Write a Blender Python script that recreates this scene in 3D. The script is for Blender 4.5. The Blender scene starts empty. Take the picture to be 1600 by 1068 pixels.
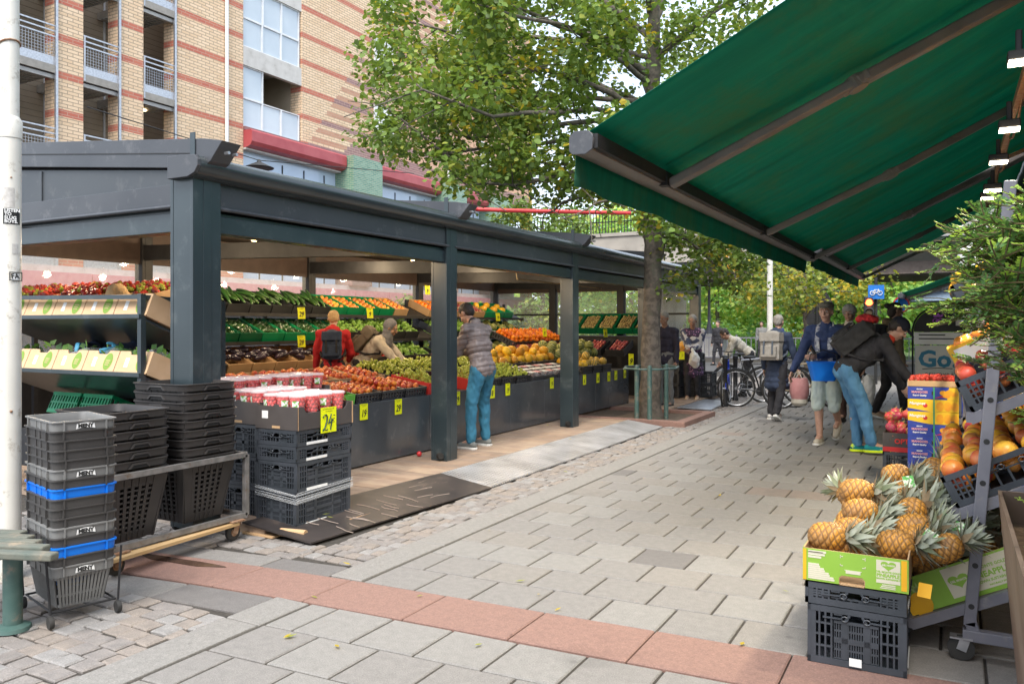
import bpy, math, random
import numpy as np
from mathutils import Matrix, Vector, Euler, noise
random.seed(7); RS = np.random.RandomState(11)
S = bpy.context.scene; COL = S.collection
R = math.radians; PI = math.pi
# ---------------- camera geometry (measured from the photograph) ----------------
FPX, CXP, HZ, EYE = 1244., 800., 510., 1.5
TH = math.atan2(684, FPX); SN, CS = math.sin(TH), math.cos(TH)
def ray(px, py):
    a = (px-CXP)/FPX; return (-SN+CS*a, CS+SN*a, -(py-HZ)/FPX)
def G(px, py, z=0.):
    r = ray(px, py); t = (z-EYE)/r[2]; return Vector((r[0]*t, r[1]*t, z))
def PX(px, py, X):
    r = ray(px, py); t = X/r[0]; return Vector((X, r[1]*t, EYE+r[2]*t))
def PY(px, py, Y):
    r = ray(px, py); t = Y/r[1]; return Vector((r[0]*t, Y, EYE+r[2]*t))
def rnd(a, b): return random.uniform(a, b)
# ---------------- materials ----------------
MATS = {}
def rgb(c): return (c[0], c[1], c[2], 1)
def newmat(name):
    m = bpy.data.materials.new(name); m.use_nodes = True
    nt = m.node_tree; b = nt.nodes['Principled BSDF']; MATS[name] = m
    return m, nt, b
def N(nt, t, **kw):
    n = nt.nodes.new(t)
    for k, v in kw.items():
        if k in n.inputs: n.inputs[k].default_value = v
        else: setattr(n, k, v)
    return n
def coords(nt, wall=False, rot=0):
    tc = N(nt, 'ShaderNodeTexCoord')
    if not wall: return tc.outputs['Object']
    sp = N(nt, 'ShaderNodeSeparateXYZ'); nt.links.new(tc.outputs['Object'], sp.inputs[0])
    ad = N(nt, 'ShaderNodeMath', operation='ADD'); nt.links.new(sp.outputs[0], ad.inputs[0]); nt.links.new(sp.outputs[1], ad.inputs[1])
    cb = N(nt, 'ShaderNodeCombineXYZ'); nt.links.new(ad.outputs[0], cb.inputs[0]); nt.links.new(sp.outputs[2], cb.inputs[1])
    return cb.outputs[0]
def mixc(nt, fac, a, b):
    m = N(nt, 'ShaderNodeMix', data_type='RGBA')
    for i, v in ((6, a), (7, b)):
        if hasattr(v, 'is_linked'): nt.links.new(v, m.inputs[i])
        else: m.inputs[i].default_value = rgb(v)
    if hasattr(fac, 'is_linked'): nt.links.new(fac, m.inputs[0])
    else: m.inputs[0].default_value = fac
    return m.outputs[2]
def mth(nt, op, a, b=0., clamp=False):
    m = N(nt, 'ShaderNodeMath', operation=op); m.use_clamp = clamp
    for i, v in ((0, a), (1, b)):
        if hasattr(v, 'is_linked'): nt.links.new(v, m.inputs[i])
        else: m.inputs[i].default_value = v
    return m.outputs[0]
def ramp(nt, sock, p0, p1):
    r = N(nt, 'ShaderNodeMapRange'); r.inputs[1].default_value = p0; r.inputs[2].default_value = p1
    nt.links.new(sock, r.inputs[0]); return r.outputs[0]
def addbump(nt, b, sock, strength, dist=.01):
    bp = N(nt, 'ShaderNodeBump'); bp.inputs['Strength'].default_value = strength; bp.inputs['Distance'].default_value = dist
    nt.links.new(sock, bp.inputs['Height']); nt.links.new(bp.outputs[0], b.inputs['Normal'])
def mat(name, c1, c2=None, rough=.6, metal=0., scale=6., bump=0., bscale=70., lo=.35, hi=.65, spec=.5, transl=0., detail=5., obj=False, dirt=None, dscale=3.):
    m, nt, b = newmat(name)
    if c2 is None: c2 = tuple(v*.8 for v in c1)
    v = coords(nt)
    n = N(nt, 'ShaderNodeTexNoise', Scale=scale, Detail=detail); nt.links.new(v, n.inputs['Vector'])
    col = mixc(nt, ramp(nt, n.outputs[0], lo, hi), c1, c2)
    if dirt:
        n3 = N(nt, 'ShaderNodeTexNoise', Scale=dscale, Detail=8., Roughness=.7); nt.links.new(v, n3.inputs['Vector'])
        col = mixc(nt, ramp(nt, n3.outputs[0], .56, .68), col, dirt)
    if obj:
        oi = N(nt, 'ShaderNodeObjectInfo'); hs = N(nt, 'ShaderNodeHueSaturation')
        nt.links.new(mth(nt, 'ADD', mth(nt, 'MULTIPLY', oi.outputs['Random'], .5), .75), hs.inputs['Value'])
        nt.links.new(mth(nt, 'ADD', mth(nt, 'MULTIPLY', oi.outputs['Random'], .03), .485), hs.inputs['Hue'])
        nt.links.new(col, hs.inputs['Color']); col = hs.outputs[0]
    nt.links.new(col, b.inputs['Base Color'])
    b.inputs['Roughness'].default_value = rough; b.inputs['Metallic'].default_value = metal
    b.inputs['Specular IOR Level'].default_value = spec
    if bump:
        n2 = N(nt, 'ShaderNodeTexNoise', Scale=bscale, Detail=4.); nt.links.new(v, n2.inputs['Vector'])
        addbump(nt, b, n2.outputs[0], bump)
    if transl:
        t = N(nt, 'ShaderNodeBsdfTranslucent'); nt.links.new(col, t.inputs[0])
        mx = N(nt, 'ShaderNodeMixShader'); mx.inputs[0].default_value = transl
        nt.links.new(b.outputs[0], mx.inputs[1]); nt.links.new(t.outputs[0], mx.inputs[2])
        nt.links.new(mx.outputs[0], nt.nodes['Material Output'].inputs[0])
    return m
def emis(name, c, s):
    m, nt, b = newmat(name); b.inputs['Base Color'].default_value = rgb(c)
    b.inputs['Emission Color'].default_value = rgb(c); b.inputs['Emission Strength'].default_value = s
    return m
def clear(name, c, fac=.75, rough=.1):
    m, nt, b = newmat(name); b.inputs['Base Color'].default_value = rgb(c); b.inputs['Roughness'].default_value = rough
    t = N(nt, 'ShaderNodeBsdfTransparent'); mx = N(nt, 'ShaderNodeMixShader'); mx.inputs[0].default_value = fac
    nt.links.new(b.outputs[0], mx.inputs[1]); nt.links.new(t.outputs[0], mx.inputs[2])
    nt.links.new(mx.outputs[0], nt.nodes['Material Output'].inputs[0]); return m
# ---------------- mesh builder ----------------
class MB:
    def __init__(s): s.v = []; s.f = []; s.m = []; s.T = Matrix()
    def add(s, vs, fs, mi=0):
        o = len(s.v); T = s.T
        s.v += [tuple(T @ Vector(v)) for v in vs]; s.f += [tuple(i+o for i in f) for f in fs]; s.m += [mi]*len(fs); return s
    def box(s, x0, y0, z0, x1, y1, z1, mi=0):
        return s.add([(x0,y0,z0),(x1,y0,z0),(x1,y1,z0),(x0,y1,z0),(x0,y0,z1),(x1,y0,z1),(x1,y1,z1),(x0,y1,z1)],
            [(0,3,2,1),(4,5,6,7),(0,1,5,4),(1,2,6,5),(2,3,7,6),(3,0,4,7)], mi)
    def bar(s, p, q, w, h=None, mi=0, up=(0,0,1)):
        p, q = Vector(p), Vector(q); h = w if h is None else h; d = (q-p); L = d.length; d.normalize(); up = Vector(up)
        if abs(d.dot(up)) > .99: up = Vector((1,0,0))
        x = d.cross(up).normalized(); y = x.cross(d)
        vs = [p+x*(a*w/2)+y*(b*h/2)+d*(c*L) for c in (0,1) for a, b in ((-1,-1),(1,-1),(1,1),(-1,1))]
        return s.add(vs, [(0,3,2,1),(4,5,6,7),(0,1,5,4),(1,2,6,5),(2,3,7,6),(3,0,4,7)], mi)
    def tube(s, pts, r, n=8, mi=0, cap=True, closed=False):
        pts = [Vector(p) for p in pts]; k = len(pts); rs = r if isinstance(r, (list, tuple)) else [r]*k
        vs = []; up = None
        for i, p in enumerate(pts):
            if closed: d = (pts[(i+1) % k]-pts[i-1])
            else: d = pts[min(i+1, k-1)]-pts[max(i-1, 0)]
            d.normalize()
            if up is None: up = Vector((0,0,1)) if abs(d.z) < .9 else Vector((1,0,0))
            x = d.cross(up); x.normalize(); up = x.cross(d); up.normalize()
            for j in range(n):
                a = 2*PI*j/n; vs.append(p+(x*math.cos(a)+up*math.sin(a))*rs[i])
        fs = [(i*n+j, i*n+(j+1) % n, ((i+1) % k)*n+(j+1) % n, ((i+1) % k)*n+j) for i in range(k if closed else k-1) for j in range(n)]
        if cap and not closed: fs += [tuple(range(n-1,-1,-1)), tuple((k-1)*n+j for j in range(n))]
        return s.add(vs, fs, mi)
    def lathe(s, prof, n=16, c=(0,0,0), mi=0, ax='z'):
        vs = []
        for r, z in prof:
            for j in range(n):
                a = 2*PI*j/n; x, y = r*math.cos(a), r*math.sin(a)
                q = (x, y, z) if ax == 'z' else ((z, x, y) if ax == 'x' else (y, z, x))
                vs.append((c[0]+q[0], c[1]+q[1], c[2]+q[2]))
        k = len(prof)
        fs = [(i*n+j, i*n+(j+1) % n, (i+1)*n+(j+1) % n, (i+1)*n+j) for i in range(k-1) for j in range(n)]
        if prof[0][0] > 1e-5: fs.append(tuple(range(n-1,-1,-1)))
        if prof[-1][0] > 1e-5: fs.append(tuple((k-1)*n+j for j in range(n)))
        return s.add(vs, fs, mi)
    def sph(s, c, r, nu=14, nv=9, mi=0):
        r = (r,r,r) if not isinstance(r, (tuple, list)) else r
        prof = [(max(math.sin(PI*i/(nv-1)), 1e-6), -math.cos(PI*i/(nv-1))) for i in range(nv)]
        T0 = s.T; s.T = T0 @ Matrix.Translation(c) @ Matrix.Diagonal((*r, 1)); s.lathe(prof, nu, mi=mi); s.T = T0; return s
    def cap(s, p, q, r0, r1, n=12, mi=0):      # tapered capsule
        p, q = Vector(p), Vector(q); d = q-p; L = max(d.length, 1e-4)
        prof = [(1e-6, -r0)]+[(r0*math.cos(a), r0*math.sin(a)) for a in (-1.05,-.52)]+[(r0, 0), (r1, L)]+[(r1*math.cos(a), L+r1*math.sin(a)) for a in (.52,1.05)]+[(1e-6, L+r1)]
        T0 = s.T; s.T = T0 @ Matrix.Translation(p) @ d.to_track_quat('Z', 'Y').to_matrix().to_4x4(); s.lathe(prof, n, mi=mi); s.T = T0; return s
    def prism(s, poly, a0, a1, ax='y', mi=0):   # polygon in the two other axes, extruded along ax
        n = len(poly); f = {'y': lambda u, v, w: (u, w, v), 'x': lambda u, v, w: (w, u, v), 'z': lambda u, v, w: (u, v, w)}[ax]
        vs = [f(u, v, a0) for u, v in poly]+[f(u, v, a1) for u, v in poly]
        return s.add(vs, [tuple(range(n-1,-1,-1)), tuple(range(n, 2*n))]+[(i, (i+1) % n, n+(i+1) % n, n+i) for i in range(n)], mi)
    def quad(s, a, b, c, d, mi=0): return s.add([a,b,c,d], [(0,1,2,3)], mi)
    def build(s, name, mats, parent=None, smooth=False, bevel=0., loc=None, M=None, angle=40, fix=True):
        me = bpy.data.meshes.new(name); me.from_pydata(s.v, [], s.f)
        for m in (mats if isinstance(mats, (list, tuple)) else [mats]): me.materials.append(m)
        me.polygons.foreach_set('material_index', s.m); me.update()
        if fix:
            import bmesh
            bm = bmesh.new(); bm.from_mesh(me); bmesh.ops.recalc_face_normals(bm, faces=bm.faces); bm.to_mesh(me); bm.free()
        if smooth:
            me.polygons.foreach_set('use_smooth', [True]*len(me.polygons))
            try: me.set_sharp_from_angle(angle=R(angle))
            except Exception: pass
        o = bpy.data.objects.new(name, me); COL.objects.link(o)
        if parent: o.parent = parent
        if loc is not None: o.location = loc
        if M is not None: o.matrix_local = M
        if bevel:
            b = o.modifiers.new('bevel', 'BEVEL'); b.width = bevel; b.segments = 2; b.limit_method = 'ANGLE'; b.angle_limit = R(35)
        return o
def tag(o, label=None, cat=None, group=None, kind=None):
    for k, v in (('label', label), ('category', cat), ('group', group), ('kind', kind)):
        if v: o[k] = v
    return o
def thing(name, label, cat, loc=(0,0,0), rz=0., group=None, M=None):
    o = bpy.data.objects.new(name, None); COL.objects.link(o); o.empty_display_size = .1
    if M is not None: o.matrix_world = M
    else: o.location = loc; o.rotation_euler = (0,0,rz)
    return tag(o, label, cat, group)
def copy_tree(o, loc=None, M=None, label=None, group=None, parent=None, rz=None, kids=None):
    c = o.copy(); COL.objects.link(c); c.parent = parent
    if loc is not None: c.location = loc
    if rz is not None: c.rotation_euler = (0,0,rz)
    if M is not None: c.matrix_world = M
    if label: c['label'] = label
    if group: c['group'] = group
    for ch in list(o.children): copy_tree(ch, parent=c)
    return c
def text_mesh(name, body, size, m, parent=None, M=None, ex=.0015, align='CENTER', bold=0., shear=0., sx=1.):
    cu = bpy.data.curves.new(name, 'FONT'); cu.body = body; cu.size = size; cu.extrude = ex; cu.align_x = align; cu.align_y = 'CENTER'; cu.offset = bold; cu.shear = shear; cu.resolution_u = 2
    t = bpy.data.objects.new(name, cu); COL.objects.link(t)
    dg = bpy.context.evaluated_depsgraph_get(); me = bpy.data.meshes.new_from_object(t.evaluated_get(dg))
    bpy.data.objects.remove(t); me.materials.clear(); me.materials.append(m)
    if sx != 1.: me.transform(Matrix.Diagonal((sx,1,1,1)))
    o = bpy.data.objects.new(name, me); COL.objects.link(o)
    if parent: o.parent = parent
    if M is not None: o.matrix_local = M
    return o
def face_M(c, normal, up=(0,0,1)):     # local x right, y up, z out of the face
    n = Vector(normal).normalized(); u = Vector(up); u = (u-n*u.dot(n)).normalized(); x = u.cross(n)
    return Matrix(((x.x,u.x,n.x,c[0]),(x.y,u.y,n.y,c[1]),(x.z,u.z,n.z,c[2]),(0,0,0,1)))
def eval_mesh(o):
    dg = bpy.context.evaluated_depsgraph_get(); return bpy.data.meshes.new_from_object(o.evaluated_get(dg))
def remeshed(mb, name, m, parent, vox=.012, smooth=4, disp=None, M=None):
    o = mb.build(name, m, fix=False)
    r = o.modifiers.new('r', 'REMESH'); r.mode = 'VOXEL'; r.voxel_size = vox
    if smooth: k = o.modifiers.new('s', 'SMOOTH'); k.iterations = smooth; k.factor = .5
    me = eval_mesh(o); bpy.data.objects.remove(o)
    n = len(me.vertices)
    if disp and n:
        co = np.empty(n*3, 'f'); me.vertices.foreach_get('co', co); co = co.reshape(-1,3)
        nr = np.empty(n*3, 'f'); me.vertex_normals.foreach_get('vector', nr); nr = nr.reshape(-1,3)
        co += nr*np.array([disp(Vector(c)) for c in co], 'f')[:,None]; me.vertices.foreach_set('co', co.ravel())
    me.polygons.foreach_set('use_smooth', [True]*len(me.polygons)); me.materials.clear(); me.materials.append(m); me.update()
    o = bpy.data.objects.new(name, me); COL.objects.link(o); o.parent = parent
    if M is not None: o.matrix_local = M
    return o
# ---------------- camera, world, light ----------------
cam = bpy.data.objects.new('camera', bpy.data.cameras.new('camera')); COL.objects.link(cam); S.camera = cam
cam.data.sensor_width = 36; cam.data.lens = FPX*36/1600; cam.data.shift_y = -24/1600
cam.location = (0,0,EYE); cam.rotation_euler = (PI/2, 0, TH); cam.data.clip_end = 800; cam.data.clip_start = .05
w = bpy.data.worlds.new('World'); S.world = w; w.use_nodes = True; nt = w.node_tree
sky = N(nt, 'ShaderNodeTexSky', sky_type='NISHITA'); sky.sun_disc = False
SUN_EL, SUN_AZ = R(56), R(163)
sky.sun_elevation = SUN_EL; sky.sun_rotation = SUN_AZ; sky.air_density = 1.0; sky.dust_density = 5.0; sky.ozone_density = 1.0
tcw = N(nt, 'ShaderNodeTexCoord'); mpw = N(nt, 'ShaderNodeMapping'); mpw.inputs['Scale'].default_value = (1,1,2.5); nt.links.new(tcw.outputs['Generated'], mpw.inputs[0])
cln = N(nt, 'ShaderNodeTexNoise', Scale=2.2, Detail=9., Roughness=.6); nt.links.new(mpw.outputs[0], cln.inputs['Vector'])
nt.links.new(mixc(nt, mth(nt, 'ADD', mth(nt, 'MULTIPLY', ramp(nt, cln.outputs[0], .38, .6), .5), .42), sky.outputs[0], (4.9,5.5,6.3)), nt.nodes['Background'].inputs[0]); nt.nodes['Background'].inputs[1].default_value = .15
sl = bpy.data.lights.new('sun', 'SUN'); so = bpy.data.objects.new('sun', sl); COL.objects.link(so)
sl.energy = 1.7; sl.angle = R(30); sl.color = (1,.96,.9)
dv = Vector((math.sin(SUN_AZ)*math.cos(SUN_EL), math.cos(SUN_AZ)*math.cos(SUN_EL), math.sin(SUN_EL)))
so.rotation_euler = dv.to_track_quat('Z', 'Y').to_euler()
S.view_settings.view_transform = 'Standard'; S.view_settings.look = 'None'; S.view_settings.exposure = 1.36; S.view_settings.gamma = 1
# ---------------- shared materials ----------------
M_ = {}
M_['metal'] = mat('pavilion_paint', (.023,.035,.041), (.033,.047,.053), rough=.28, scale=2.5, spec=.6, dirt=(.06,.075,.08), dscale=5)
M_['metal2'] = mat('pavilion_fascia_paint', (.040,.043,.050), (.054,.057,.064), rough=.38, scale=2, dirt=(.095,.095,.10), dscale=6)
M_['darkmetal'] = mat('dark_metal', (.018,.018,.02), (.028,.028,.03), rough=.55, spec=.3)
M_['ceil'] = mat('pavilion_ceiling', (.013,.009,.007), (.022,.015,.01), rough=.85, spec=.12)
M_['steel'] = mat('galvanised_steel', (.38,.39,.41), (.5,.51,.53), rough=.38, metal=.8, scale=20)
M_['rust'] = mat('rusty_steel', (.22,.10,.045), (.30,.20,.13), rough=.7, scale=30)
M_['greyp'] = mat('grey_painted_steel', (.135,.135,.16), (.17,.17,.195), rough=.42, scale=9, dirt=(.2,.19,.19), dscale=25)
M_['blackp'] = mat('black_plastic', (.022,.024,.028), (.04,.042,.047), rough=.45, scale=5, bump=.05)
M_['blueblack'] = mat('charcoal_crate_plastic', (.035,.042,.05), (.055,.062,.075), rough=.42, scale=5)
M_['greenp'] = mat('green_crate_plastic', (.0,.2,.07), (.0,.26,.1), rough=.42)
M_['dgreenp'] = mat('dark_green_crate_plastic', (.0,.085,.035), (.0,.12,.05), rough=.4)
M_['card'] = mat('brown_cardboard', (.42,.26,.13), (.5,.33,.18), rough=.85, scale=4)
M_['darkcard'] = mat('black_printed_cardboard', (.06,.05,.047), (.075,.065,.06), rough=.6)
M_['white'] = mat('white_paint', (.75,.75,.73), (.68,.68,.66), rough=.5)
M_['paper'] = mat('white_paper', (.8,.8,.78), (.72,.72,.7), rough=.8)
M_['black'] = mat('black_ink', (.012,.012,.012), (.02,.02,.02), rough=.6)
M_['rubber'] = mat('black_rubber', (.02,.02,.02), (.035,.033,.03), rough=.75)
M_['tag'] = mat('fluorescent_yellow_card', (.85,.9,.0), (.78,.85,.0), rough=.6)
M_['glass'] = clear('clear_glass', (.75,.8,.82), .82, .03)
M_['film'] = clear('clear_film', (.8,.82,.83), .8, .12)
M_['wood'] = mat('worn_timber', (.30,.2,.12), (.42,.3,.19), rough=.75, scale=9, bump=.2, bscale=40)
# ---------------- ground ----------------
def stone(name, c1, c2, rough=.85, sc=22.):
    m = mat(name, c1, c2, rough=rough, scale=sc, bump=.35, bscale=160, lo=.3, hi=.7, dirt=tuple(v*.7 for v in c1), dscale=1.1); nt = m.node_tree; b = nt.nodes['Principled BSDF']
    src = b.inputs['Base Color'].links[0].from_socket; v = coords(nt)
    n = N(nt, 'ShaderNodeTexNoise', Scale=150., Detail=2.); nt.links.new(v, n.inputs['Vector']); n2 = N(nt, 'ShaderNodeTexVoronoi', Scale=2.3); nt.links.new(v, n2.inputs['Vector'])
    c = mixc(nt, mth(nt, 'MULTIPLY', ramp(nt, n.outputs[0], .45, .72), .5), src, tuple(x*.5 for x in c1)); c = mixc(nt, mth(nt, 'MULTIPLY', ramp(nt, n.outputs[0], .42, .25), .4), c, tuple(min(1, x*1.5) for x in c1))
    c = mixc(nt, mth(nt, 'MULTIPLY', ramp(nt, n2.outputs['Distance'], .05, .035), .5), c, tuple(x*.45 for x in c1)); nt.links.new(c, b.inputs['Base Color']); return m
pav_m = [stone('paver_grey', (.232,.218,.202), (.188,.177,.164)), stone('paver_warm', (.24,.222,.2), (.197,.182,.164)), stone('paver_light', (.25,.238,.22), (.21,.2,.185)), stone('paver_dark', (.165,.153,.145), (.138,.129,.122)), stone('paver_pink', (.24,.2,.175), (.21,.175,.152))]
cob_m = [stone('cobble_grey', (.25,.225,.205), (.18,.165,.155), sc=14), stone('cobble_warm', (.275,.235,.20), (.2,.175,.155), sc=14), stone('cobble_light', (.285,.27,.255), (.22,.21,.2), sc=14)]
red_m = stone('red_granite', (.265,.155,.122), (.215,.127,.103), sc=30)
kerb_m = stone('kerb_granite', (.25,.237,.218), (.207,.196,.18), sc=30)
joint_m = mat('joint_grit', (.032,.028,.024), (.06,.052,.043), rough=.95, scale=40)
far_m = stone('far_paving', (.27,.255,.235), (.23,.22,.2))
g = MB(); g.box(-140, -30, -.6, 140, 400, -.035); tag(g.build('ground', far_m), kind='structure')
g = MB(); g.box(-30, -4, -.034, 6, 60, -.014); tag(g.build('pavement_bed', joint_m), kind='structure')
def tile(mb, x0, y0, x1, y1, z, mi, c=.006, sk=0., q=None):
    # bevelled slab; sk shears y with x
    p = [(x0,y0),(x1,y0),(x1,y1),(x0,y1)] if q is None else q
    cx = sum(a for a, b in p)/4; cy = sum(b for a, b in p)/4
    def ins(a, b, k):
        d = math.hypot(a-cx, b-cy); f = (d-k*1.4)/d; return (cx+(a-cx)*f, cy+(b-cy)*f)
    tz = [z+rnd(-.0012,.0012) for _ in p]; r = [ins(a, b, c) for a, b in p]
    S_ = lambda a, b: b+sk*a
    vs = [(a, S_(a,b), -.03) for a, b in p]+[(a, S_(a,b), z-c*.8) for a, b in p]+[(a, S_(a,b), t) for (a, b), t in zip(r, tz)]
    mb.add(vs, [(i, (i+1) % 4, 4+(i+1) % 4, 4+i) for i in range(4)]+[(4+i, 4+(i+1) % 4, 8+(i+1) % 4, 8+i) for i in range(4)]+[(8,9,10,11)], mi)
SK = .055
pv = MB(); P = .352
def pmi():
    r = random.random(); return 0 if r < .42 else 1 if r < .70 else 2 if r < .98 else 4 if r < .993 else 3
y = 3.855; k = 0
while y < 24:
    x = -3.03-P*.5*(k % 2); 
    while x < 2.6:
        a = max(x, -3.03)
        mi = pmi()
        if abs(x+.5*P+1.68) < P*.5 and abs(y+SK*x+P/2-4.86) < P*.5: mi = 3
        if x+P-a > .05 : tile(pv, a+.0065, y+.006, x+P-.0065, y+P-.006, 0, mi, sk=SK)
        x += P
    y += P; k += 1
y = 3.432-P; k = 1
while y > .6:
    x = -3.03-P*.5*(k % 2)
    while x < 2.6:
        a = max(x, -3.03)
        if x+P-a > .05: tile(pv, a+.0065, y+.006, x+P-.0065, y+P-.006, 0, pmi(), sk=SK)
        x += P
    y -= P; k += 1
tag(pv.build('pavement', pav_m), kind='structure')
rb = MB(); xs = [-5.1,-4.45,-3.74,-3.1,-2.46,-1.86,-1.27,-.63,.05,.7,1.4,2.1]
for a, b in zip(xs, xs[1:]):
    f = lambda x: 3.845+SK*x-.12*math.exp(-((x+5.2)/1.3)**2); h = lambda x: 3.44+SK*x-.12*math.exp(-((x+5.2)/1.3)**2)
    s0, s1 = rnd(-.03,.03), rnd(-.03,.03)
    tile(rb, 0, 0, 0, 0, .004, 0, .006, 0, [(a+.004, h(a)), (b-.004, h(b)), (b-.004, f(b)), (a+.004, f(a))])
tag(rb.build('red_granite_band', red_m), kind='structure')
rk = MB(); y = .8
while y < 30:
    L = rnd(.8,1.15)
    if y < 3.25 and y+L > 3.25: L = 3.25-y
    if 3.24 < y < 3.3: y = 3.68
    tile(rk, -3.27, y+.004, -3.04, y+L-.004, .004, 0)
    y += L
tag(rk.build('kerb_strip', kerb_m), kind='structure')
cb = MB()
def cobbles(x0, y0, x1, y1, sx, sy, rot=0., test=None):
    nx = int((x1-x0)/sx); ny = int((y1-y0)/sy)
    for j in range(ny):
        off = rnd(0, sx)
        for i in range(nx+3):
            xa = x0+i*sx-off+rnd(-.006,.006); xb = xa+sx*rnd(.89,.96); ya = y0+j*sy+rnd(-.006,.006)
            xa, xb = max(xa, x0), min(xb, x1)
            if xb-xa < .03: continue
            if test and not test((xa+xb)/2, ya): continue
            q = [(xa+rnd(-.006,.006), ya+rnd(-.006,.006)), (xb+rnd(-.006,.006), ya+rnd(-.006,.006)), (xb+rnd(-.006,.006), ya+sy*.93+rnd(-.006,.006)), (xa+rnd(-.006,.006), ya+sy*.93+rnd(-.006,.006))]
            tile(cb, 0, 0, 0, 0, rnd(-.006,.003), random.choice((0,0,1,1,2)), .008, 0, q)
cobbles(-3.74, 4.05, -3.28, 24, .098, .108)
cobbles(-4.3, 13.4, -3.75, 24, .105, .105)
cobbles(-6.4, .9, -3.28, 3.26, .125, .112, test=lambda x, y: y < h(x)-.325)
cobbles(-9, 17.3, -4.31, 24, .11, .11)
cobbles(-6.6, 3.4, -3.745, 4.42, .115, .11, test=lambda x, y: y > f(x)+.21 and (y < 4.12 or x < -4.6)); cobbles(-3.745, 3.7, -3.28, 4.04, .1, .108, test=lambda x, y: y > f(x)+.21)
tag(cb.build('cobblestones', cob_m), kind='structure')
sb = MB()
for lo, hi in ((-.27,-.005),(.005,.22)):
    x = -3.285
    while x > -6.6:
        L = rnd(.42,.62); F = h if lo < 0 else f
        tile(sb, 0, 0, 0, 0, rnd(-.004,.002), random.choice((0,1,2)), .008, 0, [(x-L+.005, F(x-L)+lo), (x-.003, F(x)+lo), (x-.003, F(x)+hi-.008), (x-L+.005, F(x-L)+hi-.008)]); x -= L
tag(sb.build('slab_path', [kerb_m, pav_m[0], pav_m[3]]), kind='structure')
b = MB(); b.add([(-4.3+.33*math.cos(a)*(1+.2*math.sin(3*a)), 3.43+.06*math.sin(a)*(1+.3*math.cos(2*a))+.03*math.cos(a), max(.0062, .0062)) for a in [2*PI*i/22 for i in range(22)]], [tuple(range(22))])
tag(b.build('worn_depression', mat('wet_dark_stone', (.075,.045,.032), (.10,.06,.045), rough=.12, scale=20)), kind='structure')  # thin dark wet sheet standing for the worn gutter depression in the band
# far road and park
g = MB(); g.box(-60, 27, -.034, 40, 33.5, -.008); tag(g.build('road', mat('asphalt', (.06,.06,.062), (.08,.08,.08), rough=.9, scale=30)), kind='structure')
g = MB(); g.box(-90, 40, -.034, 60, 160, -.004); tag(g.build('park_lawn', mat('lawn', (.05,.09,.02), (.08,.12,.03), rough=.9, scale=12)), kind='structure')
# timber deck of the pavilion
dk_m = [mat('deck_board_a', (.33,.235,.165), (.25,.175,.125), rough=.8, scale=5, bump=.25, bscale=60, dirt=(.2,.15,.11)), mat('deck_board_b', (.29,.21,.155), (.22,.165,.125), rough=.8, scale=5, bump=.25, bscale=60), mat('deck_board_c', (.36,.27,.19), (.28,.2,.15), rough=.8, scale=6, bump=.25, bscale=60)]
dk = MB(); y = 4.15
while y < 17.2:
    pit = 11.65 < y < 13.45
    dk.box(-9.95, y, -.01, -5.32 if pit else -4.31, y+.128, .06+rnd(-.002,.002), random.choice((0,1,2))); y += .135
tag(dk.build('timber_deck', dk_m, bevel=.004), kind='structure')
# ---------------- pavilion ----------------
KX, KB = -4.81, -9.8
PYS = [3.97, 7.22, 10.47, 13.72, 16.95]
pav = thing('market_pavilion', 'long dark grey steel market pavilion with open front, sloping roof and glazed rear', 'pavilion', (0,0,0))
mt = M_['metal']; m2 = M_['metal2']
def post(x, y, z0, z1, s=.2, nm='post', m=mt):
    b = MB(); h = s/2
    b.box(x-h, y-h, z0, x+h, y+h, z1)
    for sx in (-1,1):
        for sy in (-1,1):
            b.box(x+sx*h-.03*(sx > 0), y+sy*(h+.003) if sy < 0 else y+h, z0, x+sx*h+.03*(sx < 0), y+sy*h if sy < 0 else y+h+.003, z1)
    b.box(x+h, y-.035, z0, x+h+.004, y+.035, z1)
    o = b.build(nm, m, pav, bevel=.006); return o
for i, y in enumerate(PYS):
    o = post(KX, y, .06, 2.56, .24 if i == 0 else .2)
    if i: MB().cyl if False else None
    b = MB(); b.tube([(KX+.02, y-.1-.03, .12), (KX+.06, y-.1-.05, .12)], .035, 12); b.build('drain_spout', M_['black'], o) if i in (1,2) else None
    post(KB, y, .06, 2.9, .16, 'rear_post', M_['darkmetal'])
for x in (-8.2, -6.5): post(x, PYS[-1], .06, 2.7, .16, 'rear_post', M_['darkmetal'])
# front beams, fascia and gutter, one of each for every bay
for a, b_ in zip(PYS, PYS[1:]):
    b = MB(); b.box(KX-.07, a+.1, 2.19, KX+.07, b_-.1, 2.31); b.box(KX-.05, a+.1, 2.31, KX+.05, b_-.1, 2.34); b.build('front_beam', mt, pav, bevel=.004); b = MB(); b.box(KX-.075, a+.1, 2.312, KX-.052, b_-.1, 2.58); b.build('gap_light_block', M_['darkmetal'], pav)  # dark strip added behind the beam to block the bright gap above it
    b = MB(); b.box(KX+.0, a+.07, 2.36, KX+.085, b_-.07, 2.55); b.tube([(KX+.095, a+.06, 2.365), (KX+.095, b_-.06, 2.365)], .016, 8); b.build('fascia_panel', m2, pav, bevel=.003)
    b = MB()
    for yy in (a+.085, b_-.085):
        for zz in (2.42, 2.5): b.sph((KX+.087, yy, zz), .007, 8, 5)
    b.build('fascia_bolt', M_['steel'], pav, smooth=True)
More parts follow.
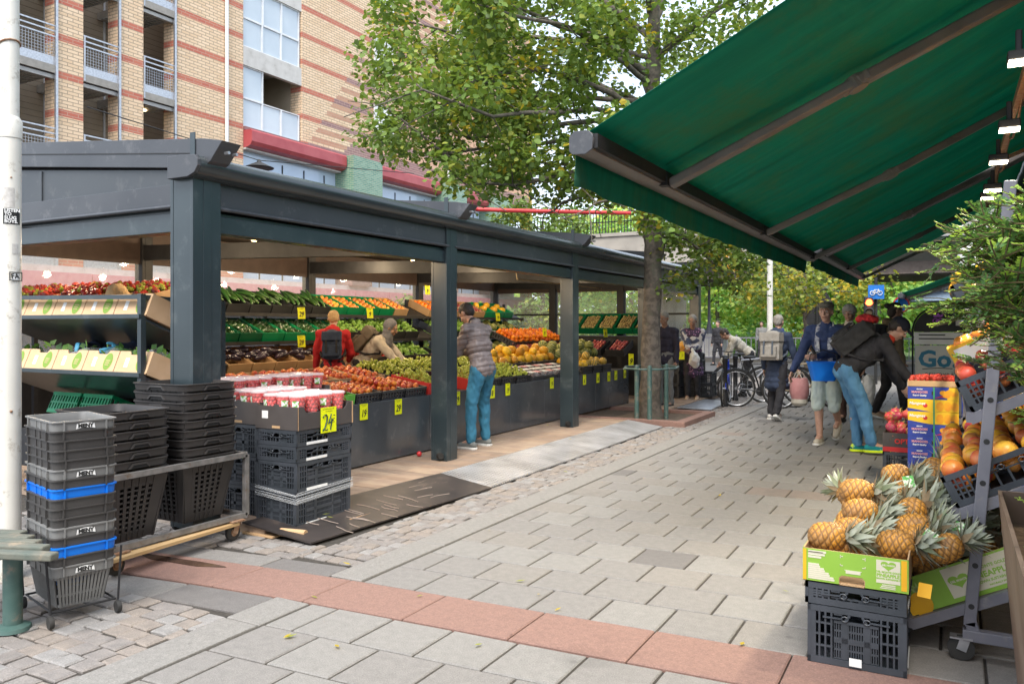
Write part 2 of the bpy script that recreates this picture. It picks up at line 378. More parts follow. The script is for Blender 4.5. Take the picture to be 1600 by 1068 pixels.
# gutter with a rounded front
prof = [(KX-.08, 2.55), (KX+.13, 2.55), (KX+.2, 2.575), (KX+.235, 2.62), (KX+.235, 2.665), (KX+.2, 2.7), (KX+.05, 2.71), (KX-.08, 2.71)]
b = MB(); b.prism(prof, 3.82, 17.07, 'y'); gut = b.build('gutter', mat('gutter_paint', (.035,.045,.05), (.05,.06,.064), rough=.2, scale=2), pav, smooth=True, angle=50)
b = MB(); b.prism([(x*1., z) for x, z in prof], 3.79, 3.82, 'y'); b.build('gutter_end_cap', m2, gut, bevel=.004)
RS_ = .1        # roof pitch
def roofz(x): return 2.74+(-4.55-x)*RS_
for i, y in enumerate(PYS):
    # roof rail with curved nose over each frame
    b = MB(); x0, x1 = -4.42, -9.95
    h = .2; y0, y1 = y-.1, y+.07
    nose = [(x1, roofz(x1)), (-4.75, roofz(-4.75)), (-4.62, roofz(-4.62)+.005), (-4.54, roofz(-4.6)+.045), (-4.49, roofz(-4.6)+.1), (-4.42, roofz(-4.45)+h-.01), (-4.6, roofz(-4.6)+h+.01), (x1, roofz(x1)+h)]
    nose = [(x, z-.13) for x, z in nose]
    b.prism(nose, y0, y1, 'y'); rr = b.build('roof_rail', m2, pav, bevel=.004)
    b = MB(); b.prism([(x1, roofz(x1)-.03), (-4.7, roofz(-4.7)-.03), (-4.7, roofz(-4.7)-.022), (x1, roofz(x1)-.022)], y0-.004, y0-.001, 'y'); b.build('rail_groove', M_['black'], rr)
    b = MB(); b.box(-4.74, y0-.008, 2.62, -4.69, y0-.001, 2.88); b.build('rail_bracket', mt, rr)
    b = MB()
    for zz in (.03,-.04): b.tube([(-4.44-.02, y+zz, roofz(-4.5)-.02), (-4.42, y+zz, roofz(-4.5)-.02)], .012, 8)
    b.build('rail_bolt', M_['steel'], rr)
b = MB(); b.prism([(-4.75, 2.60), (-9.95, 2.60+5.2*RS_), (-9.95, 2.66+5.2*RS_), (-4.75, 2.66)], 3.98, 17.0, 'y'); b.build('roof_panel', M_['darkmetal'], pav)
# ceiling slats under the roof
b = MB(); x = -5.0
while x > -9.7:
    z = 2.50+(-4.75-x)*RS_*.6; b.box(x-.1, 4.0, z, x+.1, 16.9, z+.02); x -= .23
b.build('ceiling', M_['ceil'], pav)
for y in PYS: 
    b = MB(); b.prism([(-4.9, 2.28), (-9.75, 2.42), (-9.75, 2.62), (-4.9, 2.47)], y-.06, y+.06, 'y'); b.build('cross_beam', mt if y < 4 else M_['darkmetal'], pav)
# side wall panel above the left opening
b = MB(); b.prism([(-4.95, 2.53), (-9.9, 2.53), (-9.9, 3.1), (-4.75, 2.62), (-4.75, 2.53)], 3.9, 3.93, 'y'); b.box(-6.6, 3.888, 2.53, -6.57, 3.9, 2.78); b.build('side_panel', mat('side_panel_paint', (.045,.052,.06), (.056,.063,.07), rough=.5, scale=1.5, dirt=(.075,.08,.085), dscale=8), pav)
b = MB(); b.box(-9.7, 3.87, 2.36, -4.93, 3.95, 2.53); b.tube([(-9.7, 3.86, 2.365), (-4.93, 3.86, 2.365)], .016, 8); b.build('fascia_panel', m2, pav, bevel=.003)
b = MB(); b.box(-9.7, 3.9, 2.19, -4.93, 4.04, 2.33); b.build('side_beam', mt, pav, bevel=.004)
# rear glazing: brown upper panel, glass, transom
for a, b_ in zip(PYS, PYS[1:]):
    b = MB(); b.box(KB-.03, a+.08, 2.36, KB+.03, b_-.08, 2.85); b.build('rear_blind', mat('brown_blind', (.045,.028,.022), (.06,.038,.03), rough=.7) if 'brown_blind' not in MATS else MATS['brown_blind'], pav)
    b = MB(); b.box(KB-.004, a+.08, .9, KB+.004, b_-.08, 2.36); b.build('rear_glass', M_['glass'], pav)
    b = MB(); b.box(KB-.025, a+.08, 1.74, KB+.025, b_-.08, 1.78); b.box(KB-.03, a+.08, .06, KB+.03, b_-.08, .9); b.build('rear_sill', M_['darkmetal'], pav)
for a, c in ((-9.7,-8.3),(-8.1,-6.6),(-6.4,-4.95)):
    b = MB(); b.box(a, 16.93, 2.3, c, 16.97, 2.6); b.build('end_blind', MATS['brown_blind'], pav)
    b = MB(); b.box(a, 16.946, .9, c, 16.954, 2.3); b.build('end_glass', M_['glass'], pav)
    b = MB(); b.box(a, 16.93, 1.76, c, 16.97, 1.8); b.box(a, 16.92, .06, c, 16.98, .9); b.build('end_sill', M_['darkmetal'], pav)
# cable run with junction boxes under the ceiling
b = MB(); b.tube([(-5.6, 4.1, 2.37), (-5.6, 7.1, 2.36), (-5.6, 10.3, 2.36)], .012, 6); b.tube([(-5.6,10.3,2.36),(-5.6,10.34,2.2),(-5.6,13.6,2.2)], .01, 6); b.build('cable_run', mat('tan_cable', (.45,.34,.2), rough=.6), pav)
for y in (7.0, 10.3, 6.2):
    b = MB(); b.box(-5.64, y-.035, 2.32, -5.56, y+.035, 2.4); b.build('junction_box', MATS['tan_cable'], pav, bevel=.005)
lampm = emis('warm_lamp_glow', (1,.62,.25), 14)
cl = 0
for y in (5.2, 6.3, 7.9, 8.9, 10.0, 11.6, 13.0, 14.9):
    for x in (-6.4, -8.4):
        z = 2.49+(-4.75-x)*.06
        t = thing('ceiling_lamp', 'small round warm ceiling lamp glowing between the dark slats under the pavilion roof', 'lamp', (x, y, z), group='warm lamps under the pavilion ceiling')
        b = MB(); b.lathe([(.05,0),(.055,-.02),(.04,-.03)], 12); b.build('lamp_ring', M_['darkmetal'], t)
        b = MB(); b.lathe([(.035,-.031),(.001,-.036)], 12); b.build('lamp_lens', lampm, t)
        L = bpy.data.lights.new('ceiling_lamp_light', 'POINT'); L.energy = 15; L.color = (1,.76,.48); L.shadow_soft_size = .06
        lo = bpy.data.objects.new('ceiling_lamp_light', L); COL.objects.link(lo); lo.location = (0,0,-.22); lo.parent = t
# counter, bay by bay
ctm = mat('counter_panel_paint', (.06,.068,.075), (.075,.082,.09), rough=.16, scale=3, spec=.7, dirt=(.10,.105,.11), dscale=7)
ct = thing('sales_counter', 'long glossy dark grey counter facing the deck with yellow price cards clipped along its top', 'counter', (0,0,0))
ys = [5.0, 6.0, 7.62, 9.55, 10.6, 12.55, 13.15, 14.15]
for a, b_ in zip(ys, ys[1:]):
    b = MB(); b.box(-5.31, a+.003, .075, -5.28, b_-.003, .71); b.build('front_panel', ctm, ct, bevel=.003)
b = MB(); b.box(-6.45, 5.0, .66, -5.31, 14.15, .71); b.box(-6.45, 4.98, .06, -5.3, 5.0, .71); b.box(-6.45, 14.15, .06, -5.29, 14.17, .71); b.box(-6.47, 5, .06, -6.45, 14.17, .9); b.build('counter_top', M_['darkmetal'], ct)
# ramps
chk, ntc, bc = newmat('checker_plate'); bc.inputs['Base Color'].default_value = (.5,.5,.51,1); bc.inputs['Metallic'].default_value = .35; bc.inputs['Roughness'].default_value = .42
v = coords(ntc)
wv = []
for rr in (45,-45):
    mp = N(ntc, 'ShaderNodeMapping'); mp.inputs['Rotation'].default_value = (0,0,R(rr)); mp.inputs['Scale'].default_value = (15,34,1); ntc.links.new(v, mp.inputs[0])
    vr = N(ntc, 'ShaderNodeTexVoronoi', Scale=1.); vr.voronoi_dimensions = '2D'; vr.inputs['Randomness'].default_value = 0; ntc.links.new(mp.outputs[0], vr.inputs['Vector']); wv.append(ramp(ntc, vr.outputs[0], .42, .22))
addbump(ntc, bc, mth(ntc, 'MAXIMUM', mth(ntc, 'MULTIPLY', wv[0], 1.), 0.), .9, .012)
nz = N(ntc, 'ShaderNodeTexNoise', Scale=2.5, Detail=8.); ntc.links.new(v, nz.inputs['Vector'])
ntc.links.new(mixc(ntc, mth(ntc, 'ADD', mth(ntc, 'MULTIPLY', wv[0], .8), ramp(ntc, nz.outputs[0], .35, .75)), (.2,.195,.19), (.47,.47,.48)), bc.inputs['Base Color'])
def plate(name, q, m, label, cat):
    b = MB(); b.add([(*p,) for p in q]+[(p[0],p[1],p[2]-.012) for p in q], [(0,1,2,3),(7,6,5,4),(0,4,5,1),(1,5,6,2),(2,6,7,3),(3,7,4,0)]); return tag(b.build(name, m), label, cat)
plate('ramp_plate', [(-3.73,6.36,.016),(-3.72,8.9,.016),(-4.31,8.9,.078),(-4.34,6.36,.078)], chk, 'near half of the pale checker plate steel ramp beside the black board', 'ramp')
plate('ramp_plate', [(-3.72,8.905,.016),(-3.74,11.45,.016),(-4.31,11.52,.078),(-4.31,8.905,.078)], chk, 'far half of the pale checker plate steel ramp that ends at the tree pit', 'ramp')
plate('ramp_plate', [(-4.35,14.0,.05),(-3.75,14.2,.016),(-3.85,16.0,.016),(-4.45,15.8,.06)], M_['steel'], 'grey steel plate lying askew under the woman in the floral tunic', 'ramp')
bb = plate('ramp_board', [(-3.84,4.12,.02),(-3.7,6.34,.02),(-4.32,6.42,.085),(-4.5,4.12,.085)], mat('scratched_black_board', (.026,.022,.022), (.05,.04,.036), rough=.5, scale=3, dirt=(.075,.058,.05), dscale=6), 'scratched black ramp board between the crates and the steel ramp', 'ramp')
b = MB(); random.seed(3)
for i in range(24):
    x = rnd(-4.3,-3.86); y = 4.4+i*.072+rnd(-.02,.02); z = .022+(-3.78-x)*.1+.002
    d = (rnd(.1,.22), rnd(-.03,.05)) if i < 16 else (rnd(-.02,.05), rnd(.1,.25))
    pts = [(x+d[0]*t+rnd(-.012,.012), y+d[1]*t+rnd(-.012,.012), z-d[0]*t*.1+.002) for t in (0,.35,.7,1)]
    b.tube(pts, .0032, 4)
b.build('chalk_scratch', mat('pale_scratch', (.30,.24,.2), rough=.8), bb)
# ---------------- brick apartment building ----------------
BX = -22.
def brickmat():
    m, nt, b = newmat('banded_brick'); v = coords(nt, True)
    def br(c1, c2, mo):
        t = N(nt, 'ShaderNodeTexBrick'); t.inputs['Scale'].default_value = 1.; t.inputs['Brick Width'].default_value = .32; t.inputs['Row Height'].default_value = .1; t.inputs['Mortar Size'].default_value = .012
        t.inputs['Color1'].default_value = rgb(c1); t.inputs['Color2'].default_value = rgb(c2); t.inputs['Mortar'].default_value = rgb(mo); t.inputs['Bias'].default_value = 0
        nt.links.new(v, t.inputs['Vector']); return t
    ye = br((.64,.46,.29), (.73,.55,.37), (.33,.25,.18)); re = br((.43,.12,.08), (.48,.16,.10), (.45,.25,.18)); og = br((.56,.32,.20), (.63,.38,.25), (.5,.34,.25)); pu = br((.23,.13,.125), (.28,.165,.155), (.4,.27,.23))
    sp = N(nt, 'ShaderNodeSeparateXYZ'); nt.links.new(v, sp.inputs[0]); U, Z = sp.outputs[0], sp.outputs[1]   # U = x + y
    Y = U
    fr = mth(nt, 'FRACT', mth(nt, 'DIVIDE', mth(nt, 'ADD', Z, -8.5), 1.057)); band = mth(nt, 'LESS_THAN', fr, .19)
    yel = mixc(nt, band, ye.outputs[0], re.outputs[0])
    # diagonal change from yellow to orange brick, stepped with the courses
    Zq = mth(nt, 'MULTIPLY', mth(nt, 'FLOOR', mth(nt, 'DIVIDE', Z, .15)), .15)
    l1 = mth(nt, 'GREATER_THAN', mth(nt, 'SUBTRACT', Y, mth(nt, 'ADD', mth(nt, 'MULTIPLY', Zq, .72), 17.3)), 0)
    l2 = mth(nt, 'GREATER_THAN', mth(nt, 'SUBTRACT', Y, mth(nt, 'ADD', mth(nt, 'MULTIPLY', Zq, 1.25), 14.7)), 0)
    br2 = br((.42,.22,.14), (.48,.27,.17), (.45,.3,.22)); mid = mixc(nt, mth(nt, 'LESS_THAN', mth(nt, 'FRACT', mth(nt, 'DIVIDE', Z, .4)), .5), ye.outputs[0], br2.outputs[0])
    mid = mixc(nt, band, mid, pu.outputs[0]); far = mixc(nt, band, og.outputs[0], pu.outputs[0])
    low = mth(nt, 'LESS_THAN', Z, 9.15); far = mixc(nt, mth(nt, 'MULTIPLY', low, mth(nt, 'GREATER_THAN', Y, 23.7)), far, pu.outputs[0])
    isf = mth(nt, 'GREATER_THAN', Y, 23.)
    c = mixc(nt, mth(nt, 'MULTIPLY', l1, isf), yel, mid); c = mixc(nt, mth(nt, 'MULTIPLY', l2, isf), c, far)
    nt.links.new(c, b.inputs['Base Color']); b.inputs['Roughness'].default_value = .85
    addbump(nt, b, mth(nt, 'SUBTRACT', 1., ye.outputs['Fac']), .5, .006); return m
BR = brickmat()
gm, nt, b = newmat('green_glazed_brick'); v = coords(nt, True); t = N(nt, 'ShaderNodeTexBrick'); t.inputs['Scale'].default_value = 1.; t.inputs['Brick Width'].default_value = .25; t.inputs['Row Height'].default_value = .075; t.inputs['Mortar Size'].default_value = .008
for k_, c_ in (('Color1', (.09,.21,.15)), ('Color2', (.17,.30,.22)), ('Mortar', (.36,.38,.25))): t.inputs[k_].default_value = rgb(c_)
nt.links.new(v, t.inputs['Vector']); nt.links.new(t.outputs[0], b.inputs['Base Color']); b.inputs['Roughness'].default_value = .25
M_['siding'] = mat('beige_siding', (.34,.28,.2), (.38,.31,.23), rough=.7, scale=2)
M_['conc'] = mat('pale_concrete', (.52,.50,.47), (.45,.43,.40), rough=.8, scale=3, dirt=(.38,.36,.33))
M_['soffit'] = mat('grey_soffit', (.42,.41,.39), (.36,.35,.34), rough=.6)
M_['winw'] = mat('window_reflective_glass', (.42,.48,.53), (.5,.56,.6), rough=.08, scale=.6, spec=.8)
M_['winb'] = mat('blue_shop_glass', (.38,.48,.62), (.48,.58,.70), rough=.06, scale=.5, spec=.8)
M_['pinkc'] = mat('red_canopy_panel', (.34,.05,.058), (.39,.075,.08), rough=.4, scale=2)
M_['alu'] = mat('window_frame_white', (.66,.67,.68), (.6,.61,.62), rough=.4)
bd = thing('apartment_building', 'tall yellow and orange brick apartment block with red bands and balconies across the street', 'building', (BX, 0, 0))
ZT = 19.
def bw(name, y0, y1, z0, z1, m=None, x0=-.6, x1=0., parent=None):
    b = MB(); b.box(x0, y0, z0, x1, y1, z1); return b.build(name, m or BR, parent or bd)
# note: the building's own x is 0 at the facade plane
for (a, c) in ((6.,7.0),(8.6,9.4),(11.4,12.27),(13.47,14.23),(15.41,16.19)): bw('brick_pillar', a, c, 3.2, ZT)
bw('brick_wall', 17.38, 20.19, 3.2, ZT); bw('brick_wall', 23.12, 42.1, 8.62, ZT); bw('yellow_trim', 42.1, 42.5, 3, ZT, mat('yellow_render', (.6,.38,.05), rough=.7))
bw('rear_wall', 5, 20.2, 2.9, ZT, M_['siding'], -2.6, -2.3)
b = MB(); z = 3.
while z < ZT: b.box(-2.31, 5, z, -2.295, 20.2, z+.012); z += .18
b.build('siding_joint', mat('siding_shadow_gap', (.2,.16,.11)), bd)
bw('ground_wall', 5, 42.1, 0, 3.2, mat('ground_floor_front', (.10,.10,.11), (.14,.13,.13), rough=.25), -1, -.1)
for k in range(16):
    b = MB(); y0 = 5+k*2.3; b.box(-.06, y0, 2.25, .5, y0+2.26, 3.0); b.build('pink_awning', mat('pink_awning', (.6,.2,.24), (.66,.27,.3), rough=.5) if 'pink_awning' not in MATS else MATS['pink_awning'], bd)
bw('ground_ledge', 5, 42.1, 3.02, 3.2, M_['conc'], -.5, .2)
floors = [3.2, 5.95, 8.82, 11.69, 14.56, 17.43]
for gi, (a, c) in enumerate(((7.0,8.6),(9.4,11.4),(12.27,13.47),(14.23,15.41),(16.19,17.38))):
    for fz in floors:
        sl_ = bw('floor_slab', a, c, fz-.22, fz, mat('slab_edge', (.3,.28,.25), rough=.8) if 'slab_edge' not in MATS else MATS['slab_edge'], -2.3, .02)
        b = MB()
        y = a+.02
        x = -2.2
        while x < -.1: b.box(x, a, fz-.25, x+.1, c, fz-.225); x += .17
        b.box(-.16, a, fz-.36, -.06, c, fz-.225)
        b.build('soffit', M_['soffit'], sl_)
        # balcony railing: posts, rails, fine mesh, plinth
        r_ = MB(); 
        for yy in (a+.03, c-.03): r_.box(-.03, yy-.02, fz-.2, .03, yy+.02, fz+1.1)
        for zz in (1.1, .95, .8): r_.box(-.02, a, fz+zz-.02, .02, c, fz+zz+.02)
        ry = r_.build('balcony_railing', M_['steel'], bd)
        q = MB(); y = a+.05
        while y < c: q.box(-.006, y, fz+.02, .0, y+.009, fz+.8); y += .085
        z = fz+.1
        while z < fz+.8: q.box(-.004, a, z, .002, c, z+.008); z += .085
        q.box(-.004, a, fz-.05, .004, c, fz+.24)
        q.build('railing_mesh', M_['steel'], ry)
    bw('post_channel', c-.09, c-.02, 3.2, ZT, M_['steel'], .0, .07)
    b = MB(); 
    b.box(-2.29, a+.2, 3.3, -2.25, a+.26, ZT); b.box(-2.29, a+.75, 3.3, -2.24, a+.8, ZT); b.build('door_trim', M_['alu'], bd)
for z_ in (8.82, 5.95):
    b = MB(); b.lathe([(.001,-.02),(.12,-.02),(.13,.0)], 14, (-1., 16.9, z_-.28)); b.build('balcony_lamp', emis('balcony_lamp_glow', (1,.75,.4), 3) if 'balcony_lamp_glow' not in MATS else MATS['balcony_lamp_glow'], bd)
# glazed loggia column between the brick piers
def window(name, y0, y1, z0, z1, ny, zs, m, x=-.12, fw=.07, parent=bd):
    f = MB()
    for i in range(ny+1):
        yy = y0+(y1-y0)*i/ny; f.box(x-.05, max(yy-fw/2, y0), z0, x+.05, min(yy+fw/2, y1), z1)
    for zz in [z0]+zs+[z1]: f.box(x-.045, y0, max(zz-fw/2, z0), x+.045, y1, min(zz+fw/2, z1))
    fo = f.build(name, M_['alu'], parent)
    p = MB(); p.box(x-.012, y0+.01, z0+.01, x, y1-.01, z1-.01); p.build('pane', m, fo); return fo
bw('loggia_side', 23.121, 23.2, 8.6, ZT, M_['siding'], -2.2, -.61); bw('loggia_side', 20.1, 20.188, 8.6, ZT, M_['siding'], -2.2, -.61)
for fz in (8.62, 11.49, 14.36, 17.2): bw('loggia_floor', 20.19, 23.12, fz-.14, fz, M_['soffit'], -1.99, -.21)
bw('loggia_back', 20.19, 23.12, 8.6, ZT, M_['siding'], -2.2, -2.)
for fz in (8.62, 11.49, 14.36):
    bw('loggia_panel', 20.19, 23.12, fz+2.2, fz+2.87, M_['conc'], -.2, -.02)
    window('window', 20.22, 23.05, fz+.02, fz+1.05, 3, [], M_['winw'])
    window('window', 20.22, 21.2, fz+1.05, fz+2.2, 1, [], M_['winw'])
    if fz > 9: window('window', 21.2, 23.05, fz+1.05, fz+2.2, 2, [], M_['winw'])
# small white windows in the orange brick
for (y0, z0) in ((27.5,9.75),(27.5,12.7),(36.2,9.9),(36.2,12.8),(33.9,15.8),(27.5,15.6)): window('window', y0, y0+1.35, z0, z0+1.5, 3, [], M_['paper'], x=.02)
for y in (19.39, 33.3):
    b = MB(); b.tube([(.08, y, 5.), (.08, y, ZT)], .06, 10); b.build('drain_pipe', M_['white'], bd, smooth=True)
# canopy level: dark course, red canopies, green piers, blue glass
bw('string_course', 20.19, 42.1, 8.5, 8.62, mat('plum_tile', (.2,.1,.1), (.26,.14,.13), rough=.5), -.6, .08)
def canopy(y0, y1, z1):
    b = MB(); pr = [(-.3, z1), (.36, z1), (.42, z1-.06), (.42, z1-.42), (.34, z1-.55), (.18, z1-.61), (-.3, z1-.62)]; b.prism(pr, y0, y1, 'y'); o = b.build('red_canopy', M_['pinkc'], bd, smooth=True, angle=30)
    q = MB(); q.box(-.19, y0, z1-.68, .12, y1, z1-.623); q.build('canopy_soffit', M_['conc'], o)
for (a, c) in ((20.2,25.25),(27.25,32.2),(34.05,36.7)): canopy(a, c, 8.48); bw('shop_glass', a, c, 3.2, 8.4, M_['winb'], -.28, -.2)
for (a, c) in ((25.3,27.2),(32.23,34.),(36.75,38.6)):
    p = bw('green_pier', a, c, 6.75, 8.49, gm, -.9, .72); bw('pier_foot', a-.08, c+.08, 6.5, 6.749, M_['pinkc'], -.9, .8, p); bw('pier_base', a+.3, c-.3, 3.2, 6.499, BR, -.9, .4, p)
for a, c in ((20.2,25.3),(27.2,32.2),(34,36.7)):
    b = MB(); y = a+.9
    while y < c: b.box(-.2, y, 3.2, -.17, y+.04, 7.6); y += 1.15
    b.build('glazing_bar', M_['darkmetal'], bd)
# hanging street lamp on a wire in front of the shop glass
sl2 = thing('hanging_lamp', 'black bowl shaped street lamp hung on a wire before the blue shop glass', 'lamp', PX(405, 262, -15.))
b = MB(); b.lathe([(.03,.2),(.06,.14),(.1,.12),(.36,.0),(.34,-.02),(.001,-.02)], 20); b.build('lamp_shade', M_['black'], sl2, smooth=True)
b = MB(); b.tube([(0,-4.5,.42),(0,0,.18),(0,6.5,.95)], .012, 5); b.build('suspension_wire', M_['black'], sl2)
# red hose/banner pole across the street behind the tree
b = MB(); a, c = PX(690, 322, -14.), PX(985, 333, -10.); b.tube([a, PX(700,318,-14.), PX(745,327,-14), PX(800,329,-13.), c], .07, 8); b.T = Matrix(); b.tube([a+Vector((-1.5,-.3,.05)), a], .07, 8)
tag(b.build('red_hose', mat('red_hose', (.5,.03,.03), rough=.5), smooth=True), 'red pipe strung across behind the pavilion roof and the street tree', 'pipe')
# ---------------- elevated road bridge ----------------
br = thing('road_bridge', 'elevated concrete road bridge with brown girders crossing above the end of the street', 'bridge', (0, 36, 0))
cm = mat('bridge_concrete', (.36,.33,.29), (.28,.26,.23), rough=.85, scale=1.2, dirt=(.22,.2,.18), dscale=.7)
b = MB(); b.box(-60, 0, 4.65, 30, 7, 4.95); b.build('bridge_deck', cm, br)
b = MB(); b.box(-60, -.35, 4.45, 30, 0, 5.95); b.box(-60, -.42, 5.8, 30, .05, 5.96); b.build('parapet', cm, br)
for k in range(8):
    b = MB(); b.box(-60, .3+k*.9, 3.72, 30, .5+k*.9, 4.65); b.box(-60, .2+k*.9, 3.66, 30, .6+k*.9, 3.72); b.build('girder', mat('brown_girder', (.12,.095,.08), (.16,.13,.11), rough=.7) if 'brown_girder' not in MATS else MATS['brown_girder'], br)
for x in (-24, -13.2, 3.5):
    b = MB(); b.box(x-.5, 3, -.02, x+.5, 7, 3.66); b.build('bridge_pier', cm, br)
b = MB(); 
for z in (6.5, 6.95): b.box(-60, -.2, z, 30, -.15, z+.05)
x = -40
while x < 10: b.box(x, -.2, 5.96, x+.03, -.16, 6.95); x += .16
b.build('bridge_railing', M_['darkmetal'], br)
b = MB(); b.tube([(-8.7,-.5,4.9),(-8.65,-.6,4.3),(-8.45,-.6,4.05),(-8.15,-.6,4.0)], .09, 8); b.build('orange_pipe', mat('orange_pipe', (.75,.35,.03), rough=.5), br, smooth=True)
# grey sign fascia at the far end of the awnings
sg = thing('fascia_sign', 'pale grey overhead fascia with large white letters beyond the awnings', 'sign', (-.3, 25., 0))
b = MB(); b.box(-2.2, 0, 4.0, 5., .4, 4.95); b.build('sign_panel', mat('sign_grey', (.26,.25,.25), (.3,.29,.29), rough=.6), sg)
text_mesh('sign_letters', 'ND  7', .95, M_['white'], sg, face_M((.6,-.012,4.48), (0,-1,0)), .01, bold=.015)
b = MB(); b.box(-2.2, .4, 4.0, 5, 9, 4.3); b.build('sign_soffit', M_['soffit'], sg)
# ---------------- foliage ----------------
def leafmat(name, c, tr=.35, rough=.5):
    m, nt, b = newmat(name); oi = N(nt, 'ShaderNodeTexNoise', Scale=1.2, Detail=2.)
    nt.links.new(coords(nt), oi.inputs['Vector'])
    col = mixc(nt, ramp(nt, oi.outputs[0], .35, .65), c, tuple(v*.72 for v in c)); nt.links.new(col, b.inputs['Base Color'])
    b.inputs['Roughness'].default_value = rough; b.inputs['Specular IOR Level'].default_value = .35
    t = N(nt, 'ShaderNodeBsdfTranslucent'); nt.links.new(mixc(nt, .5, col, tuple(min(1, v*1.6) for v in (c[0]*1.15, c[1], c[2]*.4))), t.inputs[0])
    mx = N(nt, 'ShaderNodeMixShader'); mx.inputs[0].default_value = tr
    nt.links.new(b.outputs[0], mx.inputs[1]); nt.links.new(t.outputs[0], mx.inputs[2]); nt.links.new(mx.outputs[0], nt.nodes['Material Output'].inputs[0]); return m
LEAF = [leafmat('leaf_green', (.15,.245,.045)), leafmat('leaf_mid', (.19,.285,.055)), leafmat('leaf_dark', (.095,.15,.035)), leafmat('leaf_lime', (.32,.36,.06)), leafmat('leaf_yellow', (.55,.42,.04))]
def leaf_cloud(centres, radii, per, size, flat=.6, probs=(.33,.27,.2,.14,.06), droop=.5, mats=None, name='crown', parent=None, shape='leaf'):
    """many leaf blades round the given clump centres, one mesh"""
    C = np.repeat(np.array(centres, 'f'), per, 0); Rr = np.repeat(np.array(radii, 'f'), per)
    n = len(C); d = RS.normal(size=(n,3)); d /= np.linalg.norm(d, axis=1)[:,None]
    rr = RS.uniform(0, 1, n)**.45
    P_ = C+d*(Rr*rr)[:,None]*np.array((1,1,flat))
    nrm = RS.normal(size=(n,3))*.55+np.array((0,0,.9))+d*.35; nrm /= np.linalg.norm(nrm, axis=1)[:,None]
    ax = RS.normal(size=(n,3)); ax[:,2] -= droop; ax -= nrm*(ax*nrm).sum(1)[:,None]; ax /= np.linalg.norm(ax, axis=1)[:,None]
    bx = np.cross(nrm, ax); sz = size*RS.uniform(.65, 1.25, n)
    if shape == 'leaf': prof = [(0,0,0),(.3,.42,.06),(.7,.34,.02),(1.,0,-.08),(.7,-.34,.02),(.3,-.42,.06)]; F = [(0,1,2,3),(0,3,4,5)]
    else: prof = [(0,.09,0),(1.,.05,0),(1.08,-.03,0),(0,-.09,0)]; F = [(0,1,2,3)]
    V = np.stack([P_+(ax*a+bx*b_+nrm*c_)*sz[:,None] for a, b_, c_ in prof], 1).reshape(-1,3)
    k = len(prof); base = (np.arange(n)*k)[:,None]
    faces = np.concatenate([base+np.array(f)[None] for f in F], 1).reshape(-1, 4)
    clump = np.repeat(RS.uniform(0, 1, len(centres)), per); pick = np.clip(clump*.55+RS.uniform(0, 1, n)*.6-.05, 0, .999); cum = np.cumsum(probs)/sum(probs)
    mi = np.searchsorted(cum, pick); mi = np.minimum(mi, len(mats or LEAF)-1)
    me = bpy.data.meshes.new(name); me.vertices.add(len(V)); me.vertices.foreach_set('co', V.ravel())
    nf = len(faces); me.loops.add(nf*4); me.loops.foreach_set('vertex_index', faces.ravel()); me.polygons.add(nf)
    me.polygons.foreach_set('loop_start', np.arange(nf)*4); me.polygons.foreach_set('loop_total', np.full(nf, 4))
    for m in (mats or LEAF): me.materials.append(m)
    me.polygons.foreach_set('material_index', np.repeat(mi, len(F))); me.update(calc_edges=True); me.validate()
    o = bpy.data.objects.new(name, me); COL.objects.link(o); o.parent = parent; return o
bark = mat('lime_tree_bark', (.15,.125,.10), (.08,.068,.055), rough=.95, scale=14, bump=.9, bscale=26, lo=.4, hi=.6, dirt=(.13,.135,.09), dscale=7)
def limb(mb, pts, r0, r1, n=8, wob=.06):
    pts = [Vector(p) for p in pts]; out = []
    for a, b_ in zip(pts, pts[1:]):
        k = max(2, int((b_-a).length/.45))
        for i in range(k): out.append(a.lerp(b_, i/k))
    out.append(pts[-1]); m = len(out)
    out = [p+Vector((rnd(-wob,wob), rnd(-wob,wob), rnd(-wob,wob)*.5)) if 0 < i < m-1 else p for i, p in enumerate(out)]
    mb.tube(out, [r0+(r1-r0)*i/(m-1) for i in range(m)], n); return out
# --- the big street tree ---
random.seed(21)
TX, TY = -4.25, 12.35
tr = thing('lime_tree', 'tall leafy street tree growing from the paved pit beside the pavilion', 'tree', (TX, TY, 0))
tb = MB()
D0 = -SN*TX+CS*TY
def tp(px, py, dd=0.):      # a point of the crown at the trunk's distance plus dd
    r = Vector(ray(px, py)); d = D0+dd; p = Vector((r.x*d, r.y*d, EYE+r.z*d)); return p-Vector((TX, TY, 0))
trunk = [tp(1018,668), tp(1016,620), tp(1017,560), tp(1018,500), tp(1021,430), tp(1022,380), tp(1012,340), tp(1010,290), tp(1014,220), tp(1020,140), tp(1022,60), tp(1020,-40), tp(1025,-200), tp(1020,-360)]
rad = [.22,.17,.152,.145,.145,.15,.155,.13,.125,.115,.105,.095,.07,.04]
fine = []; fr = []
for i in range(len(trunk)-1):
    for k in range(4): fine.append(trunk[i].lerp(trunk[i+1], k/4)); fr.append(rad[i]+(rad[i+1]-rad[i])*k/4)
n_ = 18; vs = []
tb.tube(fine, fr, n_)
tb.v = [tuple(Vector(v)+Vector((v[0]-0, v[1]-0, 0)).normalized()*.02*noise.noise(Vector((v[0]*6, v[1]*6, v[2]*2.2)))*1.6) for v in tb.v]
tb.sph(tp(1024, 385)+Vector((.06,-.06,0)), (.13,.13,.2), 10, 8)
cl = []; cr = []
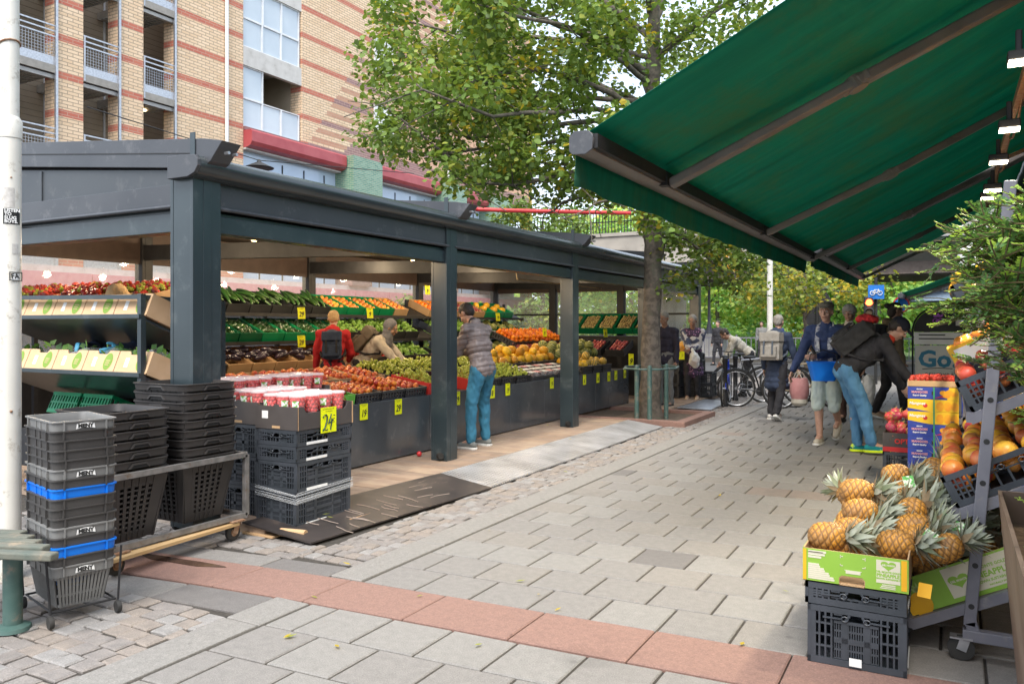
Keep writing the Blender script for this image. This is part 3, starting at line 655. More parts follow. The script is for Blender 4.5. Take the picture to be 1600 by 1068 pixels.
def branch(start, ends, r0, depth=0):
    pts = limb(tb, [start]+ends, r0, r0*.3, 7, .07)
    for i, p in enumerate(pts):
        if i > len(pts)*.35:
            for q in range(2):
                tip = p+Vector((rnd(-.75,.75), rnd(-.75,.75), rnd(-.5,.45))); limb(tb, [p, tip], r0*.22, .006, 5, .03); cl.append(tip); cr.append(rnd(.32,.55))
    cl.append(pts[-1]); cr.append(.5)
T_ = lambda py: tp(1016, py)
for (sy, ends, r0) in (
    (190, [(960,150,-.2),(860,110,-.6),(760,120,-1.),(680,150,-1.2)], .06), (215, [(950,190,.1),(850,200,0),(740,215,-.2),(640,180,-.3)], .055),
    (120, [(930,60,-.5),(820,20,-1),(700,-10,-1.4)], .06), (60, [(900,-30,.4),(780,-90,.6)], .055), (240, [(960,250,-.9),(880,270,-1.6),(800,290,-2),(730,290,-2.1)], .05),
    (150, [(990,100,1),(960,60,2),(930,30,3.2)], .06), (170, [(930,130,1.2),(800,90,2.2),(690,70,2.6)], .05), (100, [(1080,40,-.3),(1140,0,-.6),(1200,-20,-.8)], .06), (200, [(1100,180,.6),(1170,160,1.2),(1260,150,1.4)], .055),
    (20, [(1000,-80,-1),(960,-180,-2)], .06), (50, [(1060,-60,.8),(1120,-160,1.4)], .06), (235, [(1040,230,-1.2),(1050,210,-2.2)], .045), (250, [(930,290,.8),(880,320,1.3),(850,335,1.5)], .04),
    (180, [(900,170,-1.5),(770,180,-2.6),(660,140,-3)], .05), (130, [(880,40,-2),(760,10,-3)], .05), (250, [(980,280,-1.2),(950,310,-1.9),(920,325,-2.2)], .04), (265, [(960,300,.2),(930,330,.3)], .03), (245, [(900,260,1.8),(780,250,2.2),(720,270,2.4)], .04),
    (90, [(880,60,.4),(740,60,.6),(620,30,.6)], .05), (350, [(1060,360,.2),(1100,395,.6),(1130,425,.9)], .04), (345, [(1075,375,-.2),(1110,400,-.3)], .03), (355, [(1090,350,.8),(1130,380,1.4),(1160,400,1.6)], .035), (230, [(880,220,-.4),(700,240,-.9),(600,165,-1)], .045), (160, [(820,150,.8),(680,100,.9),(605,60,.9)], .05)):
    branch(T_(sy), [tp(*e) for e in ends], r0)
tb.build('trunk', bark, tr, smooth=True, angle=70)
for _ in range(75):
    px_, py_ = (rnd(600,1000), rnd(-20,290)) if random.random() < .72 else (rnd(1030,1210), rnd(-20,170)); cl.append(tp(px_, py_, rnd(-2.2,2.6))); cr.append(rnd(.35,.6))
for _ in range(70):            # upper crown, above the picture and behind
    a = rnd(0, 2*PI); q = rnd(.3, 1)**.5; cl.append(Vector((4.3*q*math.cos(a), 4.3*q*math.sin(a), rnd(6.6, 11)))); cr.append(rnd(.5,.8))
def keep(p):
    w_ = p+Vector((TX, TY, 0)); d_ = -SN*w_.x+CS*w_.y; u_ = CS*w_.x+SN*w_.y; x_ = CXP+FPX*u_/d_; y_ = HZ-FPX*(w_.z-EYE)/d_
    return not ((x_ < 1005 and y_ > 308) or (x_ < 690 and y_ > 240) or (x_ < 572))
kp = [i for i, p in enumerate(cl) if keep(p)]; cl = [cl[i] for i in kp]; cr = [min(cr[i], .5) if cl else 0 for i in kp]
leaf_cloud(cl, cr, 125, .088, flat=.75, parent=tr, name='crown', probs=(.34,.29,.16,.18,.03))
# pit kerb and guard
pk = MB()
for q in ([(-5.4,11.62),(-3.62,11.62),(-3.62,11.78),(-5.4,11.78)], [(-3.62,11.62),(-3.46,11.62),(-3.46,13.4),(-3.62,13.4)], [(-5.4,13.28),(-3.62,13.28),(-3.62,13.42),(-5.4,13.42)]):
    tile(pk, 0, 0, 0, 0, .075, 0, .012, 0, q)
tag(pk.build('pit_kerb', red_m), 'pinkish granite kerb framing the soil pit round the street tree', 'kerb')
b = MB(); b.box(-5.35, 11.75, -.03, -3.62, 13.3, .02); tag(b.build('pit_soil', mat('dark_soil', (.07,.05,.035), (.11,.08,.055), rough=.95, scale=14, bump=.8, bscale=30)), kind='structure')
gp = mat('green_guard_paint', (.05,.105,.092), (.08,.135,.12), rough=.5, scale=12, dirt=(.2,.17,.13), dscale=12)
tg = thing('tree_guard', 'worn green tubular guard with a flat top ring round the base of the street tree', 'tree guard', (TX, TY, 0))
gz = .87
for px, dd in ((995,-.45),(1015,-.62),(1041,-.1),(1030,.55)):
    p = tp(px, 560, dd); b = MB(); b.tube([(p.x, p.y, 0), (p.x, p.y, gz)], .036, 10); b.lathe([(.036,0),(.03,.025),(.001,.04)], 10, (p.x, p.y, gz)); b.build('guard_post', gp, tg, smooth=True)
b = MB(); ring = [tp(x, 578, d) for x, d in ((975,-.3),(1000,-.58),(1030,-.62),(1056,-.3),(1060,.3),(1035,.55),(1000,.55),(978,.3))]
ring = [Vector((p.x, p.y, gz-.03)) for p in ring]; b.tube(ring, .017, 8, closed=True); b.build('guard_ring', gp, tg, smooth=True)
# --- further trees ---
FARL = [leafmat(n_, c_, .45) for n_, c_ in (('far_leaf_green', (.28,.52,.15)), ('far_leaf_mid', (.35,.56,.17)), ('far_leaf_dark', (.18,.38,.12)), ('far_leaf_lime', (.5,.62,.17)), ('far_leaf_yellow', (.58,.48,.09)))]  # far leaves lightened: sunlit, hazy look is put into the leaf colours
def tree(label, x, y, h, crown, lean=0., mats=None, per=70, size=.16, probs=(.33,.27,.2,.14,.06), tr_r=.14, group=None, nc=60, zlo=.3):
    t = thing('street_tree' if group is None else 'park_tree', label, 'tree', (x, y, 0), group=group); b = MB()
    pts = limb(b, [(0,0,-.02), (lean*.4,0,h*.45), (lean,0,h*.85)], tr_r, tr_r*.25, 8, .05)
    cs, rs = [], []
    for i in range(nc):
        a = rnd(0, 2*PI); u = rnd(-1, 1); q = rnd(.35, 1)**.6
        p = Vector((lean+crown*q*math.cos(a)*math.sqrt(1-u*u), crown*q*math.sin(a)*math.sqrt(1-u*u), h*(zlo+1)/2+u*h*(1-zlo)/2*q)); cs.append(p); rs.append(crown*rnd(.2,.36))
        if i < 14: limb(b, [pts[min(len(pts)-1, int(len(pts)*rnd(.45,.9)))], p], tr_r*.3, .015, 5, .1)
    b.build('trunk', bark, t, smooth=True); leaf_cloud(cs, rs, per, size, flat=.8, parent=t, probs=probs, mats=mats); return t
random.seed(5)
tree('slender tree with thin spreading yellow green crown behind the man in the flat cap', -3.75, 25.0, 3.8, 2.2, per=75, size=.12, tr_r=.085, nc=55, zlo=.5, probs=(.15,.25,.1,.32,.18))
parkspec = [(-17.5,44,9,4.2,0),(-12.8,47,7.5,3.8,1),(-8.6,45,6.8,3.6,0),(-6,50,8.5,4,2),(-3.5,46,6.5,3.2,0),(-1.2,52,8,3.6,1),(1.6,50,6.5,3.2,3),(-10.5,56,10,5,2),(-15,58,11,5,0),(4.,58,8,4,3),(-21,48,10,4.5,2),(.2,66,6.,4,3)]
nm_ = ['broad fresh green park tree', 'pale yellow green park tree', 'dense darker green park tree', 'yellowing autumn park tree']
wh = ['at the far left past the pavilion end', 'just right of the pavilion end', 'behind the old street lamp', 'behind the white pole', 'behind the slender street tree', 'behind the woman with the rucksack', 'beyond the traffic light', 'in the second row above the street lamp', 'in the second row left of the street lamp', 'right of the traffic light, behind the sign board', 'far left behind the bridge pier', 'in front of the red brick house']
for i, (x, y, h, c, k) in enumerate(parkspec):
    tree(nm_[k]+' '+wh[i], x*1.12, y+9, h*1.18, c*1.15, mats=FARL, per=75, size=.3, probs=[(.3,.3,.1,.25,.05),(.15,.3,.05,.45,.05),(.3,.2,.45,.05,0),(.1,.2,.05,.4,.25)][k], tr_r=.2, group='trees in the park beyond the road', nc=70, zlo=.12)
# wood closing the view behind the park
cs = [Vector((rnd(-75,25), rnd(74,80), rnd(.3,1)**1*rnd(.2,8.5))) for _ in range(520)]
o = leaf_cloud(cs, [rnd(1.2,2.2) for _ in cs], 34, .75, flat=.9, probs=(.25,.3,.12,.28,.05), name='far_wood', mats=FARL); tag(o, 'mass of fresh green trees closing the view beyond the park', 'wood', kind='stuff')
cs = [Vector((rnd(-45,14), rnd(42,45), rnd(.1,1.5))) for _ in range(260)]
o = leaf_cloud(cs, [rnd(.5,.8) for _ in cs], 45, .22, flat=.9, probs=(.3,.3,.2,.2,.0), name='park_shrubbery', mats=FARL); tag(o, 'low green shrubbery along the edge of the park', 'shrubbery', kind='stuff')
# willow like tree peeping over the pavilion roof
t = tree('feathery grey green tree rising behind the pavilion roof left of the street tree', -14.8, 29.5, 6.9, 2.4, per=90, size=.16, probs=(.4,.1,.4,.1,0), tr_r=.15, nc=60, zlo=.35)
# shrubs seen through the pavilion glazing
for i, (x, y) in enumerate(((-14.5,19.5),(-13.2,21.5),(-11.,22.))):
    tree(['rounded green bush behind the pavilion rear glass', 'loose light green bush outside the glazed pavilion corner', 'small green bush outside the end glazing of the pavilion'][i], x, y, 2.4, 1.3, per=70, size=.14, tr_r=.05, nc=30, zlo=.1, group='bushes behind the pavilion')
# --- yew bush in a rusty planter, right foreground ---
pl = thing('planter_box', 'tall rusty brown steel planter box at the right edge holding the yew bush', 'planter', (0, 0, 0))
cor = mat('corten_steel', (.16,.105,.075), (.22,.16,.12), rough=.55, scale=3, metal=.3, dirt=(.10,.065,.045), dscale=5)
b = MB()
q0 = [(.235,2.5),(.98,2.5),(.98,3.58),(.235,3.58)]; q1 = [(.165,2.42),(1.03,2.42),(1.03,3.65),(.165,3.65)]; t_ = .012
vs = [(x,y,.03) for x, y in q0]+[(x,y,.86) for x, y in q1]; cx, cy = .6, 3.04
inn = lambda p: (p[0]+t_*(1 if p[0] < cx else -1), p[1]+t_*(1 if p[1] < cy else -1))
vs += [(*inn(p),.86) for p in q1]+[(*inn(p),.7) for p in q1]
b.add(vs, [(i, (i+1) % 4, 4+(i+1) % 4, 4+i) for i in range(4)]+[(4+i, 4+(i+1) % 4, 8+(i+1) % 4, 8+i) for i in range(4)]+[(8+i, 8+(i+1) % 4, 12+(i+1) % 4, 12+i) for i in range(4)]+[(3,2,1,0)]); b.build('steel_shell', cor, pl)
b = MB(); b.box(.19, 2.45, .6, 1.01, 3.62, .74); b.build('soil', mat('bark_mulch', (.09,.055,.035), (.14,.09,.055), rough=.95, scale=25, bump=1., bscale=40), pl)
yw = thing('yew_bush', 'bushy yew with bright green shoot tips filling the rusty planter at right', 'bush', (0, 0, 0))
yst = MB(); YM = [leafmat('yew_needle', (.15,.30,.09), .35), leafmat('yew_dark_needle', (.08,.18,.06), .3), leafmat('yew_bright_tip', (.42,.66,.13), .45)]
random.seed(9); nv, nf_, nm2 = [], [], []
def spray(p, d, L, bright):
    d = d.normalized(); s_ = d.cross(Vector((rnd(-.3,.3), rnd(-.3,.3), 1))).normalized(); u = s_.cross(d)
    yst.tube([p, p+d*L*.6-Vector((0,0,.004)), p+d*L], .0022, 4)
    k = int(L/.0046)
    for i in range(k):
        f = i/k; q = p+d*L*f; sd = 1 if i % 2 else -1; ln = (.023-.008*f)*rnd(.8,1.15)
        a = (s_*sd*rnd(.75,1)+d*rnd(.35,.6)+u*rnd(-.35,.5)).normalized(); wv = a.cross(u).normalized()*.0052
        o = len(nv); nv.extend([q-wv, q+a*ln*.5-wv*1.15+u*.001, q+a*ln, q+a*ln*.5+wv*1.15+u*.001]); nf_.append((o, o+1, o+2, o+3)); nm2.append(2 if f > .55 and bright else (1 if random.random() < .4 else 0))
def bough(p, d, L, lvl):
    pts = limb(yst, [p, p+d*L*.5+Vector((0,0,.02)), p+d*L+Vector((0,0,.03*lvl))], .003*lvl+.001, .0012, 5, .012)
    for i in range(int(L/.017)):
        f = (i+1)/(L/.017); q = p+d*L*f+Vector((rnd(-.01,.01), rnd(-.01,.01), .012*f)); dd = (d*rnd(.4,.9)+Vector((rnd(-1,1), rnd(-1,1), rnd(-.6,.75)))).normalized()
        spray(q, dd, rnd(.05,.11), random.random() < .55)
    spray(p+d*L, d, .08, True)
# bush outline in the photograph: reaches left to about px 1480 at eye height
for i in range(260):
    z0 = rnd(.72, 1.88); c0 = .44-.16*math.exp(-((z0-1.62)/.28)**2); lim = .13 if z0 < 1.25 else (.19 if z0 < 1.42 else (.30 if z0 < 1.8 else .2)); c0 += .05*(z0 < 1.3)
    base = Vector((c0+rnd(-.12,.14), rnd(2.85,3.4), z0)); a = rnd(2.2, 4.7) if i % 4 else rnd(0, 6.28); d = Vector((math.cos(a), math.sin(a)*.7, rnd(-.25,.55))).normalized()
    bough(base, d, rnd(.12, lim), 1)
for i in range(12): limb(yst, [(.45+rnd(-.1,.1), 3.1+rnd(-.1,.1), .7), (.4+rnd(-.15,.15), 3.1+rnd(-.2,.2), 1.4), (.36+rnd(-.15,.2), 3.1+rnd(-.2,.2), 2.0)], .016, .006, 6, .02)
yst.build('stem', mat('yew_twig', (.12,.09,.04), (.17,.13,.06), rough=.8), yw, smooth=True)
me = bpy.data.meshes.new('needles'); me.from_pydata([tuple(v) for v in nv], [], nf_)
for m in YM: me.materials.append(m)
me.polygons.foreach_set('material_index', nm2); o = bpy.data.objects.new('foliage', me); COL.objects.link(o); o.parent = yw
# ---------------- crates, boxes and produce ----------------
def wall_T(c, ang): return Matrix.Translation(c) @ Matrix.Rotation(ang, 4, 'Z')
def slot_rows(mb, x0, x1, z0, z1, y0, y1, n, duty, rows=1):
    """a panel with vertical slots: bars between solid strips"""
    rz = (z1-z0)/rows; s = rz*.22
    for r in range(rows):
        a, c = z0+r*rz, z0+(r+1)*rz
        mb.box(x0, y0, a, x1, y1, a+s/2); mb.box(x0, y0, c-s/2, x1, y1, c); w_ = (x1-x0)/n
        for i in range(n+1):
            xa = max(x0, x0+(i-.5)*w_+w_*duty/2); xb = min(x1, x0+(i+.5)*w_-w_*duty/2); mb.box(xa, y0, a+s/2, xb, y1, c-s/2)
def crate_wall(mb, L, H, fold=False):
    h = L/2
    mb.box(-h, -.014, 0, h, .0, .028); mb.box(-h, -.014, H-.026, h, .0, H)
    for s in (-1,1):
        mb.box(min(s*h, s*(h-.035)), -.014, .028, max(s*h, s*(h-.035)), -.002, H-.026)
        for k in (.05,.075,.1): mb.box(s*(h-k)-.004, -.013, .028, s*(h-k)+.004, 0, H-.026)
        for k in range(3): z = .028+(H-.054)*(k+1)/4; mb.box(min(s*(h-.035), s*(h-.105)), -.012, z-.004, max(s*(h-.035), s*(h-.105)), -.002, z+.004)
    a = h-.11; top = H-.026-(.035 if H > .15 else .028)
    if H > .15:
        slot_rows(mb, -a, a, .03, top, -.012, -.006, max(6, int(L/.022)), .45, 4)
        mb.box(-a, -.013, top-.008, a, -.001, top+.004)
        for z in (.03+(top-.03)*.5,): mb.box(-a, -.012, z-.012, a, -.003, z+.012)
        for k in (-.5,.5): mb.box(a*k-.012, -.012, .03, a*k+.012, -.003, top)
    else:
        mb.box(-a, -.012, .028, -a*.15, -.005, top); mb.box(-a, -.013, top-.006, a, -.001, top)
        for k in (.1,.4,.7): mb.box(a*k, -.012, .028, a*k+.01, -.004, top)
    mb.bar((-a*.5, -.004, top+.004), (-a*.5+.02, -.004, H-.026), .012, .01); mb.bar((a*.5, -.004, top+.004), (a*.5-.02, -.004, H-.026), .012, .01)
    mb.box(-a, -.014, H-.034, -a*.62, -.002, H-.02); mb.box(a*.62, -.014, H-.034, a, -.002, H-.02)
    return top
def folding_crate(label, M, H=.25, L=.6, W=.4, m=None, group=None, strip=True, empty=True):
    m = m or M_['blueblack']; t = thing('folding_crate', label, 'crate', M=M, group=group)
    b = MB(); b.box(-L/2+.01, -W/2+.01, .004, L/2-.01, W/2-.01, .014); b.build('crate_base', m, t)
    for s, (c, ang, ln, nm) in enumerate((((0,W/2,0),PI*0,L,'long_wall'),((0,-W/2,0),PI,L,'long_wall'),((L/2,0,0),-PI/2,W,'end_wall'),((-L/2,0,0),PI/2,W,'end_wall'))):
        b = MB(); b.T = wall_T(c, ang); top = crate_wall(b, ln, H); wl = b.build(nm, m, t)
        q = MB(); q.T = wall_T(c, ang)
        for k in (-.045,.045):
            q.tube([(k+.014*math.cos(a), .004, H-.045+.011*math.sin(a)) for a in [2*PI*i/8 for i in range(8)]], .0035, 5, closed=True); q.bar((k*1.35, .003, H-.045), (k*3., .003, H-.047), .008, .006)
        q.build('latch', m, wl)
        if strip and nm == 'long_wall':
            q = MB(); q.T = wall_T(c, ang); q.box(-.02, .0, .005, .2, .003, .024); q.build('label_strip', M_['paper'], wl)
    return t
def simple_crate(name, label, M, L, W, H, m, group, cat='crate', t_=.012, slots=0, cuts=False):
    """open produce crate or carton: base and four walls; L runs along local x"""
    b = MB(); h, k = L/2, W/2; b.box(-h, -k, 0, h, k, .01)
    if slots:
        for c, ang, ln in (((0,k,0),0,L),((0,-k,0),PI,L),((h,0,0),-PI/2,W),((-h,0,0),PI/2,W)):
            T0 = b.T; b.T = wall_T(c, ang); a = ln/2
            b.box(-a, -t_, .01, a, 0, .03); b.box(-a, -t_-.002, H-.025, a, .004, H); slot_rows(b, -a, a, .03, H-.025, -t_*.7, 0, slots, .5, 2); b.T = T0
    else:
        b.box(-h, -k, .01, h, -k+t_, H); b.box(-h, k-t_, .01, h, k, H)
        b.box(-h, -k+t_, .01, -h+t_, k-t_, H); b.box(h-t_, -k+t_, .01, h, k-t_, H)
    o = b.build(name, m); o.matrix_world = M; return tag(o, label, cat, group)
def proto(name, mb, m, label, cat, smooth=True):
    o = mb.build(name, m, smooth=smooth); o['category'] = cat; o['label'] = label; o.location = (0,0,-50); return o
USED = {}
def put(o, M, label, group):
    """first use moves the source object itself, later uses copy it"""
    if o.name not in USED: USED[o.name] = 1; c = o
    else: c = o.copy(); COL.objects.link(c); USED[c.name] = 1
    c.matrix_world = M; c['label'] = label; c['group'] = group; return c
def rot3(): return Euler((rnd(-3,3), rnd(-3,3), rnd(-3,3))).to_matrix().to_4x4()
def heap(o, M, L, W, z, r, label, group, layers=1, shrink=.75, squash=1., rot=True, skip=0., lim=[0]):
    """round fruit packed in layers in a crate whose frame is M"""
    for k in range(layers):
        l, w = L-2*r*.9-k*r*1.4*shrink, W-2*r*.9-k*r*1.4*shrink; nx, ny = max(1, int(l/(2*r)+.6)), max(1, int(w/(1.8*r)+.6))
        for j in range(ny):
            for i in range(nx):
                if random.random() < skip: continue
                x = -l/2+l*(i+.5*(j % 2)*.8+.3)/max(nx, 1); y = -w/2+w*(j+.5)/ny
                put(o, M @ Matrix.Translation((x+rnd(-.2,.2)*r, y+rnd(-.2,.2)*r, z+k*r*1.35*squash+rnd(-.15,.25)*r)) @ (rot3() if rot else Matrix.Rotation(rnd(-.3,.3), 4, 'Z')) @ Matrix.Scale(rnd(.9,1.08), 4), label, group)
fm = lambda n, c1, c2, **k: mat(n, c1, c2, rough=k.pop('rough', .38), scale=k.pop('scale', 9), obj=True, bump=k.pop('bump', .05), **k)
FM = {}
FM['orange'] = fm('orange_peel', (.80,.22,.01), (.72,.17,.01)); FM['peach'] = fm('nectarine_skin', (.66,.19,.02), (.48,.04,.015), scale=16, lo=.4, hi=.6)
FM['canary'] = fm('yellow_melon_skin', (.72,.42,.03), (.66,.35,.02), scale=6); FM['redonion'] = fm('red_onion_skin', (.22,.03,.05), (.32,.07,.06)); FM['kiwi'] = fm('kiwi_skin', (.20,.15,.06), (.25,.2,.08), rough=.7)
FM['cuke'] = fm('cucumber_skin', (.02,.065,.015), (.04,.10,.02)); FM['zuke'] = fm('courgette_skin', (.035,.07,.02), (.10,.15,.05), scale=25); FM['corn'] = fm('yellow_green_husk', (.42,.38,.06), (.25,.28,.05)); FM['aub'] = fm('aubergine_skin', (.018,.012,.025), (.03,.02,.04), rough=.2)
FM['pepper'] = fm('dark_pepper_skin', (.03,.09,.02), (.02,.05,.02), rough=.25); FM['tomato'] = fm('pink_tomato_skin', (.72,.06,.045), (.62,.04,.04), rough=.25); FM['mango'] = fm('mango_skin', (.62,.30,.06), (.50,.12,.04), scale=7, lo=.4, hi=.65); FM['apple'] = fm('red_apple_skin', (.55,.05,.04), (.62,.25,.06), scale=7, lo=.45, hi=.75)
FM['grape'] = mat('green_grape_skin', (.38,.45,.06), (.48,.5,.09), rough=.3, scale=12); FM['leafy'] = mat('salad_leaf', (.12,.28,.04), (.24,.4,.07), rough=.5, scale=12); FM['redmix'] = mat('red_veg', (.4,.04,.02), (.28,.02,.02), rough=.35, scale=20)
FM['paleorange'] = fm('pale_orange_fruit', (.75,.33,.05), (.62,.18,.03), scale=12); FM['yellowfr'] = fm('yellow_mango_skin', (.72,.42,.03), (.66,.3,.03))
def striped(name, c1, c2):
    m, nt, b = newmat(name); tc = coords(nt); sp = N(nt, 'ShaderNodeSeparateXYZ'); nt.links.new(tc, sp.inputs[0])
    a = mth(nt, 'ARCTAN2', sp.outputs[1], sp.outputs[0]); nz = N(nt, 'ShaderNodeTexNoise', Scale=14.); nt.links.new(tc, nz.inputs['Vector'])
    s_ = mth(nt, 'SINE', mth(nt, 'ADD', mth(nt, 'MULTIPLY', a, 10.), mth(nt, 'MULTIPLY', nz.outputs[0], 2.)))
    nt.links.new(mixc(nt, ramp(nt, s_, -.3, .6), c1, c2), b.inputs['Base Color']); b.inputs['Roughness'].default_value = .5; return m
FM['galia'] = striped('striped_melon_skin', (.30,.30,.09), (.10,.15,.035)); FM['charent'] = striped('yellow_striped_melon_skin', (.62,.38,.06), (.28,.22,.05))
PR = {}
def sp_(r, nu=12, nv=8): b = MB(); b.sph((0,0,0), r, nu, nv); return b
def dimple(r, e=1., nu=14, k=.12):
    b = MB(); pr = []
    for i in range(10):
        a = -PI/2+PI*i/9; q = math.cos(a); z = math.sin(a); z *= (1-k*math.exp(-(q/.3)**2)) if i > 5 else 1; pr.append((max(q*r, 1e-6), z*r*e))
    b.lathe(pr, nu); return b
PR['orange'] = proto('orange', dimple(.042), FM['orange'], '', 'orange'); PR['peach'] = proto('nectarine', dimple(.033, .95), FM['peach'], '', 'nectarine')
b = dimple(.075, 1.25, 14, .05); PR['canary'] = proto('yellow_melon', b, FM['canary'], '', 'melon'); PR['galia'] = proto('striped_melon', dimple(.092, 1.05, 18, .06), FM['galia'], '', 'melon'); PR['charent'] = proto('charentais_melon', dimple(.075, 1., 16, .06), FM['charent'], '', 'melon')
PR['onion'] = proto('red_onion', dimple(.036, .9, 10, -.15), FM['redonion'], '', 'onion'); PR['kiwi'] = proto('kiwi_fruit', sp_((.024,.024,.033), 8, 6), FM['kiwi'], '', 'kiwi'); PR['pal'] = proto('persimmon', dimple(.04, .85, 10), FM['paleorange'], '', 'persimmon')
def longveg(r, L, bend=.02, n=8):
    b = MB(); b.tube([(-L/2,0,0),(-L*.46,0,bend*.2),(-L*.25,0,bend*.8),(0,0,bend),(L*.25,0,bend*.8),(L*.46,0,bend*.2),(L/2,0,0)], [.25*r,.75*r,r,r,r,.8*r,.35*r], n); return b
PR['cuke'] = proto('cucumber', longveg(.021,.34), FM['cuke'], '', 'cucumber'); PR['zuke'] = proto('courgette', longveg(.026,.27,.01), FM['zuke'], '', 'courgette'); PR['corn'] = proto('corn_cob', longveg(.028,.24,.0), FM['corn'], '', 'corn cob')
b = MB(); b.lathe([(.001,-.1),(.035,-.085),(.045,-.03),(.032,.05),(.018,.085),(.001,.09)], 10); PR['aub'] = proto('aubergine', b, FM['aub'], '', 'aubergine'); b = MB(); b.lathe([(.001,-.045),(.025,-.05),(.038,0),(.04,.03),(.02,.045),(.008,.035),(.006,.065),(.001,.066)], 10); PR['pepper'] = proto('green_pepper', b, FM['pepper'], '', 'pepper')
def tiltM(x, y, z, yaw, tilt): return Matrix.Translation((x,y,z)) @ Matrix.Rotation(yaw, 4, 'Z') @ Matrix.Rotation(tilt, 4, 'Y')
def lump(M, L, W, z, n, r, m, name, label, group, spread=1., nu=7, nv=5):
    """heap nobody could count (grapes, berries): one object"""
    b = MB()
    for _ in range(n):
        x, y = rnd(-L/2, L/2), rnd(-W/2, W/2); q = 1-(2*x/L)**2*.5-(2*y/W)**2*.5; b.sph((x, y, z+max(q, 0)*spread*rnd(.2,1)), (r, r, r*1.2), nu, nv, random.randrange(len(m)) if isinstance(m, list) else 0)
    o = b.build(name, m, smooth=True, fix=False); o.matrix_world = M; return tag(o, label, name.replace('_', ' '), group, 'stuff')
# --- shelving frames inside the pavilion ---
def rack(name, label, y0, y1, tiers, xb):
    t = thing(name, label, 'rack', (0,0,0))
    for y in [y0+(y1-y0)*i/3 for i in range(4)]:
        b = MB(); b.bar((xb, y, .06), (xb, y, tiers[-1][1]+.35), .05); b.build('rack_post', M_['darkmetal'], t)
        for x, z in tiers: q = MB(); q.bar((xb, y, z+.2), (x, y, z-.04), .03, .05); q.build('shelf_arm', M_['darkmetal'], t)
    for x, z in tiers: b = MB(); b.prism([(x+.02, z-.03), (x-.55, z+.23), (x-.55, z+.245), (x+.02, z-.015), (x+.02, z+.02), (x+.035, z+.02), (x+.035, z-.03)], y0, y1, 'y'); b.build('shelf', M_['darkmetal'], t)
    return t
TI = [(-8.35,.86),(-8.6,1.27),(-8.85,1.68)]
rack('rear_rack', 'dark three tier sloping rack along the rear glass loaded with vegetable crates', 6.5, 12.7, TI, -9.35)
rack('rear_rack', 'dark sloping rack in the rear right corner stacked with melon and onion crates', 12.8, 16.6, TI, -9.35)
GR = {}
def tier(ti, y, kind, crate, n=1):
    x, z = TI[ti]; lv = ('bottom', 'middle', 'top')[ti]
    M = tiltM(x-.29, y, z+.135, PI, R(-24)); M = Matrix.Translation((x-.27, y, z+.12)) @ Matrix.Rotation(R(24), 4, 'Y')
    nm, cm_, cl_, sl_ = {'g': ('produce_crate', M_['greenp'], 'green plastic crate', 9), 'dg': ('produce_crate', M_['dgreenp'], 'dark green plastic crate', 9), 'b': ('produce_crate', M_['blackp'], 'black plastic crate', 9), 'c': ('carton', M_['card'], 'brown cardboard carton', 0)}[crate]
    words = {'zuke':'courgettes','cuke':'cucumbers','pal':'orange persimmons','orange':'oranges','onion':'red onions','canary':'yellow melons','galia':'striped melons','corn':'pale corn cobs','pepper':'dark green peppers','aub':'aubergines','kiwi':'kiwis','leaf':'green salad heads','red':'red peppers','dark':'dark bagged greens'}[kind]
    simple_crate(nm, f'{cl_} of {words} on the {lv} shelf of the rear rack', M, .54, .40, .14, cm_, f'{cl_}s of {words} on the {lv} rear shelf', 'crate' if crate != 'c' else 'carton', slots=0)
    lab, gr = f'{words} in crates on the {lv} shelf of the rear rack', f'{words} on the {lv} rear shelf'
    if kind in ('zuke','cuke','corn','aub'):
        k = {'zuke':9,'cuke':10,'corn':8,'aub':7}[kind]
        for i in range(k): put(PR[kind], M @ Matrix.Translation((rnd(-.12,.12), -.15+.3*i/(k-1), .13+rnd(0,.06))) @ Euler((rnd(-.2,.2) if kind != 'aub' else PI/2+rnd(-.3,.3), rnd(-.25,.25), rnd(-.5,.5))).to_matrix().to_4x4(), lab, gr)
    elif kind in ('leaf','red','dark'):
        m_ = {'leaf': FM['leafy'], 'red': FM['redmix'], 'dark': FM['pepper']}[kind]
        lump(M, .48, .36, .1, 60, .032, m_, {'leaf':'salad_leaves','red':'red_peppers','dark':'bagged_greens'}[kind], f'heap of {words} in the crate at the {lv} of the rear rack', gr, .1)
    else: heap(PR[kind], M, .5, .36, .11, {'pal':.04,'orange':.042,'onion':.036,'canary':.09,'galia':.09,'pepper':.04,'kiwi':.026}[kind], lab, gr, 1)
random.seed(31)
y = 6.75
for kinds in (('zuke','corn','dark'),)*2+(('cuke','pepper','aub'),)*2: 
    for _ in range(1): tier(2, y, kinds[0], 'b'); tier(1, y, kinds[1], 'b' if kinds[1] == 'corn' else 'dg'); tier(0, y, kinds[2], 'b' if kinds[2] == 'dark' else 'c'); y += .425
for i in range(4):
    tier(2, y, 'cuke', 'b'); tier(1, y, 'pepper', 'g'); tier(0, y, 'aub', 'c'); y += .425
for i in range(5):
    tier(2, y, 'pal', 'g' if i < 4 else 'c'); tier(1, y, 'leaf', 'b'); tier(0, y, 'red' if i < 3 else 'leaf', 'b'); y += .425
y = 12.95
for i in range(8):
    tier(2, y, 'orange' if i < 2 else ('onion' if i < 5 else 'canary'), 'c' if i < 5 else 'g'); tier(1, y, 'leaf' if i < 4 else 'galia', 'b' if i < 4 else 'dg'); tier(0, y, 'leaf' if i < 4 else 'galia', 'b' if i < 4 else 'dg'); y += .425
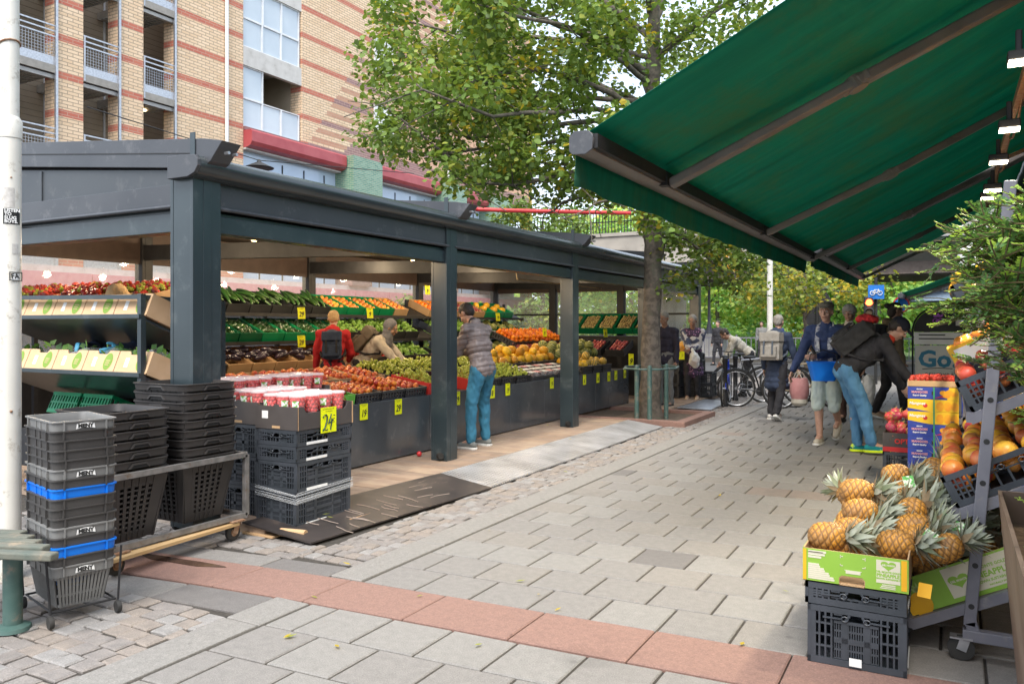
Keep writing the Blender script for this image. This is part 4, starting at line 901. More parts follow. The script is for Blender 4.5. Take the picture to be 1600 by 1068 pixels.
# --- island counter goods ---
random.seed(41)
def isl(x, y, z, tilt=8, yaw=0.): return Matrix.Translation((x,y,z)) @ Matrix.Rotation(yaw, 4, 'Z') @ Matrix.Rotation(R(tilt), 4, 'Y')
rows_ = [(-5.6,.735,9),(-6.2,.85,10)]
for k in range(5):
    y = 5.72+k*.42
    for ri, (x, z, tl) in enumerate(rows_):
        M = isl(x, y, z, tl); gname = 'nectarine cartons at the front of the counter' if ri == 0 else 'nectarine cartons behind the front row'
        if k in (0, 1) and ri == 0:
            simple_crate('carton', f'green nectarine carton at the near end of the counter, {"nearest the pails" if k == 0 else "second from the pails"}', M, .56, .4, .12, [MATS.get('bright_green_print') or mat('bright_green_print', (.10,.38,.04), (.13,.44,.06), rough=.6)], 'green cartons of nectarines', 'carton')
        else: simple_crate('carton' if ri else 'produce_crate', f'{"brown carton" if ri else "low black crate"} heaped with nectarines {"behind the front row" if ri else "on the front of the counter"}', M, .56, .4, .12, M_['card'] if ri else M_['blackp'], gname, 'carton' if ri else 'crate', slots=0 if ri else 8)
        heap(PR['peach'], M, .54, .38, .115, .037, 'red and orange nectarine in the cartons at the near end of the counter', 'nectarines on the counter', 2 if ri == 0 and k in (1,3) else 1, skip=0 if ri == 0 else .12)
for k in range(6):
    y = 7.85+k*.43
    for ri, (x, z, tl) in enumerate(rows_):
        if ri == 0 and k == 1: continue
        M = isl(x, y, z, tl)
        if ri == 0 and k in (0, 2): simple_crate('carton', ['bright red carton of grapes left of the second post', 'bright red grape carton hidden behind the second post'][k//2], M, .56, .4, .15, mat('red_print_card', (.55,.02,.02), (.6,.04,.03), rough=.5) if 'red_print_card' not in MATS else MATS['red_print_card'], None, 'carton')
        else: simple_crate('produce_crate', f'low black crate of green grapes in the {"front" if ri == 0 else "rear"} row of the counter', M, .56, .4, .12, M_['blackp'], f'black grape crates in the {"front" if ri == 0 else "rear"} row', slots=8)
        lump(M, .52, .36, .11, 190, .0155, FM['grape'], 'green_grapes', f'heap of green grapes in the {"front" if ri == 0 else "rear"} row of the counter', 'heaps of green grapes on the counter', .13)
pun = mat('dark_punnet_fruit', (.06,.02,.03), (.12,.03,.04), rough=.3, scale=30); 
for k in range(4):
    y = 10.5+k*.43
    for ri, (x, z, tl) in enumerate(rows_[:1]):
        M = isl(x, y, z, tl); t = simple_crate('produce_crate', 'shallow black tray filled with clear punnets of dark fruit beside the grapes', M, .56, .4, .08, M_['blackp'], 'trays of dark fruit punnets', 'tray')
        for i in range(3):
            for j in range(2):
                Mp = M @ Matrix.Translation((-.18+.18*i, -.095+.19*j, .05)); b = MB(); b.box(-.08,-.085,0,.08,.085,.075); p = b.build('fruit_punnet', M_['film']); p.matrix_world = Mp; tag(p, 'clear punnet of dark fruit with a lid label on the counter', 'punnet', 'fruit punnets on the counter')
                q = MB(); [q.sph((rnd(-.06,.06), rnd(-.06,.06), rnd(.02,.055)), .022, 6, 5) for _ in range(12)]; q.build('fruit', pun, p, smooth=True, fix=False); q = MB(); q.box(-.045,-.08,.076,.045,.08,.079); q.build('lid_label', M_['paper'] if (i+j) % 3 else MATS['pink_awning'], p)
for k in range(5):
    M = isl(-6.2, 10.5+k*.43, .85, 12); simple_crate('produce_crate', 'black crate piled with round yellow melons behind the punnets', M, .56, .4, .14, M_['blackp'], 'black crates of yellow melons', slots=8)
    heap(PR['canary'], M, .56, .42, .15, .08, 'round yellow melon piled behind the fruit punnets left of the third post', 'yellow melons left of the third post', 2, .8)
for k in range(3):
    M = isl(-5.65, 12.4+k*.43, .735, 6); simple_crate('produce_crate', 'black crate of yellow and striped melons on the counter right of the third post', M, .58, .4, .13, M_['blackp'], 'black melon crates right of the third post', slots=8)
    heap(PR['canary'] if k == 0 else PR['charent'], M, .56, .4, .14, .078, 'yellow orange melons in the front crates right of the third post', 'yellow orange melons right of the third post', 2 if k < 2 else 1, .8, skip=.1)
for k in range(5):
    M = isl(-6.25, 12.55+k*.42, .82, 12); simple_crate('produce_crate', 'black crate heaped with green striped melons behind the yellow ones', M, .58, .42, .16, M_['blackp'], 'black crates of green striped melons', slots=8)
    heap(PR['galia'], M, .58, .44, .2, .092, 'green striped melons heaped near the tree end of the counter', 'green striped melons on the counter', 2, .8)
# pyramid of oranges and red onions behind
b = thing('step_rack', 'dark stepped rack carrying oranges above red onions in the middle of the pavilion', 'rack', (0,0,0))
q = MB(); q.box(-8.1, 13.4, .06, -7.3, 16., .62); q.box(-8.1, 13.4, .62, -7.7, 16., .98); q.build('step_base', M_['darkmetal'], b)
for k in range(5):
    y = 13.65+k*.43
    M = isl(-7.3, y, .98, 20); simple_crate('produce_crate', 'black crate of red onions below the oranges', M, .5, .41, .12, M_['blackp'], 'black crates of red onions', slots=8); heap(PR['onion'], M, .5, .4, .12, .038, 'red onions in the crates below the oranges', 'red onions below the oranges', 1)
    M = isl(-7.62, y, 1.2, 24); simple_crate('produce_crate', 'black crate of bright oranges above the red onions', M, .54, .41, .12, M_['blackp'], 'black crates of oranges', slots=8); heap(PR['orange'], M, .52, .4, .12, .043, 'bright oranges stacked above the red onions left of the third post', 'oranges in the step rack', 2, .7)
t = thing('kiwi_rack', 'dark stand under the tilted green kiwi crates at the far end of the pavilion', 'rack', (0,0,0)); q = MB(); q.box(-7.5, 15.8, .06, -5.4, 16.6, 1.3); q.build('stand_base', M_['darkmetal'], t)
for k in range(5):
    M = Matrix.Translation((-7.2+k*.41, 15.95, 1.5)) @ Matrix.Rotation(R(32), 4, 'X') @ Matrix.Rotation(PI/2, 4, 'Z'); simple_crate('produce_crate', 'green plastic crate of kiwis tilted forward at the far end of the pavilion', M, .58, .4, .14, M_['dgreenp'], 'green crates of kiwis')
    heap(PR['kiwi'], M, .55, .36, .11, .03, 'brown kiwis in the tilted green crates at the far end', 'kiwis in the tilted green crates', 1)
for k in range(3):
    M = Matrix.Translation((-6.9+k*.5, 15.3, 1.0)) @ Matrix.Rotation(R(20), 4, 'X') @ Matrix.Rotation(PI/2, 4, 'Z'); simple_crate('produce_crate', 'brown topped black crate of mixed onions under the kiwi crates', M, .58, .4, .14, M_['blackp'], 'black crates under the kiwis'); heap(PR['onion'], M, .54, .36, .12, .04, 'small onions in the crates under the kiwis', 'onions under the kiwi crates', 1)
# far end stand with orange gourds, right of the tree
for i, (px, z) in enumerate(((1050,.07),(1086,.07),(1050,.32),(1086,.32),(1050,.57),(1068,.57))):
    p = PY(px, 560, 16.1 if i % 2 == 0 else 15.9); folding_crate('black folding crate stacked behind the woman in the floral tunic', Matrix.Translation((p.x, 15.8+.45*(i % 2), z)), .25, strip=False, m=M_['blackp'], group='black crates stacked beyond the tree')
b = MB(); b.lathe([(.001,-.11),(.08,-.1),(.115,-.03),(.1,.03),(.055,.1),(.045,.2),(.05,.26),(.03,.29),(.001,.29)], 12); PR['gourd'] = proto('orange_gourd', b, fm('gourd_skin', (.62,.27,.05), (.7,.36,.08)), '', 'gourd')
for i in range(9): p = PY(1052+rnd(-12,30), 552, 15.8+rnd(-.2,.5)); put(PR['gourd'], Matrix.Translation((p.x, p.y, .93+.09*(i % 3))) @ Euler((rnd(-1,1), rnd(.6,1.6), rnd(-3,3))).to_matrix().to_4x4(), 'orange gourds piled on the black crates beyond the tree', 'orange gourds beyond the tree')
# price cards
def price(c, nrm, txt, w_, h_, label, up=(0,0,1)):
    M = face_M(c, nrm, up); b = MB(); b.box(-w_/2, -h_/2, 0, w_/2, h_/2, .002); o = b.build('price_card', M_['tag']); o.matrix_world = M; tag(o, label, 'price card', 'yellow price cards')
    text_mesh('figure', txt, h_*.62, M_['black'], o, Matrix.Translation((-.04*w_, -h_*.12, .003)), .0008, bold=h_*.012, shear=.25, sx=.72)
    b = MB()
    for r_, (x0, x1) in enumerate(((-.38,-.05),(.0,.34),(-.2,.2))):
        x = x0
        while x < x1: l = rnd(.03,.09); b.box(w_*x, h_*(.42-.085*(r_//2))-.004*h_*10*.1, .002, w_*(x+l), h_*(.42-.085*(r_//2))+h_*.02, .0028); x += l+.03
    for r_ in range(3): b.box(w_*.3, h_*(.14-.13*r_), .002, w_*rnd(.38,.44), h_*(.17-.13*r_), .0028)
    b.build('small_print', M_['black'], o); return o
wrd = ['19 below the green nectarine carton', '29 left of the second post', '39 just right of the second post', '8 beside the man in the down jacket', '19 below the green grapes', '9 below the fruit punnets', 'first right of the third post', 'second right of the third post', 'third right of the third post', 'fourth right of the third post', 'nearest the tree']
for (px, py, tx), wd in zip(((568,643,'19'),(622,635,'29'),(714,622,'39'),(769,612,'8'),(793,608,'19'),(862,598,'9'),(913,593,'6'),(934,590,'16'),(951,588,'9'),(962,586,'8'),(976,583,'16')), wrd):
    p = PX(px, py, -5.275); price((-5.272, p.y, p.z), (1,0,0), tx, .125, .165, f'yellow price card {wd} on the counter')
for (px, py, X, tx, lb) in ((471,489,-8.33,'29','on the middle shelf edge above the green crates'),(471,533,-8.3,'29','on the lower shelf edge above the brown cartons'),(578,489,-8.33,'9','behind the woman in the grey headscarf'),(778,495,-8.3,'9','hung on the melon crates of the rear corner'),(851,519,-7.1,'9','between the oranges and the red onions'),(946,520,-6.2,'9','above the green striped melons'),(668,453,-8.6,'9','high beside the brown cartons of persimmons')):
    p = PX(px, py, X); price(p, (1,-.2,.1), tx, .13, .17, f'yellow price card {lb}')
price(PX(986,562,-5.5), (.6,-1,0), '9', .1, .24, 'narrow yellow price card left of the tree trunk on the melon crate'); price(PY(1059,555,15.45), (.3,-1,0), '9', .26, .16, 'wide yellow price card on the black crates beyond the tree')
# ---------------- left foreground ----------------
random.seed(51)
# white lamp pole with stickers
px0 = G(14, 905, 0); PXX, PYY = -4.98, 2.83
def at_d(px, py, d): r = ray(px, py); return Vector((r[0]*d, r[1]*d, EYE+r[2]*d))
pd = 4.75; pb = at_d(15, 880, pd); pr = .062
lp = thing('lamp_pole', 'white painted steel pole with worn black stickers at the left edge', 'pole', (pb.x, pb.y, 0))
pm = mat('chipped_white_paint', (.66,.64,.58), (.58,.56,.5), rough=.5, scale=4, dirt=(.36,.32,.26), dscale=11)
b = MB(); b.tube([(0,0,-.02),(0,0,2.72)], pr, 20); b.tube([(0,0,2.72),(0,0,5.2)], pr*.83, 20); b.lathe([(pr+.004,0),(pr+.006,.1),(pr*.85,.13)], 20, (0,0,2.62)); b.build('pole_tube', pm, lp, smooth=True)
b = MB(); b.tube([((pr*.83+.004)*math.cos(a), (pr*.83+.004)*math.sin(a), 3.18+.02*math.cos(a)) for a in [2*PI*i/14 for i in range(14)]], .006, 6, closed=True); b.build('cable_tie', M_['rust'], lp)
b = MB()
for a in (2.5, 5.9): b.sph((pr*math.cos(a), pr*math.sin(a), 2.38), .006, 6, 5); b.sph((pr*math.cos(a), pr*math.sin(a), 1.0), .009, 6, 5)
b.build('pole_screw', M_['rust'], lp)
b = MB()
for i, z in enumerate((1.9,1.75,1.62,1.5)): b.T = Matrix.Rotation(R(-80)+.1*i, 4, 'Z'); b.lathe([(pr+.0012, z), (pr+.0012, z+.05)], 40); 
ca = math.atan2(-pb.y, -pb.x)
def sticker(z, h, a0, a1, m, nm): 
    q = MB(); n = 8; vs = []
    for i in range(n+1):
        a = ca+a0+(a1-a0)*i/n; vs += [((pr+.0015)*math.cos(a), (pr+.0015)*math.sin(a), z), ((pr+.0015)*math.cos(a), (pr+.0015)*math.sin(a), z+h)]
    q.add(vs, [(2*i, 2*i+2, 2*i+3, 2*i+1) for i in range(n)]); return q.build(nm, m, lp)
sk_ = sticker(2.105, .09, -.55, .95, M_['black'], 'black_sticker'); sticker(2.2, .12, -.5, .4, mat('torn_grey_paper', (.4,.38,.35), (.55,.53,.5), scale=40), 'torn_poster'); sticker(1.93, .06, .2, .75, MATS['torn_grey_paper'], 'torn_poster')
for i, tx in enumerate(('LISTEN','TO','SLUG','BOYS.')):
    a = ca+.15; p = Vector((math.cos(a), math.sin(a), 0))*(pr+.004); M = face_M((p.x, p.y, 2.184-.0215*i), (math.cos(a), math.sin(a), 0)); M = M @ Matrix.Translation((-.037, 0, 0)); text_mesh('sticker_text', tx, .026, M_['paper'], sk_, M, .0004, align='LEFT', bold=.0008)
s2 = sticker(1.77, .052, .15, .95, M_['paper'], 'white_sticker'); a = ca+.5; p = Vector((math.cos(a), math.sin(a), 0))*(pr+.002)
text_mesh('sticker_text', 'FA', .042, M_['black'], s2, face_M((p.x, p.y, 1.797), (math.cos(a), math.sin(a), 0)), .0004, bold=.001, shear=-.2)
q = MB(); q.T = face_M((p.x, p.y, 1.797), (math.cos(a), math.sin(a), 0)); [q.box(*v) for v in ((-.037,-.026,0,.037,-.021,.003),(-.037,.021,0,.037,.026,.003),(-.037,-.026,0,-.032,.026,.003),(.032,-.026,0,.037,.026,.003))]; q.build('sticker_frame', M_['black'], s2)
# bench
bc_ = thing('park_bench', 'weathered bench end with dark green timber slats at the left edge', 'bench', (0,0,0))
sm_ = mat('weathered_slat', (.10,.12,.10), (.17,.16,.125), rough=.75, scale=7, bump=.3, bscale=50, dirt=(.32,.25,.17), dscale=7)
fe = at_d(86, 862, 3.75); be = at_d(38, 836, 4.1); dirn = Vector((-.93,-.36,0)).normalized()
nrm_ = (be-fe); 
for i in range(5):
    e = fe.lerp(be, i/4.); e.z = .43-(.012 if i == 0 else 0); b = MB(); b.bar(e, e+dirn*1.6, .062, .035); b.build('slat', sm_, bc_, bevel=.008)
lg = at_d(20, 968, 3.95); b = MB(); b.tube([(lg.x, lg.y, 0), (lg.x, lg.y, .40)], .044, 14); b.lathe([(.085,0),(.08,.018),(.05,.03)], 16, (lg.x, lg.y, 0)); b.build('leg', gp, bc_, smooth=True)
b = MB(); b.bar((lg.x+.07, lg.y-.16, .395), (lg.x-.02, lg.y+.2, .395), .05, .03); b.build('seat_bracket', gp, bc_)
# stack of hand baskets
HB_L, HB_W, HB_H = .45, .31, .22
hgrey = mat('grey_basket_plastic', (.16,.16,.155), (.2,.2,.195), rough=.42, scale=6); hdark = mat('dark_basket_plastic', (.04,.038,.037), (.055,.052,.05), rough=.45, scale=6); hblue = mat('blue_basket_plastic', (.0,.14,.62), (.0,.17,.7), rough=.4)
def rrect(L, W, r, n=4):
    out = []
    for cx, cy, a0 in ((L/2-r, W/2-r, 0), (-L/2+r, W/2-r, PI/2), (-L/2+r, -W/2+r, PI), (L/2-r, -W/2+r, 1.5*PI)):
        out += [(cx+r*math.cos(a0+PI/2*i/n), cy+r*math.sin(a0+PI/2*i/n)) for i in range(n+1)]
    return out
def shell(mb, levels, r=.03, mi=0, cap=None, n=4):
    """rounded rectangle skin through (L, W, z) levels"""
    k = 4*(n+1); o = []
    for L, W, z in levels: o += [(x, y, z) for x, y in rrect(L, W, r, n)]
    m = len(levels); fs = [(i*k+j, i*k+(j+1) % k, (i+1)*k+(j+1) % k, (i+1)*k+j) for i in range(m-1) for j in range(k)]
    if cap == 'bottom': fs.append(tuple(range(k-1,-1,-1)))
    mb.add(o, fs, mi)
def rim_mesh():
    b = MB(); shell(b, [(HB_L-.03, HB_W-.03, -.006), (HB_L-.012, HB_W-.012, -.006), (HB_L-.006, HB_W-.006, .04), (HB_L+.008, HB_W+.008, .041), (HB_L+.008, HB_W+.008, .048), (HB_L-.02, HB_W-.02, .048), (HB_L-.032, HB_W-.032, .02), (HB_L-.03, HB_W-.03, -.006)], .035)
    for s in (-1,1):
        for y in (-.1,.1): b.box(s*HB_L/2-.006, y-.004, -.004, s*HB_L/2+.004, y+.004, .042)
        for x in (-.15,.15): b.box(x-.004, s*HB_W/2-.006, -.004, x+.004, s*HB_W/2+.004, .042)
        b.box(-.045, s*(HB_W/2-.006)-.006, -.004, -.03, s*(HB_W/2-.006)+.006, .042); b.box(.03, s*(HB_W/2-.006)-.006, -.004, .045, s*(HB_W/2-.006)+.006, .042)
    return b
def body_mesh():
    b = MB(); n = 16; zt, zb = -.004, -HB_H+.05
    def lev(z): f = (z-zb)/(zt-zb); return HB_L-.11+.07*f, HB_W-.09+.05*f
    for s in (-1,1):
        for ax in (0,1):
            Lm = lev(zt)[ax]; n_ = 17 if ax == 0 else 13
            for i in range(n_+1):
                u = -.5+i/n_
                p0, p1 = [], []
                for z, P_ in ((zb, p0), (zt, p1)):
                    l, w = lev(z); P_.append((u*l*.9, s*w/2, z) if ax == 0 else (s*l/2, u*w*.88, z))
                b.bar(p0[0], p1[0], .011 if ax == 0 else .011, .006, up=(0,s,0) if ax == 0 else (s,0,0))
    for z in (zb, zb+.055, zt-.02): l, w = lev(z); shell(b, [(l+.004, w+.004, z), (l+.004, w+.004, z+.013), (l-.008, w-.008, z+.013), (l-.008, w-.008, z), (l+.004, w+.004, z)], .03)
    l, w = lev(zb); shell(b, [(l, w, zb+.012), (l-.012, w-.012, zb-.002)], .03, cap='bottom'); return b
RIM, BOD = rim_mesh(), body_mesh(); rim_me, bod_me = None, None
hc = Vector((-3.90, 2.36, 0))+Vector((.245,.969,0)).normalized()*(HB_W/2)+Vector((-.969,.245,0)).normalized()*(HB_L/2); HANG = math.atan2(-.245,.969)
order = ['grey','dark','dark','dark','dark','grey','dark','blue','dark','dark','dark','grey','dark','blue','dark','grey'][::-1]
mcol = {'grey': hgrey, 'dark': hdark, 'blue': hblue}; nH = len(order); z0 = .08+HB_H-.05; dz = (1.025-.048-z0)/(nH-1)
rimo, bodo = {}, {}
ordn = ['lowest','second lowest','third lowest','fourth lowest','fifth lowest','sixth lowest','seventh lowest','eighth lowest','eighth from the top','seventh from the top','sixth from the top','fifth from the top','fourth from the top','third from the top','second from the top','topmost']
for i, c in enumerate(order):
    t = thing('shopping_basket', f'{ {"grey":"light grey","dark":"dark charcoal","blue":"bright blue"}[c]} hand basket, {ordn[i]} of the stack beside the bench', 'basket', hc+Vector((rnd(-.004,.004), rnd(-.004,.004), z0+dz*i)), HANG+rnd(-.01,.01), 'hand baskets in the stack by the bench')
    if c not in rimo: rimo[c] = RIM.build('basket_rim', mcol[c], t, smooth=True, angle=30); bodo[c] = BOD.build('basket_body', mcol[c] if c != 'grey' else hgrey, t)
    else:
        for s_ in (rimo[c], bodo[c]): q = s_.copy(); COL.objects.link(q); q.parent = t
    if c == 'grey':
        q = MB(); n = 10; vs = []
        arc = [(-.046+.092*k/n, -.013+.007*math.sin(PI*k/n)) for k in range(n+1)]+[(.042-.084*k/n, .012+.007*math.sin(PI*k/n)) for k in range(n+1)]
        q.add([(HB_L/2+.002, y, z+.017) for y, z in arc], [tuple(range(len(arc)))]); bd_ = q.build('white_badge', M_['paper'], t)
        text_mesh('badge_text', 'MENY', .027, M_['black'], bd_, face_M((HB_L/2+.003, 0, .0195), (1,0,0)), .0004, bold=.0014)
b = MB(); b.T = Matrix.Translation((0,0,z0+dz*(nH-1)))
dl = thing('basket_dolly', 'low wire dolly on small castors under the stack of hand baskets', 'dolly', hc, HANG)
b = MB(); fr_ = [(-.2,-.15,.075),(.21,-.15,.075),(.21,.15,.075),(-.2,.15,.075)]; b.tube(fr_, .006, 6, closed=True); 
for x, y in ((-.21,-.16),(.22,-.16),(.22,.16),(-.21,.16)): b.tube([(x, y, .07), (x*.97, y*1.12, .35)], .006, 6)
b.build('wire_frame', M_['darkmetal'], dl)
for x, y in ((-.21,-.16),(.22,-.16),(.22,.16),(-.21,.16)):
    b = MB(); b.lathe([(.012,-.011),(.03,-.011),(.033,0),(.03,.011),(.012,.011)], 14, (x, y, .033), ax='y'); b.build('castor', M_['rubber'], dl, smooth=True)
# big trolley baskets in the steel frame
tl = thing('basket_trolley', 'worn steel frame trolley on rusty castors carrying two stacks of black baskets', 'trolley', (0,0,0))
x0, x1, y0, y1, zt, zb = -4.98, -4.42, 2.98, 4.08, .585, .155
fr = MB(); w_ = .034
for z in (zt, zb):
    for a, c in (((x0,y0,z),(x1,y0,z)),((x0,y1,z),(x1,y1,z)),((x0,y0,z),(x0,y1,z)),((x1,y0,z),(x1,y1,z))): fr.bar(a, c, w_)
for x in (x0, x1):
    for y in (y0, y1): fr.bar((x, y, zb), (x, y, zt), w_)
fr.build('steel_frame', mat('worn_steel_frame', (.17,.165,.16), (.28,.27,.26), rough=.5, metal=.5, scale=14, dirt=(.2,.13,.08), dscale=10), tl)
for x, y in ((x1, y0+.08), (x1, y1-.12), (x0, y0+.08), (x0, y1-.12)):
    b = MB(); b.lathe([(.02,-.017),(.045,-.017),(.058,-.012),(.058,.012),(.045,.017),(.02,.017)], 18, (x, y, .058), ax='x'); cw = b.build('castor', M_['rubber'], tl, smooth=True, angle=30)
    q = MB(); q.lathe([(.001,-.021),(.028,-.021),(.028,.021),(.001,.021)], 12, (x, y, .058), ax='x'); q.bar((x-.026, y, .05), (x-.026, y+.03, .135), .045, .004, up=(1,0,0)); q.bar((x+.026, y, .05), (x+.026, y+.03, .135), .045, .004, up=(1,0,0)); q.box(x-.05, y-.04, .13, x+.05, y+.07, .139); q.build('castor_fork', M_['rust'], cw)
b = MB(); b.bar((x1+.06, y0-.05, .115), (x1+.0, y1-.1, .115), .09, .02); tag(b.build('timber_batten', mat('raw_plank', (.42,.27,.12), (.5,.34,.17), rough=.8, scale=6)), 'yellowish timber plank lying under the steel basket trolley', 'plank')
BL, BW_, BH = .55, .47, .47
def big_rim():
    b = MB(); shell(b, [(BL-.05, BW_-.05, -.004), (BL-.012, BW_-.012, -.004), (BL, BW_, .036), (BL+.014, BW_+.014, .038), (BL+.014, BW_+.014, .043), (BL-.03, BW_-.03, .043), (BL-.05, BW_-.05, -.004)], .075, n=5)
    for s in (-1,1):
        b.prism([(-.075,-.002),(-.05,.03),(.05,.03),(.075,-.002),(.062,-.002),(.045,.018),(-.045,.018),(-.062,-.002)], s*(BL/2)-.008, s*(BL/2)+.008, 'x'); b.prism([(-.09,-.002),(-.06,.03),(.06,.03),(.09,-.002),(.075,-.002),(.055,.018),(-.055,.018),(-.075,-.002)], s*(BW_/2)-.008, s*(BW_/2)+.008, 'y')
    return b
def handle_mesh():
    b = MB()
    for s in (-1,1): b.prism([(-.06,.002),(-.04,.024),(.04,.024),(.06,.002)], s*BL/2-.002, s*BL/2+.0045, 'x'); b.prism([(-.07,.002),(-.05,.024),(.05,.024),(.07,.002)], s*BW_/2-.002, s*BW_/2+.0045, 'y')
    return b
def big_body():
    b = MB(); zt_, zb_ = -.004, -BH+.07
    def lev(z): f = (z-zb_)/(zt_-zb_); return BL-.19+.14*f, BW_-.17+.12*f
    rows = 9; cols = 6; H = zt_-zb_
    for s in (-1,1):
        for ax in (0,1):
            for i in range(cols+2):
                u = -.5+(i+.5)/(cols+2); wd = .022 if 0 < i < cols+1 else .075
                if i in (0, cols+1): u = math.copysign(.43, u)
                P_ = []
                for z in (zb_, zt_): l, w = lev(z); P_.append((u*l, s*w/2, z) if ax == 0 else (s*l/2, u*w, z))
                b.bar(P_[0], P_[1], wd, .007, up=(0,s,0) if ax == 0 else (s,0,0))
    for k in range(rows+1):
        z = zb_+.05+(H-.1)*k/rows; l, w = lev(z); shell(b, [(l+.003, w+.003, z-.006), (l+.003, w+.003, z+.006), (l-.01, w-.01, z+.006), (l-.01, w-.01, z-.006), (l+.003, w+.003, z-.006)], .045)
    for a, c in ((zb_, zb_+.045), (zt_-.06, zt_)): shell(b, [(*lev(a), a), (*lev(c), c)], .045)
    l, w = lev(zb_); shell(b, [(l, w, zb_), (l-.03, w-.03, zb_-.01)], .045, cap='bottom'); return b
BR_, BB_ = big_rim(), big_body(); bro, bbo, bho = None, None, None; bpl = mat('trolley_basket_plastic', (.034,.031,.03), (.048,.044,.042), rough=.45, scale=4); hdk = mat('handle_recess', (.01,.01,.01), rough=.8)
for st, (cx, cy, n, zz, wd) in enumerate(((-4.71,3.24,7,.56,'nearer'),(-4.71,3.80,9,.575,'further'))):
    for i in range(n):
        nmz = 'topmost' if i == n-1 else ('lowest' if i == 0 else f'{["second","third","fourth","fifth","sixth","seventh","eighth"][i-1]} from the bottom')
        t = thing('trolley_basket', f'deep black basket, {nmz} in the {wd} stack on the steel trolley', 'basket', (cx+rnd(-.004,.004), cy+rnd(-.004,.004), zz+.062*i), rnd(-.012,.012), f'deep black baskets in the {wd} trolley stack')
        if bro is None: bro = BR_.build('basket_rim', bpl, t, smooth=True, angle=35); bbo = BB_.build('basket_body', bpl, t); bho = handle_mesh().build('handle_slot', hdk, t)
        else:
            for s_ in (bro, bbo, bho): q = s_.copy(); COL.objects.link(q); q.parent = t
# folding crate stacks and tomato pails
def crM(x, y, z, yaw=PI/2): return Matrix.Translation((x, y, z)) @ Matrix.Rotation(yaw, 4, 'Z')
SX, SY = -4.345, 4.60
b = MB()
for i, (a, c, d, e) in enumerate(((-4.62,4.22,-4.02,4.32),(-4.75,4.36,-4.1,4.46),(-4.7,4.75,-4.05,4.88))): b.box(a, c, .0, d, e, .022+.006*i)
tag(b.build('timber_boards', M_['wood']), 'flat brown boards under the black crate stack', 'boards')
b = MB(); b.tube([(-4.2,4.2,.03),(-4.0,4.24,.03)], .03, 10); b.box(-4.5,4.12,.0,-4.2,4.24,.012); b.box(-4.15,4.7,.03,-3.98,4.95,.04); tag(b.build('flattened_carton', M_['card']), 'crumpled brown cardboard sticking out beside the crate stack', 'cardboard')
names = ['lowest','second','third','top']
for i, (z, h) in enumerate(((.035,.255),(.292,.215),(.51,.115),(.627,.115))): folding_crate(f'{"flat" if h < .15 else "tall"} charcoal folding crate, {names[i]} of the front stack under the pails', crM(SX+rnd(-.006,.006), SY, z, PI/2+rnd(-.01,.01)), h, group='charcoal crates in the front stack')
S2X = -4.80
for i, (z, h) in enumerate(((.03,.25),(.282,.225),(.51,.24))): folding_crate(f'charcoal folding crate, {names[i] if i < 2 else "top"} of the stack behind the front one', crM(S2X, SY+.06, z), h, group='charcoal crates in the second stack')
for k, (xx, yy) in enumerate(((-5.25,4.72),(-5.7,4.78),(-5.25,5.36))):
    for i, z in enumerate((.03,.282,.53)): folding_crate(['charcoal crate in the third stack from the front','charcoal crate in the stack hidden behind the corner post','charcoal crate in the rear stack against the counter'][k], crM(xx, yy, z), .24, strip=False, group='charcoal crates in the rear stacks')
wr = MB()
for k in range(7):
    z = .22+.012*k+rnd(-.005,.005); x, y = SX, SY; hx, hy = .208, .309; wr.tube([(x-hx,y-hy,z+.03),(x+hx,y-hy,z-.012+rnd(-.01,.01)),(x+hx+.003,y-hy+.003,z),(x+hx,y+hy,z+.02)], .003, 4)
wr.quad((SX+.212,SY-.312,.21),(SX+.212,SY+.312,.24),(SX+.212,SY+.312,.275),(SX+.212,SY-.312,.25))
tag(wr.build('plastic_wrap', M_['film']), 'band of clear stretch film wrapped round the front crate stack', 'wrap')
def notch_tray(label, x, y, z, L=.60, W=.42, H=.17):
    t = thing('fruit_tray', label, 'tray', M=crM(x, y, z)); e = .006
    b = MB(); b.box(-L/2, -W/2, 0, L/2, W/2, .008); b.build('tray_base', M_['darkcard'], t)
    for s in (-1,1):
        b = MB(); b.prism([(-L/2,0),(L/2,0),(L/2,H),(L/2-.06,H),(L/2-.075,H-.035),(L/2-.1,H-.05),(-L/2+.1,H-.05),(-L/2+.075,H-.035),(-L/2+.06,H),(-L/2,H)], s*W/2-e/2, s*W/2+e/2, 'y'); b.build('long_side', M_['darkcard'], t)
        b = MB(); b.prism([(-W/2,0),(W/2,0),(W/2,H),(.03,H),(.02,H+.012),(-.02,H+.012),(-.03,H),(-W/2,H)], s*L/2-e/2, s*L/2+e/2, 'x'); es = b.build('end_side', M_['darkcard'], t)
        q = MB(); q.box(s*(L/2+.004)-.001, -.11*s-.03, H*.45, s*(L/2+.004)+.001, -.11*s+.03, H*.78); q.build('white_sticker', M_['paper'], es); q = MB(); q.box(s*(L/2+.003)-.001, -.04, .008, s*(L/2+.003)+.001, .04, .026); q.build('hand_hole', M_['card'], es)
        for sy in (-1,1): q = MB(); q.box(s*L/2-.004*(1 if s > 0 else -1)-.002, sy*(W/2)-.003, 0, s*L/2+.005, sy*(W/2)+.005*sy, H); q.build('raw_edge', mat('card_edge', (.5,.3,.15), (.56,.35,.18), rough=.9) if 'card_edge' not in MATS else MATS['card_edge'], t)
    return t
notch_tray('black cardboard tray of tomato pails with the 24 card on its side', SX, SY, .745); notch_tray('black cardboard tray of tomato pails behind the one with the 24 card', S2X, SY+.06, .755); notch_tray('black cardboard tray of tomato pails third from the front beside the corner post', -5.25, 4.72, .79); notch_tray('black cardboard tray of tomato pails at the rear beside the nectarines', -5.25, 5.36, .79)
